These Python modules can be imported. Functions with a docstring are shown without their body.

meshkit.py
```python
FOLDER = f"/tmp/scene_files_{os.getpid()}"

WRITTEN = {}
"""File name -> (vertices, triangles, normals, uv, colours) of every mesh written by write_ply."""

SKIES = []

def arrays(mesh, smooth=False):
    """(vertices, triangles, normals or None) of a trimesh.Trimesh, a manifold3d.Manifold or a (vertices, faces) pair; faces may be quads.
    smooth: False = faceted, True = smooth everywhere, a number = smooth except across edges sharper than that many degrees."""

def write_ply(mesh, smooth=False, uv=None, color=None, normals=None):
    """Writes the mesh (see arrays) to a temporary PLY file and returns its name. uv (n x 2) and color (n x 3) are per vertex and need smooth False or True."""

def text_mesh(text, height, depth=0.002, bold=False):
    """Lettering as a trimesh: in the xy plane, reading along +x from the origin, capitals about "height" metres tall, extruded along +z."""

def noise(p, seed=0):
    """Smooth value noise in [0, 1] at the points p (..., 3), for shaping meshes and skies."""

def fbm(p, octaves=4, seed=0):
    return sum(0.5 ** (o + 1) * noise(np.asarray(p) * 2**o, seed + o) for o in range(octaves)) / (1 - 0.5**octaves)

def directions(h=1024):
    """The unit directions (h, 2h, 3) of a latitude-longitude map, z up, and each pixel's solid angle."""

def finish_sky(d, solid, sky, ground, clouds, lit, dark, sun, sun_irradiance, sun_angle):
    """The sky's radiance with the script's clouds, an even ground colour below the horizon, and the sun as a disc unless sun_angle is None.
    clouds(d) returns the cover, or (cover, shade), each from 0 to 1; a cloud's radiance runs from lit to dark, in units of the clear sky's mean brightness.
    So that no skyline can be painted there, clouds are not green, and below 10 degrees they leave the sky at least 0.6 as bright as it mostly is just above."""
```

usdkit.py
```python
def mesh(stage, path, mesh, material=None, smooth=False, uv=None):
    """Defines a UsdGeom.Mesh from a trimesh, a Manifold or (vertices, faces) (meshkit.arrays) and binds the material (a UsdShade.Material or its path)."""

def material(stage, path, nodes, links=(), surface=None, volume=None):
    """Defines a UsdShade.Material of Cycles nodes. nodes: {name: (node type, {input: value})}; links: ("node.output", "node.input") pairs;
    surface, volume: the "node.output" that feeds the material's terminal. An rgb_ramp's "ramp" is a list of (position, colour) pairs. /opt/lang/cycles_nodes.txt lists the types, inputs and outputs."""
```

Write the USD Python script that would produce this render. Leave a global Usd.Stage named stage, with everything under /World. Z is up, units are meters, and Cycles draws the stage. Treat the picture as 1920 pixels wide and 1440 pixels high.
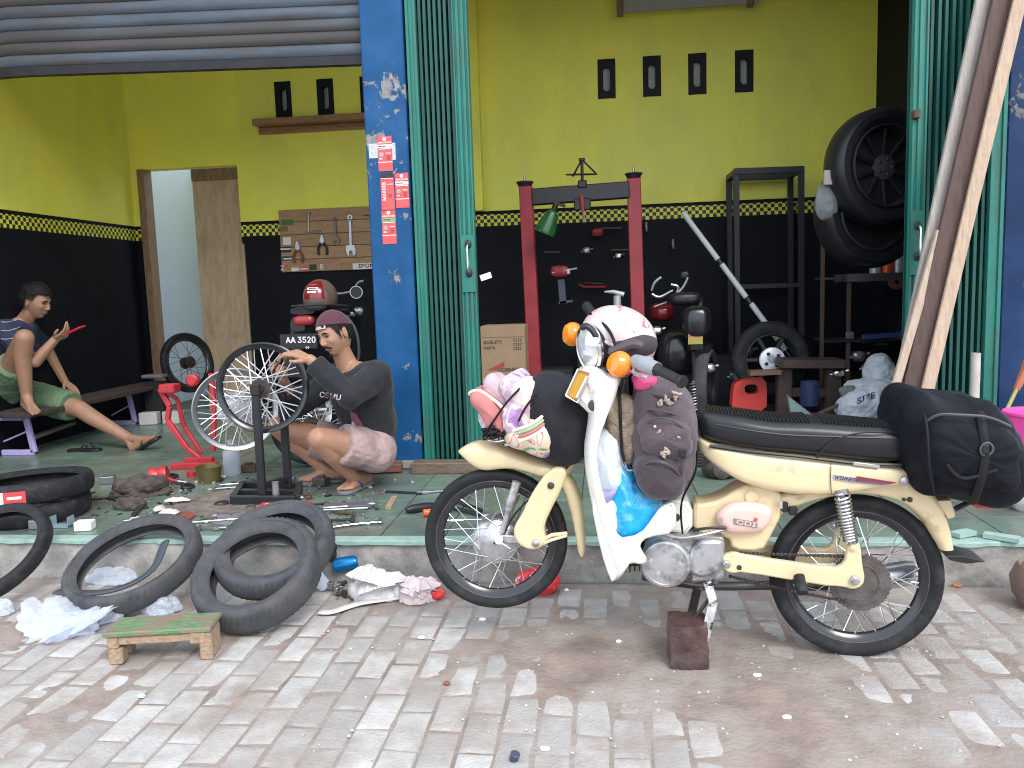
import math, random
import numpy as np, trimesh, manifold3d as m3
from shapely.geometry import Polygon
from pxr import Usd, UsdGeom, UsdLux, UsdShade, Gf, Sdf
import usdkit, meshkit

stage = Usd.Stage.CreateInMemory()
UsdGeom.SetStageUpAxis(stage, UsdGeom.Tokens.z)
UsdGeom.SetStageMetersPerUnit(stage, 1.0)
UsdGeom.Xform.Define(stage, '/World')
UsdGeom.Scope.Define(stage, '/World/Looks')
random.seed(7)
rng = np.random.default_rng(11)
V = np.array

# ---------------------------------------------------------------- camera
FPX, YAW, PITCH, ROLL, EYE = 1512.0, 6.6, 6.6, -1.85, 1.28
def cam_axes():
    y, p, r = np.radians([YAW, PITCH, ROLL])
    f = V([-np.sin(y)*np.cos(p), np.cos(y)*np.cos(p), -np.sin(p)])
    rt = V([np.cos(y), np.sin(y), 0.0]); up = np.cross(rt, f)
    return rt*np.cos(r)+up*np.sin(r), -rt*np.sin(r)+up*np.cos(r), f
CR, CU, CF = cam_axes()
cam = UsdGeom.Camera.Define(stage, '/World/camera')
cam.CreateHorizontalApertureAttr(36.0); cam.CreateVerticalApertureAttr(27.0)
cam.CreateFocalLengthAttr(36.0*FPX/1920)
cam.CreateClippingRangeAttr(Gf.Vec2f(0.05, 500))
cam.CreateExposureAttr(1.40)
cam.AddTransformOp().Set(Gf.Matrix4d(*CR, 0, *CU, 0, *(-CF), 0, 0, 0, EYE, 1))

# ---------------------------------------------------------------- sky and sun (overcast)
SUN_DIR = V([0.35, -0.62, 0.70]); SUN_DIR /= np.linalg.norm(SUN_DIR)
sky = usdkit.material(stage, '/World/Looks/overcast_sky', {
    's': ('sky_texture', {'sky_type': 'single_scattering', 'sun_disc': False, 'sun_elevation': float(np.arcsin(SUN_DIR[2])),
                          'sun_rotation': float(np.arctan2(SUN_DIR[0], SUN_DIR[1]))}),
    'tc': ('texture_coordinate', {}),
    'n': ('noise_texture', {'scale': 2.5, 'detail': 5.0, 'roughness': 0.55}),
    'r': ('rgb_ramp', {'ramp': [(0.25, (5.0, 5.5, 6.35)), (0.75, (7.2, 7.8, 8.7))]}),
    'm': ('mix', {'fac': 0.82}),
    'b': ('background_shader', {'strength': 0.12})},
    [('tc.generated', 'n.vector'), ('n.fac', 'r.fac'), ('s.color', 'm.color1'), ('r.color', 'm.color2'), ('m.color', 'b.color')], surface='b.background')
dome = UsdLux.DomeLight.Define(stage, '/World/sky')
UsdShade.MaterialBindingAPI.Apply(dome.GetPrim()).Bind(sky)
dome.GetPrim().SetCustomDataByKey('kind', 'structure')
sun = UsdLux.DistantLight.Define(stage, '/World/sun')
sun.CreateIntensityAttr(0.25); sun.CreateAngleAttr(25.0); sun.CreateNormalizeAttr(True); sun.CreateColorAttr(Gf.Vec3f(1, 0.97, 0.93))
zz = SUN_DIR; xx = np.cross([0, 0, 1], zz); xx /= np.linalg.norm(xx); yy = np.cross(zz, xx)
sun.AddTransformOp().Set(Gf.Matrix4d(*xx, 0, *yy, 0, *zz, 0, 0, 0, 0, 1))

# ---------------------------------------------------------------- placing by sight line
def ray(px, py):
    return CF + CR*(px-960)/FPX - CU*(py-720)/FPX
def at(px, py, y):
    d = ray(px, py); return V([0, 0, EYE]) + d*(y/d[1])
def onz(px, py, z):
    d = ray(px, py); return V([0, 0, EYE]) + d*((z-EYE)/d[2])
def ppm(y):          # metres per photograph pixel at depth y
    return y/FPX

# ---------------------------------------------------------------- scene tree
counts = {}
def numbered(parent, name):
    k = (str(parent), name); n = counts.get(k, 0); counts[k] = n+1
    return f'{parent}/{name}' if n == 0 else f'{parent}/{name}_{n:03d}'
LOC = {}
def tag(path, label=None, cat=None, group=None, kind=None):
    p = stage.GetPrimAtPath(path)
    for k, v in (('label', label), ('category', cat), ('group', group), ('kind', kind)):
        if v: p.SetCustomDataByKey(k, v)
    return path
def thing(name, label, cat, loc=(0, 0, 0), rotz=0.0, group=None, local=False, kind=None):
    path = numbered('/World', name)
    x = UsdGeom.Xform.Define(stage, path)
    x.AddTranslateOp().Set(Gf.Vec3d(*map(float, loc)))
    if rotz: x.AddRotateZOp().Set(math.degrees(rotz))
    LOC[path] = V([0, 0, 0.]) if local else V(loc, float)
    return tag(path, label, cat, group, kind)
def rings_uv(m): return None
def obj(name, mesh, mat, parent='/World', smooth=35, label=None, kind=None):
    """One Mesh prim; parents that are things hold their meshes relative to their base."""
    if isinstance(mesh, (list, tuple)) and not isinstance(mesh[0], np.ndarray): mesh = cat(mesh)
    off = LOC.get(parent, V([0, 0, 0.]))
    mesh = mesh.copy(); mesh.apply_translation(-off)
    path = numbered(parent, name)
    usdkit.mesh(stage, path, mesh, mat, smooth=smooth)
    LOC[path] = off
    return tag(path, label, None, None, kind)
def solo(name, mesh, mat, label, cat_, group=None, smooth=35):
    """A thing that is one mesh."""
    if isinstance(mesh, (list, tuple)): mesh = cat(mesh)
    b = mesh.bounds; base = V([(b[0, 0]+b[1, 0])/2, (b[0, 1]+b[1, 1])/2, b[0, 2]])
    mesh = mesh.copy(); mesh.apply_translation(-base)
    path = numbered('/World', name)
    g = usdkit.mesh(stage, path, mesh, mat, smooth=smooth)
    UsdGeom.Xformable(g).AddTranslateOp().Set(Gf.Vec3d(*map(float, base)))
    return tag(path, label, cat_, group)
def struct(name, mesh, mat, smooth=35):
    p = obj(name, mesh, mat, '/World', smooth); return tag(p, kind='structure')

# ---------------------------------------------------------------- materials
MATS = {}
def M(name, col, rough=0.55, metal=0.0, var=0.12, scale=9.0, detail=5.0, bump=0.0, bscale=60.0, col2=None, cover=0.5, edge=0.08,
      coat=0.0, trans=0.0, c2scale=None, spec=None, rvar=0.0, sheen=0.0, stretch=None):
    """Procedural material: base colour with noise variation, an optional second colour in worn patches, and fine relief."""
    if name in MATS: return MATS[name]
    col = V(col, float)
    nodes = {'g': ('geometry', {}),
             'n': ('noise_texture', {'scale': scale, 'detail': detail, 'roughness': 0.6}),
             'r': ('rgb_ramp', {'ramp': [(0.3, tuple(col*(1-var))), (0.7, tuple(np.minimum(col*(1+var), 0.95)))]}),
             'p': ('principled_bsdf', {'roughness': rough, 'metallic': metal})}
    links = [('n.fac', 'r.fac')]
    src = 'g.position'
    if stretch is not None:
        nodes['mp'] = ('mapping', {'scale': stretch}); links.append(('g.position', 'mp.vector')); src = 'mp.vector'
    links.append((src, 'n.vector'))
    if coat: nodes['p'][1].update({'coat_weight': coat, 'coat_roughness': 0.15})
    if sheen: nodes['p'][1].update({'sheen_weight': sheen})
    if trans: nodes['p'][1].update({'transmission_weight': trans})
    if spec is not None: nodes['p'][1]['specular_ior_level'] = spec
    out = 'r.color'
    if col2 is not None:
        nodes['n2'] = ('noise_texture', {'scale': c2scale or scale*0.6, 'detail': 6.0, 'roughness': 0.65})
        nodes['r2'] = ('rgb_ramp', {'ramp': [(max(cover-edge, 0), (0, 0, 0)), (min(cover+edge, 1), (1, 1, 1))]})
        nodes['m'] = ('mix', {'color2': col2})
        links += [(src, 'n2.vector'), ('n2.fac', 'r2.fac'), ('r2.color', 'm.fac'), ('r.color', 'm.color1')]
        out = 'm.color'
    links.append((out, 'p.base_color'))
    if rvar:
        nodes['rr'] = ('rgb_ramp', {'ramp': [(0.3, (max(rough-rvar, .05),)*3), (0.7, (min(rough+rvar, 1),)*3)]})
        links += [('n.fac', 'rr.fac'), ('rr.color', 'p.roughness')]
    if bump:
        nodes['nb'] = ('noise_texture', {'scale': bscale, 'detail': 4.0, 'roughness': 0.6})
        nodes['b'] = ('bump', {'strength': bump, 'distance': 0.01})
        links += [(src, 'nb.vector'), ('nb.fac', 'b.height'), ('b.normal', 'p.normal')]
    m = usdkit.material(stage, f'/World/Looks/{name}', nodes, links, surface='p.BSDF')
    MATS[name] = m
    return m
def chipped(name, col, chip, rough=.5):
    """Old wall paint that has flaked off mostly at shoulder-to-head height above the floor and near the foot."""
    col = V(col)
    m = usdkit.material(stage, f'/World/Looks/{name}', {
        'g': ('geometry', {}), 'z': ('separate_xyz', {}), 'zm': ('math', {'math_type': 'multiply', 'value2': 1/3.2}),
        'w': ('rgb_ramp', {'ramp': [(0, (.14,)*3), (.12, (.09,)*3), (.26, (.05,)*3), (.34, (0,)*3), (.60, (0,)*3), (.67, (.10,)*3), (.79, (.13,)*3), (.82, (.0,)*3), (1, (0,)*3)]}),
        'n': ('noise_texture', {'scale': 6.5, 'detail': 8.0, 'roughness': .68, 'distortion': .5}), 'a': ('math', {'math_type': 'add'}),
        'c': ('rgb_ramp', {'ramp': [(.655, (0, 0, 0)), (.675, (1, 1, 1))]}),
        'n1': ('noise_texture', {'scale': 2.6, 'detail': 6.0, 'roughness': .6}), 'r1': ('rgb_ramp', {'ramp': [(.3, tuple(col*.72)), (.5, tuple(col)), (.72, tuple(col*1.25+.012))]}),
        'n2': ('noise_texture', {'scale': 30.0, 'detail': 3.0}), 'r2': ('rgb_ramp', {'ramp': [(.3, tuple(V(chip)*.6)), (.7, chip)]}),
        'm': ('mix', {}), 'i': ('invert', {}), 'b': ('bump', {'strength': .6, 'distance': .004}), 'p': ('principled_bsdf', {'roughness': rough, 'specular_ior_level': .25})},
        [('g.position', 'z.vector'), ('z.z', 'zm.value1'), ('zm.value', 'w.fac'), ('g.position', 'n.vector'), ('n.fac', 'a.value1'), ('w.color', 'a.value2'), ('a.value', 'c.fac'),
         ('g.position', 'n1.vector'), ('n1.fac', 'r1.fac'), ('g.position', 'n2.vector'), ('n2.fac', 'r2.fac'), ('c.color', 'm.fac'), ('r1.color', 'm.color1'), ('r2.color', 'm.color2'), ('m.color', 'p.base_color'),
         ('c.color', 'i.color'), ('i.color', 'b.height'), ('b.normal', 'p.normal')], surface='p.BSDF')
    MATS[name] = m; return m
def wood(name, col, dark, axis=(1, 1, 1), rough=0.65, scale=14.0):
    if name in MATS: return MATS[name]
    m = usdkit.material(stage, f'/World/Looks/{name}', {
        'g': ('geometry', {}), 'mp': ('mapping', {'scale': axis}),
        'n': ('noise_texture', {'scale': scale, 'detail': 7.0, 'roughness': 0.7, 'distortion': 0.6}),
        'r': ('rgb_ramp', {'ramp': [(0.3, dark), (0.55, col), (0.8, tuple(np.minimum(V(col)*1.25, .9)))]}),
        'b': ('bump', {'strength': 0.35, 'distance': 0.004}), 'p': ('principled_bsdf', {'roughness': rough})},
        [('g.position', 'mp.vector'), ('mp.vector', 'n.vector'), ('n.fac', 'r.fac'), ('r.color', 'p.base_color'), ('n.fac', 'b.height'), ('b.normal', 'p.normal')], surface='p.BSDF')
    MATS[name] = m; return m
def film(name, col, mixf=0.5, rough=0.25):
    """Thin see-through plastic: part transparent, part glossy and white."""
    if name in MATS: return MATS[name]
    m = usdkit.material(stage, f'/World/Looks/{name}', {
        't': ('transparent_bsdf', {'color': (0.9, 0.92, 0.95)}), 'p': ('principled_bsdf', {'base_color': col, 'roughness': rough}),
        'tl': ('translucent_bsdf', {'color': col}), 'm1': ('mix_closure', {'fac': 0.35}), 'm': ('mix_closure', {'fac': mixf})},
        [('p.BSDF', 'm1.closure1'), ('tl.BSDF', 'm1.closure2'), ('t.BSDF', 'm.closure1'), ('m1.closure', 'm.closure2')], surface='m.closure')
    MATS[name] = m; return m

# ---------------------------------------------------------------- mesh helpers
def cat(ms): return trimesh.util.concatenate(list(ms))
def unit(v): v = V(v, float); return v/max(np.linalg.norm(v), 1e-12)
def perp(d):
    d = unit(d); a = V([0, 0, 1.]) if abs(d[2]) < 0.9 else V([1., 0, 0])
    u = unit(np.cross(a, d)); return u, np.cross(d, u)
def box(c, s, bevel=0.0, rz=0.0):
    s = V(s, float)/2
    if bevel <= 0:
        m = trimesh.creation.box(2*s)
    else:
        b = min(bevel, 0.45*s.min()*2/1)
        pts = []
        for sx in (-1, 1):
            for sy in (-1, 1):
                for sz in (-1, 1):
                    q = V([sx, sy, sz])
                    for k in range(3):
                        o = V([1., 1, 1])*b; o[k] = 0
                        pts.append(q*(s-o))
        m = trimesh.convex.convex_hull(V(pts))
    if rz: m.apply_transform(trimesh.transformations.rotation_matrix(rz, [0, 0, 1]))
    m.apply_translation(c); return m
def bar(p0, p1, w, h, up=(0, 0, 1), bevel=0.0):
    """A box along p0-p1, w wide across, h tall along up."""
    p0, p1 = V(p0, float), V(p1, float); d = unit(p1-p0); u = V(up, float); s = np.cross(d, u)
    if np.linalg.norm(s) < 1e-6: s = perp(d)[0]
    s = unit(s); u = np.cross(s, d)
    m = box((0, 0, 0), (np.linalg.norm(p1-p0), w, h), bevel)
    T = np.eye(4); T[:3, 0], T[:3, 1], T[:3, 2], T[:3, 3] = d, s, u, (p0+p1)/2
    if np.linalg.det(T[:3, :3]) < 0: T[:3, 1] *= -1
    m.apply_transform(T); return m
def loft(rings, closed=False, caps=True):
    rings = V(rings, float); k, n, _ = rings.shape
    v = rings.reshape(-1, 3); f = []
    a = np.arange(n); b = (a+1) % n
    for i in range(k if closed else k-1):
        i0, i1 = i*n, ((i+1) % k)*n
        f.append(np.stack([i0+a, i0+b, i1+b], 1)); f.append(np.stack([i0+a, i1+b, i1+a], 1))
    if caps and not closed:
        v = np.vstack([v, rings[0].mean(0), rings[-1].mean(0)])
        f.append(np.stack([b, a, np.full(n, k*n)], 1)); f.append(np.stack([(k-1)*n+a, (k-1)*n+b, np.full(n, k*n+1)], 1))
    m = trimesh.Trimesh(v, np.vstack(f), process=False)
    if m.volume < 0: m.invert()
    return m
def tube(pts, r, n=8, closed=False, flat=None):
    pts = V(pts, float); k = len(pts); r = np.broadcast_to(r, k)
    if closed: t = np.roll(pts, -1, 0)-np.roll(pts, 1, 0)
    else: t = np.gradient(pts, axis=0)
    t /= np.maximum(np.linalg.norm(t, axis=1, keepdims=True), 1e-9)
    u = perp(t[0])[0]; rings = []
    ang = np.arange(n)*2*np.pi/n
    for i in range(k):
        u = unit(u-t[i]*np.dot(u, t[i])); w = np.cross(t[i], u)
        e = flat if flat is not None else 1.0
        rings.append(pts[i]+r[i]*(np.cos(ang)[:, None]*u+e*np.sin(ang)[:, None]*w))
    return loft(rings, closed)
def spline(pts, n=24, closed=False):
    from scipy.interpolate import CubicSpline
    pts = V(pts, float)
    if closed: pts = np.vstack([pts, pts[:1]])
    d = np.r_[0, np.cumsum(np.maximum(np.linalg.norm(np.diff(pts, axis=0), axis=1), 1e-9)**0.6)]
    cs = CubicSpline(d, pts, bc_type='periodic' if closed else 'natural')
    return cs(np.linspace(0, d[-1], n, endpoint=not closed))
def cyl(p0, p1, r0, r1=None, n=16):
    r1 = r0 if r1 is None else r1
    return tube([p0, p1], [r0, r1], n)
def lathe(profile, c=(0, 0, 0), axis=(0, 0, 1), n=32, closed=False):
    """profile: (radius, height along axis) pairs; closed=True joins last to first (a ring such as a tyre)."""
    u, w = perp(axis); a = unit(axis); ang = np.arange(n)*2*np.pi/n
    rings = [V(c)+a*h+max(r, 1e-5)*(np.cos(ang)[:, None]*u+np.sin(ang)[:, None]*w) for r, h in profile]
    m = loft(rings, closed, caps=not closed)
    return m
def sph(c, r, sub=2):
    m = trimesh.creation.icosphere(sub); m.apply_scale(r if np.ndim(r) else [r]*3); m.apply_translation(c); return m
def chaikin(p, k=1):
    p = V(p, float)
    for _ in range(k):
        q = np.roll(p, -1, 0); p = np.stack([p*.75+q*.25, p*.25+q*.75], 1).reshape(-1, p.shape[1])
    return p
def tri2(p):
    v, f = trimesh.creation.triangulate_polygon(Polygon(p), engine='earcut'); return V(v), V(f)
def slab(poly, w0, w1, b=0.004, k=1, dome=0.0):
    """A plate of outline poly (s, t) between w0 and w1, edges rounded by b; axes are (s, w, t). dome lifts the w1 face."""
    p = chaikin(poly, k) if k else V(poly, float)
    if Polygon(p).exterior.is_ccw is False: p = p[::-1]
    e = np.roll(p, -1, 0)-np.roll(p, 1, 0); e /= np.maximum(np.linalg.norm(e, axis=1, keepdims=True), 1e-9)
    inn = np.stack([-e[:, 1], e[:, 0]], 1)
    levels = [(b, w0), (0, w0+b), (0, w1-b), (b*.35, w1-b*.35), (b, w1)]
    if dome: levels += [(b+dome*1.2, w1+dome*.5), (b+dome*2.6, w1+dome*.8)]
    L = [(p+inn*o, w) for o, w in levels]
    rings = [np.stack([q[:, 0], np.full(len(q), w), q[:, 1]], 1) for q, w in L]
    m = loft(rings, caps=False); ms = [m]
    for q, w in (L[0], L[-1]):
        qq = Polygon(q)
        if not qq.is_valid: qq = Polygon(p).buffer(-b).buffer(0)
        if qq.geom_type != 'Polygon': qq = max(qq.geoms, key=lambda g: g.area)
        vv, ff = trimesh.creation.triangulate_polygon(qq, engine='earcut')
        vv = V(vv); a3 = np.stack([vv[:, 0], np.full(len(vv), w), vv[:, 1]], 1)
        t = trimesh.Trimesh(a3, ff, process=False)
        want = -1 if w == L[0][1] else 1
        if len(ff) and t.face_normals[0][1]*want < 0: t.invert()
        ms.append(t)
    if m.faces.shape[0]:
        c = m.triangles_center; out = m.face_normals
        if np.mean(np.sum((c-c.mean(0))*out, 1)) < 0: m.invert()
    return cat(ms)
def tb(secs, p=2.6, n=28, squash=1.0):
    """A body from side-view sections: (top (s,t), bottom (s,t), half width); rings are superellipses; axes (s, w, t)."""
    ang = np.arange(n)*2*np.pi/n; rings = []
    ca, sa = np.cos(ang), np.sin(ang)
    x = np.sign(ca)*np.abs(ca)**(2/p); y = np.sign(sa)*np.abs(sa)**(2/p)
    for top, bot, hw in secs:
        top, bot = V(top, float), V(bot, float); c = (top+bot)/2; h = (top-bot)/2
        rings.append(np.stack([c[0]+h[0]*y, hw*x, c[1]+h[1]*y], 1))
    return loft(rings)
def interp_secs(secs, n):
    A = V([[*a, *b, c] for a, b, c in secs], float); B = spline(A, n)
    return [(r[:2], r[2:4], r[4]) for r in B]
def wrinkle(m, amp, scale, seed=0, ridge=True):
    """Folds: displace along the normals by ridged noise."""
    n = m.vertex_normals; v = V(m.vertices)
    f = meshkit.fbm(v*scale+50, 4, seed)
    f = 1-np.abs(2*f-1)*2 if ridge else 2*f-1
    return trimesh.Trimesh(v+n*(f*amp)[:, None], m.faces, process=False)
def blob(c, r, p=2.4, amp=0.01, scale=9, seed=0, sub=4, rot=None, ridge=True):
    m = trimesh.creation.icosphere(sub); v = V(m.vertices)
    q = (np.abs(v)**p).sum(1)**(1/p); v = v/q[:, None]*V(r)
    if rot is not None: v = v@V(rot).T
    m = trimesh.Trimesh(v+V(c), m.faces, process=False)
    return wrinkle(m, amp, scale, seed, ridge)
def rotm(axis, ang):
    return trimesh.transformations.rotation_matrix(ang, axis)[:3, :3]
def cloth(c, u, w, nu, nv, amp, scale, seed, h=0.0, thick=0.003, edge=0.25, up=(0, 0, 1)):
    """A crumpled sheet lying at c, spanned by u and w, ruffled up to amp with an uneven outline."""
    c, u, w, up = V(c, float), V(u, float), V(w, float), V(up, float)
    a, b = np.meshgrid(np.linspace(-1, 1, nu), np.linspace(-1, 1, nv), indexing='ij')
    ang = np.arctan2(b, a); rad = np.maximum(np.abs(a), np.abs(b))
    k = 1+edge*(2*meshkit.fbm(np.stack([np.cos(ang)*2+seed, np.sin(ang)*2, np.full_like(ang, seed)], -1), 3, seed)-1)
    r2 = np.hypot(a, b); sc = np.where(r2 > 0, rad/np.maximum(r2, 1e-9), 1)*0.55+0.45
    a, b = a*k*sc, b*k*sc
    P = c+a[..., None]*u+b[..., None]*w
    f = meshkit.fbm(P*scale+seed*3.1, 4, seed); f = 1-np.abs(2*f-1)*1.9
    z = np.clip(f, 0, 1)*amp*(1-rad**3*.85)+h*(1-rad**2)
    P = P+z[..., None]*up+0.003*up
    n = nu*nv; i = np.arange(n).reshape(nu, nv)
    q = np.stack([i[:-1, :-1], i[1:, :-1], i[1:, 1:], i[:-1, 1:]], -1).reshape(-1, 4)
    f = np.vstack([q[:, [0, 1, 2]], q[:, [0, 2, 3]]])
    top = P.reshape(-1, 3)
    return trimesh.Trimesh(top, f, process=False)
def place(m, T3=None, t=(0, 0, 0)):
    m = m.copy()
    if T3 is not None:
        T = np.eye(4); T[:3, :3] = T3; m.apply_transform(T)
    m.apply_translation(t); return m
def text(s, h, origin, right, up, depth=0.0015, bold=False, width=None):
    """Lettering on a surface: reads along right, stands along up, proud of it by depth."""
    m = meshkit.text_mesh(s, h, depth, bold)
    if width: m.apply_scale([width/max(m.extents[0], 1e-6), 1, 1])
    r, u = unit(right), unit(up); n = np.cross(r, u)
    return place(m, np.stack([r, u, n], 1), origin)
# ================================================================ the setting
ZF, YS, YG, YB = 0.19, 3.42, 4.85, 7.4
XL, XR = -4.44, 2.34

# materials of the setting
yellow = M('yellow_wall_paint', (0.90, 0.87, 0.11), 0.6, var=0.05, scale=2.2, bump=0.2, bscale=34, col2=(0.74, 0.73, 0.15), cover=0.60, edge=0.16, c2scale=1.7, stretch=(1, 1, .55))
blackpaint = M('black_wainscot_paint', (0.0045, 0.005, 0.0085), 0.6, var=0.2, scale=3, spec=0.18, bump=0.1, bscale=40)
dirtyblack = M('black_side_wall_paint', (0.006, 0.006, 0.010), 0.7, var=0.2, scale=3, spec=0.15, bump=0.1, bscale=40)
plaster = M('grey_plaster', (0.30, 0.30, 0.29), 0.85, var=0.12, scale=3, bump=0.3, bscale=30)
bluepaint = chipped('blue_column_paint', (0.006, 0.066, 0.18), (0.27, 0.27, 0.27))
shaded_bluepaint = chipped('shade_darkened_blue_column_paint', (0.005, 0.026, 0.085), (0.18, 0.18, 0.19))  # darker copy of the column blue: shade on the right column painted in
curtain = M('pale_blue_white_wall', (0.52, 0.61, 0.74), 0.7, var=0.04, scale=2)
def checker_mat():
    return usdkit.material(stage, '/World/Looks/yellow_black_checker_band', {
        'g': ('geometry', {}), 'o': ('vector_math', {'math_type': 'add', 'vector2': (0.013, 0.011, 0.021)}),
        'c': ('checker_texture', {'color1': (0.80, 0.77, 0.06), 'color2': (0.012, 0.012, 0.015), 'scale': 1/0.031}), 'p': ('principled_bsdf', {'roughness': 0.5})},
        [('g.position', 'o.vector1'), ('o.vector', 'c.vector'), ('c.color', 'p.base_color')], surface='p.BSDF')
checker = checker_mat()
step_conc = M('stained_concrete', (0.36, 0.34, 0.31), 0.9, var=0.25, scale=9, bump=0.8, bscale=26, col2=(0.13, 0.13, 0.11), cover=0.58, edge=0.14, c2scale=5)
tile_green = [M(f'green_floor_tile_{"abc"[i]}', V((0.115, 0.165, 0.125))*k, 0.30, var=0.22, scale=5, bump=0.06, bscale=30, col2=(0.095, 0.09, 0.078), cover=0.57, edge=0.14, c2scale=3.5, rvar=0.12) for i, k in enumerate((0.93, 1.0, 1.08))]
grout = M('dark_grout', (0.10, 0.11, 0.095), 0.8)
edge_paint = M('pale_green_edge_paint', (0.27, 0.40, 0.345), 0.5, var=0.15, scale=20, col2=(0.3, 0.29, 0.26), cover=0.6, edge=0.03, c2scale=24)
mud = M('brown_mud', (0.245, 0.19, 0.16), 0.6, var=0.25, scale=7, bump=0.6, bscale=55, col2=(0.315, 0.28, 0.25), cover=0.54, edge=0.12, c2scale=3.2, rvar=0.2)
pavm = [M(f'concrete_paver_{"abcde"[i]}', c, 0.75, var=0.14, scale=16, bump=0.5, bscale=85, col2=(0.285, 0.24, 0.21), cover=0.545, edge=0.11, c2scale=3.6) for i, c in enumerate(
    [(0.405, 0.385, 0.362), (0.36, 0.34, 0.318), (0.445, 0.425, 0.40), (0.38, 0.348, 0.322), (0.33, 0.31, 0.29)])]
ground_m = M('trodden_earth', (0.24, 0.2, 0.165), 0.9, var=0.2, scale=2, bump=0.4, bscale=20)

# ground, paving and mud
struct('ground', box((0, 0, -0.30), (400, 400, 0.5)), ground_m)
pav = thing('street_paving', None, None, (0, 2.6, 0), kind='structure')
PW, PL, GAP = 0.1085, 0.2085, 0.0045
cand = []
for i in range(-60, 60):
    for j in range(-14, 14):
        x = (i+0.5)*PW; yc = 2.62+(j+0.5*(i % 2))*PL
        if yc+PL/2 > YS-0.004: continue
        cand.append((x, yc))
def seen(p, pad=25):
    d = V([p[0], p[1], 0-EYE]); z = d@CF
    if z < 0.3: return False
    return -pad < 960+FPX*(d@CR)/z < 1920+pad and -pad < 720-FPX*(d@CU)/z < 1440+pad
def mudlevel(x, y):
    """Height of the mud over the mean paver top (metres)."""
    p = np.stack([np.asarray(x)*1.0, np.asarray(y)*1.0, np.zeros_like(x)], -1)
    big = meshkit.fbm(p*1.7+9, 3, 3); fine = meshkit.fbm(p*9+3, 4, 8)
    cx, cy = (x-0.16)/0.66, (y-2.70)/0.36
    centre = np.exp(-(cx**2+cy**2)**1.6)
    right = np.exp(-(((x-0.75)/0.7)**2+((y-2.25)/0.35)**2))
    along = np.clip((y-3.05)/0.3, 0, 1)
    left = np.exp(-(((x+1.30)/0.30)**2+((y-2.36)/0.07)**2))+0.8*np.exp(-(((x+1.75)/0.2)**2+((y-2.22)/0.12)**2))
    smear = np.exp(-(((x+1.2)/0.9)**2+((y-2.85)/0.35)**2))
    return -0.0042+0.0068*centre+0.0046*right+0.0045*along+0.0060*left+0.0030*smear+0.013*(big-0.5)+0.0085*(fine-0.5)
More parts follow.
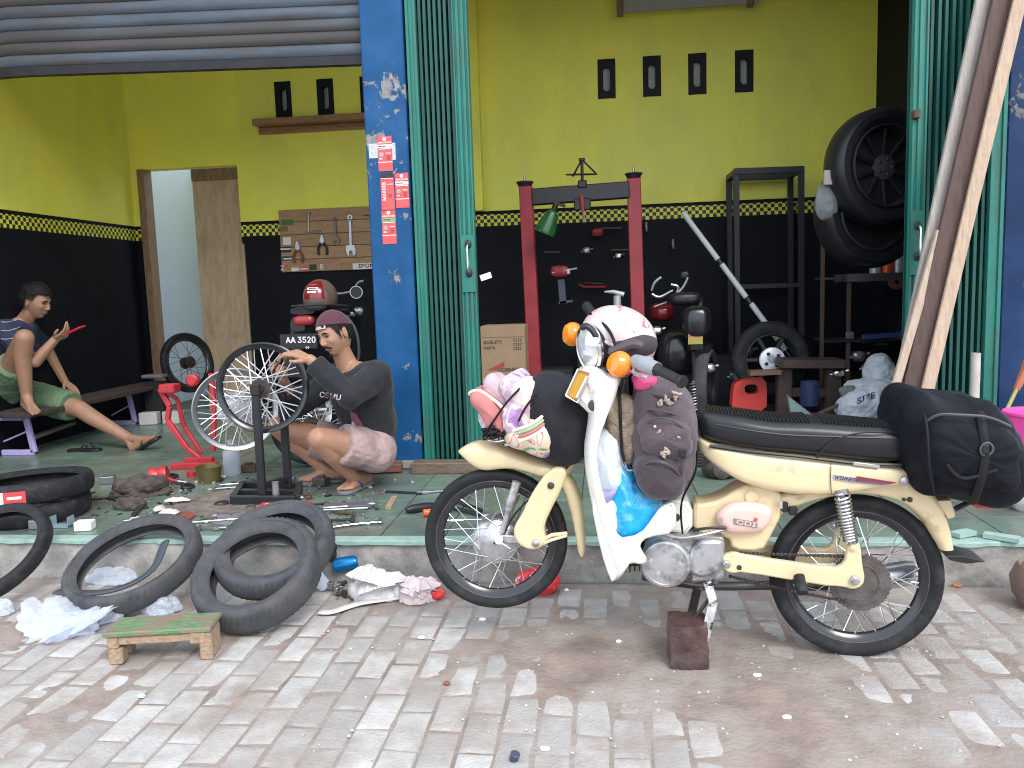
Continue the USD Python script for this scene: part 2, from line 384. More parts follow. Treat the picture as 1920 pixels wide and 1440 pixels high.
def paver(x, y):
    w, l = PW/2-GAP/2-rng.uniform(0, .0015), PL/2-GAP/2-rng.uniform(0, .002); b = 0.006
    tx, ty = rng.normal(0, .006, 2); z0 = rng.normal(0, .0011); rz = rng.normal(0, 0.008)
    ring = lambda s, z: V([[-w+s, -l+s*1.6, z], [-w+s*1.6, -l+s, z], [w-s*1.6, -l+s, z], [w-s, -l+s*1.6, z], [w-s, l-s*1.6, z], [w-s*1.6, l-s, z], [-w+s*1.6, l-s, z], [-w+s, l-s*1.6, z]])
    R = [ring(0.0003, -0.05), ring(0.0003, -.009), ring(.0035, -.0042), ring(.011, -.0014), ring(.024, 0)]
    jit = rng.normal(0, 0.0016, (8, 2))
    for r in R: r[:, :2] += jit
    m = loft(R); v = V(m.vertices)
    v[:, 2] += v[:, 0]*tx+v[:, 1]*ty*.6+z0
    v[:, :2] = v[:, :2]@V([[np.cos(rz), np.sin(rz)], [-np.sin(rz), np.cos(rz)]])
    return trimesh.Trimesh(v+V([x, y, 0]), m.faces, process=False)
vis = [c for c in cand if seen(c)]
vis.sort(key=lambda c: c[0]**2*.3+c[1]**2)
near = set(vis[:298]); rest = []
for c in cand:
    m = paver(*c)
    if c in near: obj('paver', m, pavm[rng.integers(5)], pav, smooth=25)
    elif abs(c[0]) < 6: rest.append(m)
obj('paver_field', cat(rest), pavm[1], pav, smooth=False, kind='stuff')
gx_, gy_ = np.meshgrid(np.arange(-3.6, 2.6, 0.014), np.arange(1.6, YS-0.003, 0.014), indexing='ij')
gz_ = mudlevel(gx_, gy_)
n0, n1 = gx_.shape; ii = np.arange(n0*n1).reshape(n0, n1)
q = np.stack([ii[:-1, :-1], ii[1:, :-1], ii[1:, 1:], ii[:-1, 1:]], -1).reshape(-1, 4)
mm = trimesh.Trimesh(np.stack([gx_, gy_, gz_], -1).reshape(-1, 3), np.vstack([q[:, [0, 1, 2]], q[:, [0, 2, 3]]]), process=False)
tag(obj('mud', mm, mud, '/World', smooth=True), 'brown mud smeared over the pavers and filling their joints', 'mud', kind='stuff')

# raised shop floor: concrete step, painted nosing, tiles
sl = thing('shop_floor', None, None, (0, YS, 0), kind='structure')
xs = np.linspace(-6.5, 4.5, 500); zs = np.array([-0.2, -0.01, 0.03, 0.07, 0.11, 0.145, ZF-0.022])
X, Z = np.meshgrid(xs, zs, indexing='ij')
Yf = YS+0.030*(meshkit.fbm(np.stack([X*5, Z*9, X*0], -1), 4, 5)-0.5)+0.01
face = np.stack([X, Yf, Z], -1); k0, k1 = X.shape
backv = np.stack([xs, np.full_like(xs, YS+0.30), np.full_like(xs, ZF-0.022)], -1)[:, None]
face = np.concatenate([face, backv], 1); k1 += 1
ii = np.arange(k0*k1).reshape(k0, k1); q = np.stack([ii[:-1, :-1], ii[1:, :-1], ii[1:, 1:], ii[:-1, 1:]], -1).reshape(-1, 4)
obj('step_face', trimesh.Trimesh(face.reshape(-1, 3), np.vstack([q[:, [0, 1, 2]], q[:, [0, 2, 3]]]), process=False), step_conc, sl, smooth=60)
# chipped nosing
nx = np.linspace(-6.5, 4.5, 900)
fr = YS-0.008+0.02*np.clip(meshkit.fbm(np.stack([nx*9, nx*0, nx*0], -1), 4, 2)-0.52, 0, 1)*2.2
lowz = ZF-0.020-0.010*meshkit.fbm(np.stack([nx*14, nx*0+4, nx*0], -1), 3, 6)
R4 = np.stack([np.stack([nx, fr+0.006, lowz], 1), np.stack([nx, fr, lowz+.004], 1), np.stack([nx, fr, np.full_like(nx, ZF-0.006)], 1), np.stack([nx, fr+.006, np.full_like(nx, ZF-0.001)], 1), np.stack([nx, np.full_like(nx, YS+.06), np.full_like(nx, ZF-0.001)], 1), np.stack([nx, np.full_like(nx, YS+.06), lowz], 1)], 1)
obj('step_edge', loft(R4), edge_paint, sl, smooth=40)
obj('tile_bed', box((-1, (YS+.055+8)/2, ZF-0.0605), (11, 8-YS-.055, 0.10)), grout, sl)
TS = 0.30
far_tiles = []; far_dark = []
oily = M('dark_floor_tile', (0.030, 0.033, 0.030), 0.45, var=.5, scale=5, col2=(.07, .085, .07), cover=.6, edge=.1, c2scale=4)  # one much darker colour for every tile inside the right bay
for j in range(14):
    for i in range(-22, 13):
        x, y = (i+.5)*TS-0.13, YS+0.064+(j+.5)*TS
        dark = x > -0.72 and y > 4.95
        t = box((x, y, ZF-0.006), (TS-.005, TS-.005, 0.012), 0.0015)
        v = V(t.vertices); v[:, 2] += rng.normal(0, .0006)+(v[:, 0]-x)*rng.normal(0, .003)+(v[:, 1]-y)*rng.normal(0, .003)
        t = trimesh.Trimesh(v, t.faces, process=False)
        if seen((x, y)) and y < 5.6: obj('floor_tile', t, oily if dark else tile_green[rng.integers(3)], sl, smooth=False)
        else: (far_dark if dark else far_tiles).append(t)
obj('dark_tile_field', cat(far_dark), oily, sl, smooth=False, kind='stuff')
obj('floor_tile_field', cat(far_tiles), tile_green[1], sl, smooth=False, kind='stuff')

# the building
bd = thing('workshop_building', 'yellow and black workshop building with two open bays', 'building', (-1, YG, ZF))
ZW, ZC = 1.87, 4.3
def wall_with_holes(x0, x1, z0, z1, y, holes, th=0.12):
    """A wall facing -y, with rectangular openings."""
    xs = sorted({x0, x1, *[h[0] for h in holes], *[h[1] for h in holes]}); zs = sorted({z0, z1, *[h[2] for h in holes], *[h[3] for h in holes]})
    out = []
    for a, b in zip(xs, xs[1:]):
        run = None
        for c, d in zip(zs, zs[1:]):
            if any(h[0] <= a and b <= h[1] and h[2] <= c and d <= h[3] for h in holes):
                if run: out.append(run); run = None
            else: run = (run[0], d) if run else (c, d)
            if run and d == zs[-1]: out.append(run); run = None
            if out and not isinstance(out[-1], trimesh.Trimesh):
                c0, d0 = out.pop(); out.append(box(((a+b)/2, y+th/2, (c0+d0)/2), (b-a, th, d0-c0)))
    return cat(out)
vents = []
def ph(px, py, y=YB): p = at(px, py, y); return p[0], p[2]
for pa, pb in (((514, 154), (545, 221)), ((593, 149), (625, 217)), ((674, 144), (706, 212)), ((1120, 112), (1155, 184)), ((1205, 106), (1240, 180)), ((1290, 101), (1327, 176)), ((1378, 95), (1413, 172))):
    a, b = ph(*pa), ph(*pb); vents.append((a[0], a[0]+0.155, b[1], a[1]))
door = (-4.36, -3.38, ZF, 2.53)
obj('back_wall', wall_with_holes(XL, XR, ZW+0.135, ZC, YB, vents+[(door[0], door[1], ZW+0.135, door[3])]), yellow, bd, smooth=False, label='upper wall painted yellow')
bb = []
for x0, x1 in ((XL, door[0]), (door[1], XR)):
    bb.append((x0, x1))
obj('wainscot', cat([box(((a+b)/2, YB+.06, (ZF+ZW)/2-.005), (b-a, .12, ZW-ZF+.01)) for a, b in bb]+[box(((a+b)/2, YB+.06, ZW+0.12), (b-a, .12, 0.03)) for a, b in bb]), blackpaint, bd, smooth=False, label='lower wall painted black')
obj('checker_band', cat([box(((a+b)/2, YB+.06, ZW+0.0525), (b-a, .12, 0.105)) for a, b in bb]), checker, bd, smooth=False, label='yellow and black checker band')
# left side wall
ylen = YB-3.9
obj('side_wall', box((XL-.06, (YB+3.9)/2, (ZW+.135+ZC)/2), (.12, ylen, ZC-ZW-.135)), yellow, bd, smooth=False)
obj('side_wainscot', cat([box((XL-.06, (YB+3.9)/2, (ZF+ZW)/2), (.12, ylen, ZW-ZF)), box((XL-.06, (YB+3.9)/2, ZW+.12), (.12, ylen, .03))]), blackpaint, bd, smooth=False)
obj('side_checker_band', box((XL-.06, (YB+3.9)/2, ZW+.0525), (.12, ylen, .105)), checker, bd, smooth=False)
obj('right_side_wall', box((XR+.09, (YB+5.2)/2, (ZF+ZC)/2), (.18, YB-5.2, ZC-ZF)), dirtyblack, bd, smooth=False, label='black side wall')
obj('ceiling', box(((XL+XR)/2, (YB+YG)/2+.3, ZC+.06), (XR-XL+.6, YB-YG+1.2, .12)), M('whitewashed_ceiling', (.74, .74, .72), .85, var=.05, scale=2), bd, smooth=False)
obj('pilaster', box((at(893, 300, YB-.03)[0], YB-.05, (ZW+.135+ZC)/2), (.11, .10, ZC-ZW-.135)), yellow, bd, smooth=False)
# vents: black surround frame proud of the wall with an eight sided slot backed by a pale grey panel
ventblk = M('black_vent_block', (0.006, 0.007, 0.010), 0.5, var=0.2, scale=20, spec=0.2)
slotpale = M('pale_grey_slot_back', (0.55, 0.58, 0.57), 0.8)
for i, (x0, x1, z0, z1) in enumerate(vents):
    cx, cz = (x0+x1)/2, (z0+z1)/2; hw, hh = (x1-x0)/2, (z1-z0)/2
    outer = V([(-hw, -hh), (hw, -hh), (hw, hh), (-hw, hh)]); sw, sh = hw*.40, hh*.62
    slot = V([(-sw*.5, -sh), (sw*.5, -sh), (sw, -sh*.78), (sw, sh*.78), (sw*.5, sh), (-sw*.5, sh), (-sw, sh*.78), (-sw, -sh*.78)])
    pl = Polygon(outer, [slot]); m = trimesh.creation.extrude_polygon(pl, 0.06, engine='earcut')
    m = place(m, V([[1, 0, 0], [0, 0, 1], [0, 1, 0]]).astype(float), (cx, YB-0.006, cz)); m.fix_normals()
    v = obj('vent', m, ventblk, bd, smooth=False)
    obj('vent_slot', box((cx, YB+.085, cz), (2*hw-.004, .01, 2*hh-.004)), slotpale, v, smooth=False)
# doorway: wooden jamb, pale wall behind, plywood leaf
jamb = wood('brown_jamb_wood', (0.25, 0.15, 0.085), (0.12, 0.07, 0.04), (4, 4, .6))
ply = wood('plywood', (0.50, 0.36, 0.22), (0.36, 0.25, 0.15), (3, 3, .8), scale=5)
obj('door_jamb', box((door[0]+.035, YB+.03, (door[2]+door[3])/2), (.07, .14, door[3]-door[2]), .004), jamb, bd)
obj('passage_wall', box(((door[0]+door[1])/2, YB+1.5, 1.3), (3.4, .05, 3.0)), curtain, bd, smooth=False, label='pale blue-white wall behind the doorway')
obj('passage_side_wall', box((door[0]-.25, YB+.8, 1.3), (.05, 1.35, 3.0)), curtain, bd, smooth=False)
obj('passage_floor', box(((door[0]+door[1])/2, YB+.8, ZF-.02), (1.6, 1.36, .04)), grout, bd, smooth=False)
obj('door_leaf', box((-3.62, YB+.05, (ZF+door[3])/2-.01), (.46, .035, door[3]-ZF-.03), .003), ply, bd, label='bare plywood door leaf')
obj('door_head_board', box((-3.62, YB+.028, door[3]-.07), (.46, .02, .11), .003), jamb, bd)
obj('door_stop', box((door[1]+.012, YB-.01, 1.0), (.025, .03, 1.6), .003), ply, bd)
# blue columns
c0, c1 = -1.40, -1.14
colm = box(((c0+c1)/2, YG+.15, (ZF+4.6)/2), (c1-c0, .30, 4.6-ZF), .008)
obj('column', colm, bluepaint, bd, label='chipped blue column with red stickers')
obj('column_foot', box(((c0+c1)/2, YG+.15, ZF+.03), (c1-c0+.012, .312, .06), .01), M('bare_grey_concrete', (.26, .25, .235), .9, var=.2, bump=.5, bscale=30), bd)
obj('column', box((2.41, YG+.15, (ZF+4.6)/2), (.36, .30, 4.6-ZF), .008), shaded_bluepaint, bd, label='blue column at the right end, its shade painted into the colour')
obj('left_end_column', box((XL-.05, 4.2, (ZF+4.6)/2), (.3, .5, 4.6-ZF)), bluepaint, bd, smooth=False)
obj('lintel', box((-1, YG+.16, 4.05), (7.6, .26, .8)), plaster, bd, smooth=False)
obj('upper_wall', box((-1, YG+.16, 5.6), (7.6, .26, 1.8)), plaster, bd, smooth=False)
# gate sill of old timber
oldwood = wood('old_dark_timber', (0.16, 0.115, 0.085), (0.07, 0.05, 0.04), (1, 4, 4))
obj('gate_sill', box((-0.93, YG-.09, ZF+.035), (.50, .12, .07), .006), oldwood, bd)
# ================================================================ shutter, folding gates, planks
shutter_m = [M(f'grey_blue_shutter_slat_{"abc"[i]}', c, 0.5, metal=0.15, var=0.3, scale=5, bump=0.1, bscale=30, col2=(0.05, 0.04, 0.035), cover=0.54, edge=0.16, c2scale=4, stretch=(.35, 1, 2.2)) for i, c in enumerate([(0.062, 0.084, 0.108), (0.052, 0.059, 0.068), (0.046, 0.042, 0.041)])]
sh = thing('roller_shutter', 'weathered grey blue steel roller shutter half rolled down over the left bay', 'shutter', (-2.9, YG+.10, 2.7))
zb_l, zb_r = 2.735, 2.665
for k in range(9):
    prof = V([(0, 0), (.012, .006), (.018, .030), (.016, .055), (.004, .074), (-.006, .066), (-.004, .006)])
    rings = []
    for x in np.linspace(-4.42, -1.405, 26):
        z0 = np.interp(x, [-4.42, -3.7, -1.4], [zb_l-.035, zb_l, zb_r])+.055+k*.074
        rings.append(np.stack([np.full(len(prof), x), YG+.10-prof[:, 0], z0+prof[:, 1]], 1))
    obj('slat', loft(rings), shutter_m[(k*2+(k > 3)) % 3], sh, smooth=50)
rings = []
for x in np.linspace(-4.42, -1.405, 20):
    z0 = np.interp(x, [-4.42, -3.7, -1.4], [zb_l-.035, zb_l, zb_r]); rings.append(V([[x, YG+.075, z0], [x, YG+.125, z0], [x, YG+.125, z0+.052], [x, YG+.075, z0+.052]]))
obj('bottom_rail', loft(rings), M('dark_rail_steel', (.028, .027, .03), .5, .6, var=.2), sh)

greenp = M('green_gate_paint', (0.013, 0.165, 0.125), 0.42, var=0.16, scale=8, bump=0.15, bscale=60, col2=(0.035, 0.12, 0.095), cover=0.56, edge=0.1, c2scale=9, stretch=(1.6, 1.6, .35))
green_recess = M('recess_shaded_gate_green', (0.006, 0.066, 0.052), 0.45, var=0.2, scale=8, stretch=(1.6, 1.6, .35))  # gate green again, darkened to paint in the shade between the folds
blackm = M('black_painted_steel', (0.012, 0.012, 0.014), 0.4, var=0.2, scale=12)
chrome = M('bright_steel', (0.72, 0.72, 0.73), 0.22, 1.0, var=0.06, scale=10)
steel = M('dull_steel', (0.42, 0.42, 0.43), 0.4, 1.0, var=0.15, scale=14)
def gate(x0, x1, label, leaves, stile_front, handle_x, group=None):
    t = thing('folding_gate', label, 'folding gate', ((x0+x1)/2, YG, ZF), group=group)
    z0, z1 = ZF+.015, 3.3
    def leaf(cx, w, y, ang, ribs, mat, name='leaf'):
        # a folded steel sheet with pressed ribs
        n = ribs*4+1; u = np.linspace(-w/2, w/2, n); d = V([0, .010, .010, 0]*ribs+[0])
        c, s = np.cos(ang), np.sin(ang)
        front = np.stack([cx+u*c-d*s*-1*0-d*-s*0, y+u*s-d], 1)
        back = np.stack([cx+u[::-1]*c, y+u[::-1]*s+.006], 1)
        o = np.vstack([front, back])
        rings = [np.column_stack([o, np.full(len(o), z)]) for z in (z0, z1)]
        return obj(name, loft(rings, caps=False), mat, t, smooth=False)
    w = (x1-x0)
    for i, (cx, lw, dy, ang, ribs, dark) in enumerate(leaves):
        leaf(x0+cx*w, lw, YG+dy, ang, ribs, green_recess if dark else greenp)
    return t, z0, z1
G, z0, z1 = gate(-1.135, -0.765, 'green folding steel gate stacked against the blue column', [], None, None)
def strip(t, x, w, y, mat, ribs=0, name='leaf', depth=.05):
    prof = [(x-w/2, y+depth), (x-w/2, y)]
    if ribs:
        for k in range(ribs):
            a = x-w/2+w*(k+.25)/ribs; b = x-w/2+w*(k+.75)/ribs
            prof += [(a, y), (a+.003, y+.012), (b-.003, y+.012), (b, y)]
    prof += [(x+w/2, y), (x+w/2, y+depth)]
    P = V(prof); rings = [np.column_stack([P, np.full(len(P), z)]) for z in (z0, z1)]
    return obj(name, loft(rings, caps=False), mat, t, smooth=False)
strip(G, -1.092, .060, YG-.005, greenp, 1, 'stile')
for k in range(7):
    strip(G, -1.043+k*.0305, .0165, YG+.02-.004*(k % 2), green_recess, 0, 'leaf', .16)
strip(G, -.799, .088, YG-.02, greenp, 3, 'stile', .05)
hp = at(887, 488, YG-.02)
obj('lock_plate', box((-.799, YG-.024, hp[2]-.02), (.082, .006, .34), .002), greenp, G)
def pull(t, x, zc, y):
    pts = [(x, y, zc+.085), (x, y-.03, zc+.075), (x, y-.036, zc), (x, y-.03, zc-.075), (x, y, zc-.085)]
    a = obj('handle', tube(spline(pts, 18), .006, 8), chrome, t)
    for z in (zc+.085, zc-.085): obj('handle_boss', blob((x, y, z), (.02, .012, .026), amp=0, sub=2), blackm, t)
pull(G, -.795, hp[2]+.01, YG-.027)
obj('gate_latch', box((-.772, YG+.02, at(893, 262, YG)[2]), (.03, .05, .04), .004), M('rusty_steel', (.10, .06, .04), .7, .4, var=.4, scale=40), G)
obj('latch_tab', bar(at(901, 522, YG-.01), at(921, 515, YG-.01), .003, .036, (0, 0, 1)), M('white_card', (.75, .75, .73), .6, var=.05), G, label='white card tied to the gate edge')
obj('gate_frame_mesh', box((-.95, YG+.20, 1.75), (.34, .01, 3.0)), green_recess, G)
Gr, z0, z1 = gate(1.735, 2.245, 'green folding steel gate behind the leaning planks', [], None, None)
strip(Gr, 1.762, .075, YG-.02, greenp, 2, 'stile', .05)
for k in range(9): strip(Gr, 1.83+k*.037, .016, YG+.02-.004*(k % 2), green_recess, 0, 'leaf', .16)
strip(Gr, 2.185, .075, YG-.01, greenp, 1, 'stile', .05)
obj('gate_frame_mesh', box((1.98, YG+.20, 1.75), (.42, .01, 3.0)), green_recess, Gr)
hp = at(1719, 452, YG-.02)
obj('lock_plate', box((1.762, YG-.024, hp[2]-.01), (.072, .006, .36), .002), greenp, Gr)
pull(Gr, 1.764, hp[2], YG-.027)
obj('gate_latch', box((1.735, YG-.03, at(1711, 217, YG)[2]), (.035, .05, .045), .004), M('rusty_steel', 0), Gr)

# leaning timber planks: each its own thing
plankm = [wood('pale_sawn_plank', (0.44, 0.335, 0.25), (0.30, 0.22, 0.16), (5, 5, .5)), wood('grey_sawn_plank', (0.38, 0.335, 0.30), (0.27, 0.23, 0.20), (5, 5, .5)), wood('dark_red_brown_plank', (0.085, 0.048, 0.038), (0.045, 0.027, 0.022), (5, 5, .5)), wood('tan_sawn_plank', (0.46, 0.33, 0.235), (0.33, 0.23, 0.16), (5, 5, .5))]
def plank(pb, yb, pt, yt, w, th, mat, label, twist=0.0):
    b = at(*pb, yb); t = at(*pt, yt); d = t-b
    b = b-d*((b[2]-ZF)/d[2]) if b[2] > ZF else b
    t = t+d*.12
    up = V([math.sin(twist), -math.cos(twist), 0.12])
    return solo('timber_plank', bar(b, t, w, th, up, .003), mat, label, 'plank', smooth=False)
plank((1678, 770), 4.55, (1842, 0), 4.72, .070, .026, plankm[1], 'greyish sawn plank, leftmost of the timbers leaning on the right gate', .1)
plank((1712, 745), 4.50, (1885, 0), 4.66, .135, .03, plankm[2], 'dark red-brown board leaning between two paler planks', .05)
plank((1738, 735), 4.46, (1912, 0), 4.60, .062, .028, plankm[3], 'tan sawn plank, rightmost of the timbers leaning on the right gate', -.1)
plank((1664, 775), 4.46, (1752, 470), 4.56, .045, .022, plankm[0], 'short pale lath in front of the leaning timbers', .25)

# ================================================================ on the back wall
shelfw = wood('orange_brown_shelf_wood', (0.36, 0.20, 0.10), (0.22, 0.115, 0.06), (.8, 5, 5))
a, b = at(481, 226, YB-.05), at(690, 216, YB-.05)
t = thing('wall_shelf', 'long orange-brown wooden shelf under the left wall vents', 'shelf', ((a[0]+b[0])/2, YB, a[2]))
obj('shelf_board', box(((a[0]+b[0])/2+.05, YB-.075, a[2]-.045), (b[0]-a[0]+.1, .14, .028), .003), shelfw, t)
obj('shelf_rail', box(((a[0]+b[0])/2+.05, YB-.012, a[2]-.092), (b[0]-a[0]+.1, .022, .060), .003), shelfw, t)
obj('front_rail', box(((a[0]+b[0])/2+.05, YB-.148, a[2]-.035), (b[0]-a[0]+.1, .016, .055), .003), shelfw, t)
# canopy box at the top
a, b = at(1165, 20, YB-.2), at(1420, 0, YB-.2)
t = thing('wall_panel', 'pale grey panel held on dark brackets high on the yellow wall', 'panel', (0.77, YB, a[2]))
obj('panel', box(((a[0]+b[0])/2+.02, YB-.14, a[2]+.085), (b[0]-a[0], .03, .17), .004), M('pale_grey_board', (.36, .37, .34), .7, var=.08), t)
for x in (a[0]-.01, b[0]-.05): obj('bracket', cat([box((x, YB-.07, a[2]+.10), (.05, .14, .04), .003), box((x, YB-.15, a[2]+.09), (.055, .035, .24), .003)]), jamb, t)

# tool board
tl = at(522, 394, YB-.03); br = at(527, 511, YB-.03); tr = at(697, 388, YB-.03)
bx0, bx1, bz1, bz0 = tl[0], tr[0]+.05, tl[2], br[2]
pinew = [wood(f'pine_board_{"ab"[i]}', c, d, (.7, 5, 6)) for i, (c, d) in enumerate([((.40, .245, .125), (.27, .155, .075)), ((.44, .27, .14), (.30, .18, .09))])]
t = thing('tool_board', 'wooden plank board with hanging spanners and stickers on the black wall', 'tool board', ((bx0+bx1)/2, YB, bz0))
hh = (bz1-bz0)/5
for k in range(5): obj('board', box(((bx0+bx1)/2, YB-.02, bz0+hh*(k+.5)), (bx1-bx0, .03, hh-.004), .003), pinew[k % 2], t)
stk = lambda n, c: M(n, c, .5, var=.06)
wht, blk, red, grn = stk('white_sticker', (.7, .7, .68)), stk('black_sticker', (.02, .02, .02)), stk('red_sticker', (.62, .055, .06)), stk('green_sticker', (.06, .16, .035))
def sticker(par, px0, py0, px1, py1, mat, y, name='sticker', th=.002):
    p0, p1 = at(px0, py0, y), at(px1, py1, y)
    return obj(name, box(((p0[0]+p1[0])/2, y, (p0[2]+p1[2])/2), (abs(p1[0]-p0[0]), th, abs(p1[2]-p0[2]))), mat, par, smooth=False)
ys = YB-.0365
def tx(par, s, px, py, h_px, y, mat, bold=False, width=None, right=(1, 0, 0), name='lettering'):
    p = at(px, py, y); return obj(name, text(s, h_px*ppm(y)*.98, p, right, (0, 0, 1), .0012, bold, width and width*ppm(y)), mat, par, smooth=False)
sticker(t, 527, 412, 550, 422, grn, ys); sticker(t, 524, 425, 540, 434, stk('olive_sticker', (.17, .17, .04)), ys)
sticker(t, 530, 445, 546, 459, wht, ys); sticker(t, 526, 463, 546, 473, blk, ys); sticker(t, 526, 466, 545, 468, wht, ys-.0015)
sticker(t, 529, 481, 549, 488, blk, ys); sticker(t, 531, 484, 548, 486, wht, ys-.0015)
tx(t, 'Z', 526, 507, 9, ys, wht, True); sticker(t, 533, 496, 539, 501, red, ys)
sticker(t, 546, 502, 560, 508, wht, ys); sticker(t, 562, 500, 577, 507, red, ys); sticker(t, 562, 503, 577, 505, wht, ys-.0015); sticker(t, 580, 496, 594, 506, blk, ys)
tx(t, '8', 599, 505, 10, ys, wht, True)
sticker(t, 608, 495, 632, 505, stk('faded_pink_sticker', (.42, .2, .16)), ys); tx(t, 'O', 637, 502, 6, ys, stk('olive_sticker', 0), True)
sticker(t, 661, 494, 697, 504, wht, ys); tx(t, 'IPON', 672, 502, 7, ys-.0015, blk, True, 30)
sticker(t, 682, 403, 692, 405, blk, ys)
# hanging tools, each its own thing
def spanner(px, py0, py1, wpx, label, ring=False, mat=None):
    a, b = at(px, py0, ys-.012), at(px+2, py1, ys-.012); w = wpx*ppm(YB)
    parts = [bar(a, b-(b-a)*.22, w*.45, .008, (0, -1, 0), .002)]
    c = b-(b-a)*.14
    jaw = trimesh.creation.extrude_polygon(Polygon([(-.9, .9), (-1.05, -.1), (-.75, -1), (-.35, -1.2), (-.35, -.2), (.35, -.2), (.45, -1.3), (1, -.8), (1.05, .1), (.8, .9)]), .011, engine='earcut'); jaw.apply_scale([w*.75, w*.8, 1])
    parts.append(place(jaw, V([[1, 0, 0], [0, 0, 1], [0, 1, 0]]).astype(float), c-V([0, .005, 0])))
    parts.append(lathe([(w*.22, -.004), (w*.45, -.004), (w*.45, .004), (w*.22, .004)], a, (0, 1, 0), 14, True))
    parts[1].fix_normals()
    return solo('spanner', cat(parts), mat or steel, label, 'spanner')
spanner(656, 408, 478, 12, 'large adjustable spanner hanging at the right of the tool board')
spanner(628, 410, 456, 9, 'small dark spanner hanging left of the large adjustable one', mat=M('dark_tool_steel', (.16, .13, .11), .45, .8, var=.3))
def pliers(px, py0, py1, wpx, label, hm, hm2=None):
    a, m_, b = at(px, py0, ys-.015), at(px, py0+(py1-py0)*.4, ys-.015), at(px, py1, ys-.015); w = wpx*ppm(YB); s = ppm(YB)
    t = thing('pliers', label, 'pliers', (m_[0], YB-.04, b[2]))
    obj('jaws', cat([slab([(m_[0]-w*.3, m_[2]-.01), (m_[0]-w*.12, a[2]), (m_[0]+w*.12, a[2]), (m_[0]+w*.3, m_[2]-.01)], ys-.02, ys-.008, .002)]), steel, t)
    for k, sg in enumerate((-1, 1)):
        obj('grip', tube(spline([(m_[0]+sg*w*.12, ys-.014, m_[2]), (m_[0]+sg*w*.42, ys-.014, (m_[2]+b[2])/2), (m_[0]+sg*w*.38, ys-.014, b[2])], 10), w*.12, 8), hm, t)
    return t
pliers(558, 452, 492, 20, 'small pliers with red handles hanging on the tool board', M('red_grip', (.25, .05, .03), .5))
pliers(604, 440, 478, 20, 'wide black-handled pliers hanging in the middle of the tool board', blackm)
a = at(578, 400, ys-.01); c = at(578, 434, ys-.01)
solo('tee_wrench', cat([tube([a, c], .009, 8), tube([c-V([.03, 0, 0]), c+V([.12, 0, 0])], .007, 8), tube([a+V([-.02, 0, 0]), a+V([.02, 0, 0])], .008, 8)]), steel, 'steel tee wrench hanging upper left of the tool board', 'wrench')

# stickers on the blue column
ysk = YG-.0015
def red_sticker(px0, py0, px1, py1, label, bandm, style=0):
    p0, p1 = at(px0, py0, ysk), at(px1, py1, ysk); w, h = p1[0]-p0[0], p0[2]-p1[2]
    t = thing('red_sticker', label, 'sticker', ((p0[0]+p1[0])/2, YG, p1[2]), group=None)
    cx = (p0[0]+p1[0])/2
    redm = M('faded_red_paper', (0.60, 0.085, 0.085), .55, var=.08, scale=30)
    obj('paper', box((cx, ysk, p1[2]+h/2), (w, .0016, h)), redm, t, smooth=False)
    def band(f0, f1, m, x0=0.03, x1=.97, dy=.0014): obj('print_band', box((p0[0]+w*(x0+x1)/2, ysk-dy, p0[2]-h*(f0+f1)/2), (w*(x1-x0), .0008, h*(f1-f0))), m, t, smooth=False)
    if style == 0:
        obj('emblem', lathe([(0, -.0004), (w*.13, -.0004), (w*.13, .0004), (0, .0004)], (cx, ysk-.0014, p0[2]-h*.085), (0, 1, 0), 14), wht, t, smooth=False)
        obj('lettering', text('MAXXIS', h*.045, (p0[0]+w*.05, ysk-.0012, p0[2]-h*.205), (1, 0, 0), (0, 0, 1), .001, True, w*.9), wht, t, smooth=False)
        band(.24, .335, bandm, 0, 1); band(.275, .30, blk, .05, .6, .002); band(.355, .375, wht, .08, .95)
        obj('emblem', lathe([(0, -.0004), (w*.17, -.0004), (w*.17, .0004), (0, .0004)], (p0[0]+w*.25, ysk-.0014, p0[2]-h*.52), (0, 1, 0), 14), M('grey_print', (.42, .3, .3), .5), t, smooth=False)
        band(.48, .50, wht, .55, .9); band(.63, .66, wht, .1, .3); band(.55, .68, M('dark_red_print', (.38, .05, .05), .5), .6, .85); band(.735, .755, wht, .0, 1)
    else:
        obj('lettering', text('MAXXIS', w*.24, (p0[0]+w*.36, ysk-.0012, p1[2]+h*.30), (0, 0, 1), (-1, 0, 0), .001, True, h*.55), wht, t, smooth=False)
        band(.015, .03, wht, .05, .95); band(.19, .21, wht, .5, .95); band(.215, .225, blk, .5, .95); band(.5, .6, M('dark_red_print', 0), .55, .8)
    return t
sticker_group = None
sk = thing('torn_sticker', 'torn whitish sticker remains behind the top red sticker', 'sticker', tuple(at(716, 298, YG)))
for q, w_ in ((at(700, 283, YG-.0004), (.055, .0008, .085)), (at(737, 284, YG-.0004), (.03, .0008, .10))): obj('paper', box(tuple(q), w_), M('torn_paper', (.45, .47, .5), .7, var=.3, scale=60), sk, smooth=False)
red_sticker(707, 256, 737, 320, 'topmost red label with white band on the blue column', wht)
red_sticker(713, 334, 741, 394, 'red label with sideways white lettering on the blue column', wht, 1)
red_sticker(740, 325, 768, 389, 'red label with white band, right of the sideways one on the blue column', wht)
red_sticker(715, 394, 744, 457, 'lowest red label with a green band on the blue column', M('green_print', (.13, .42, .14), .5))
sticker(thing('black_sticker', 'small black sticker between two red labels on the blue column', 'sticker', tuple(at(726, 330, YG))), 714, 325, 737, 333, blk, ysk, 'paper')
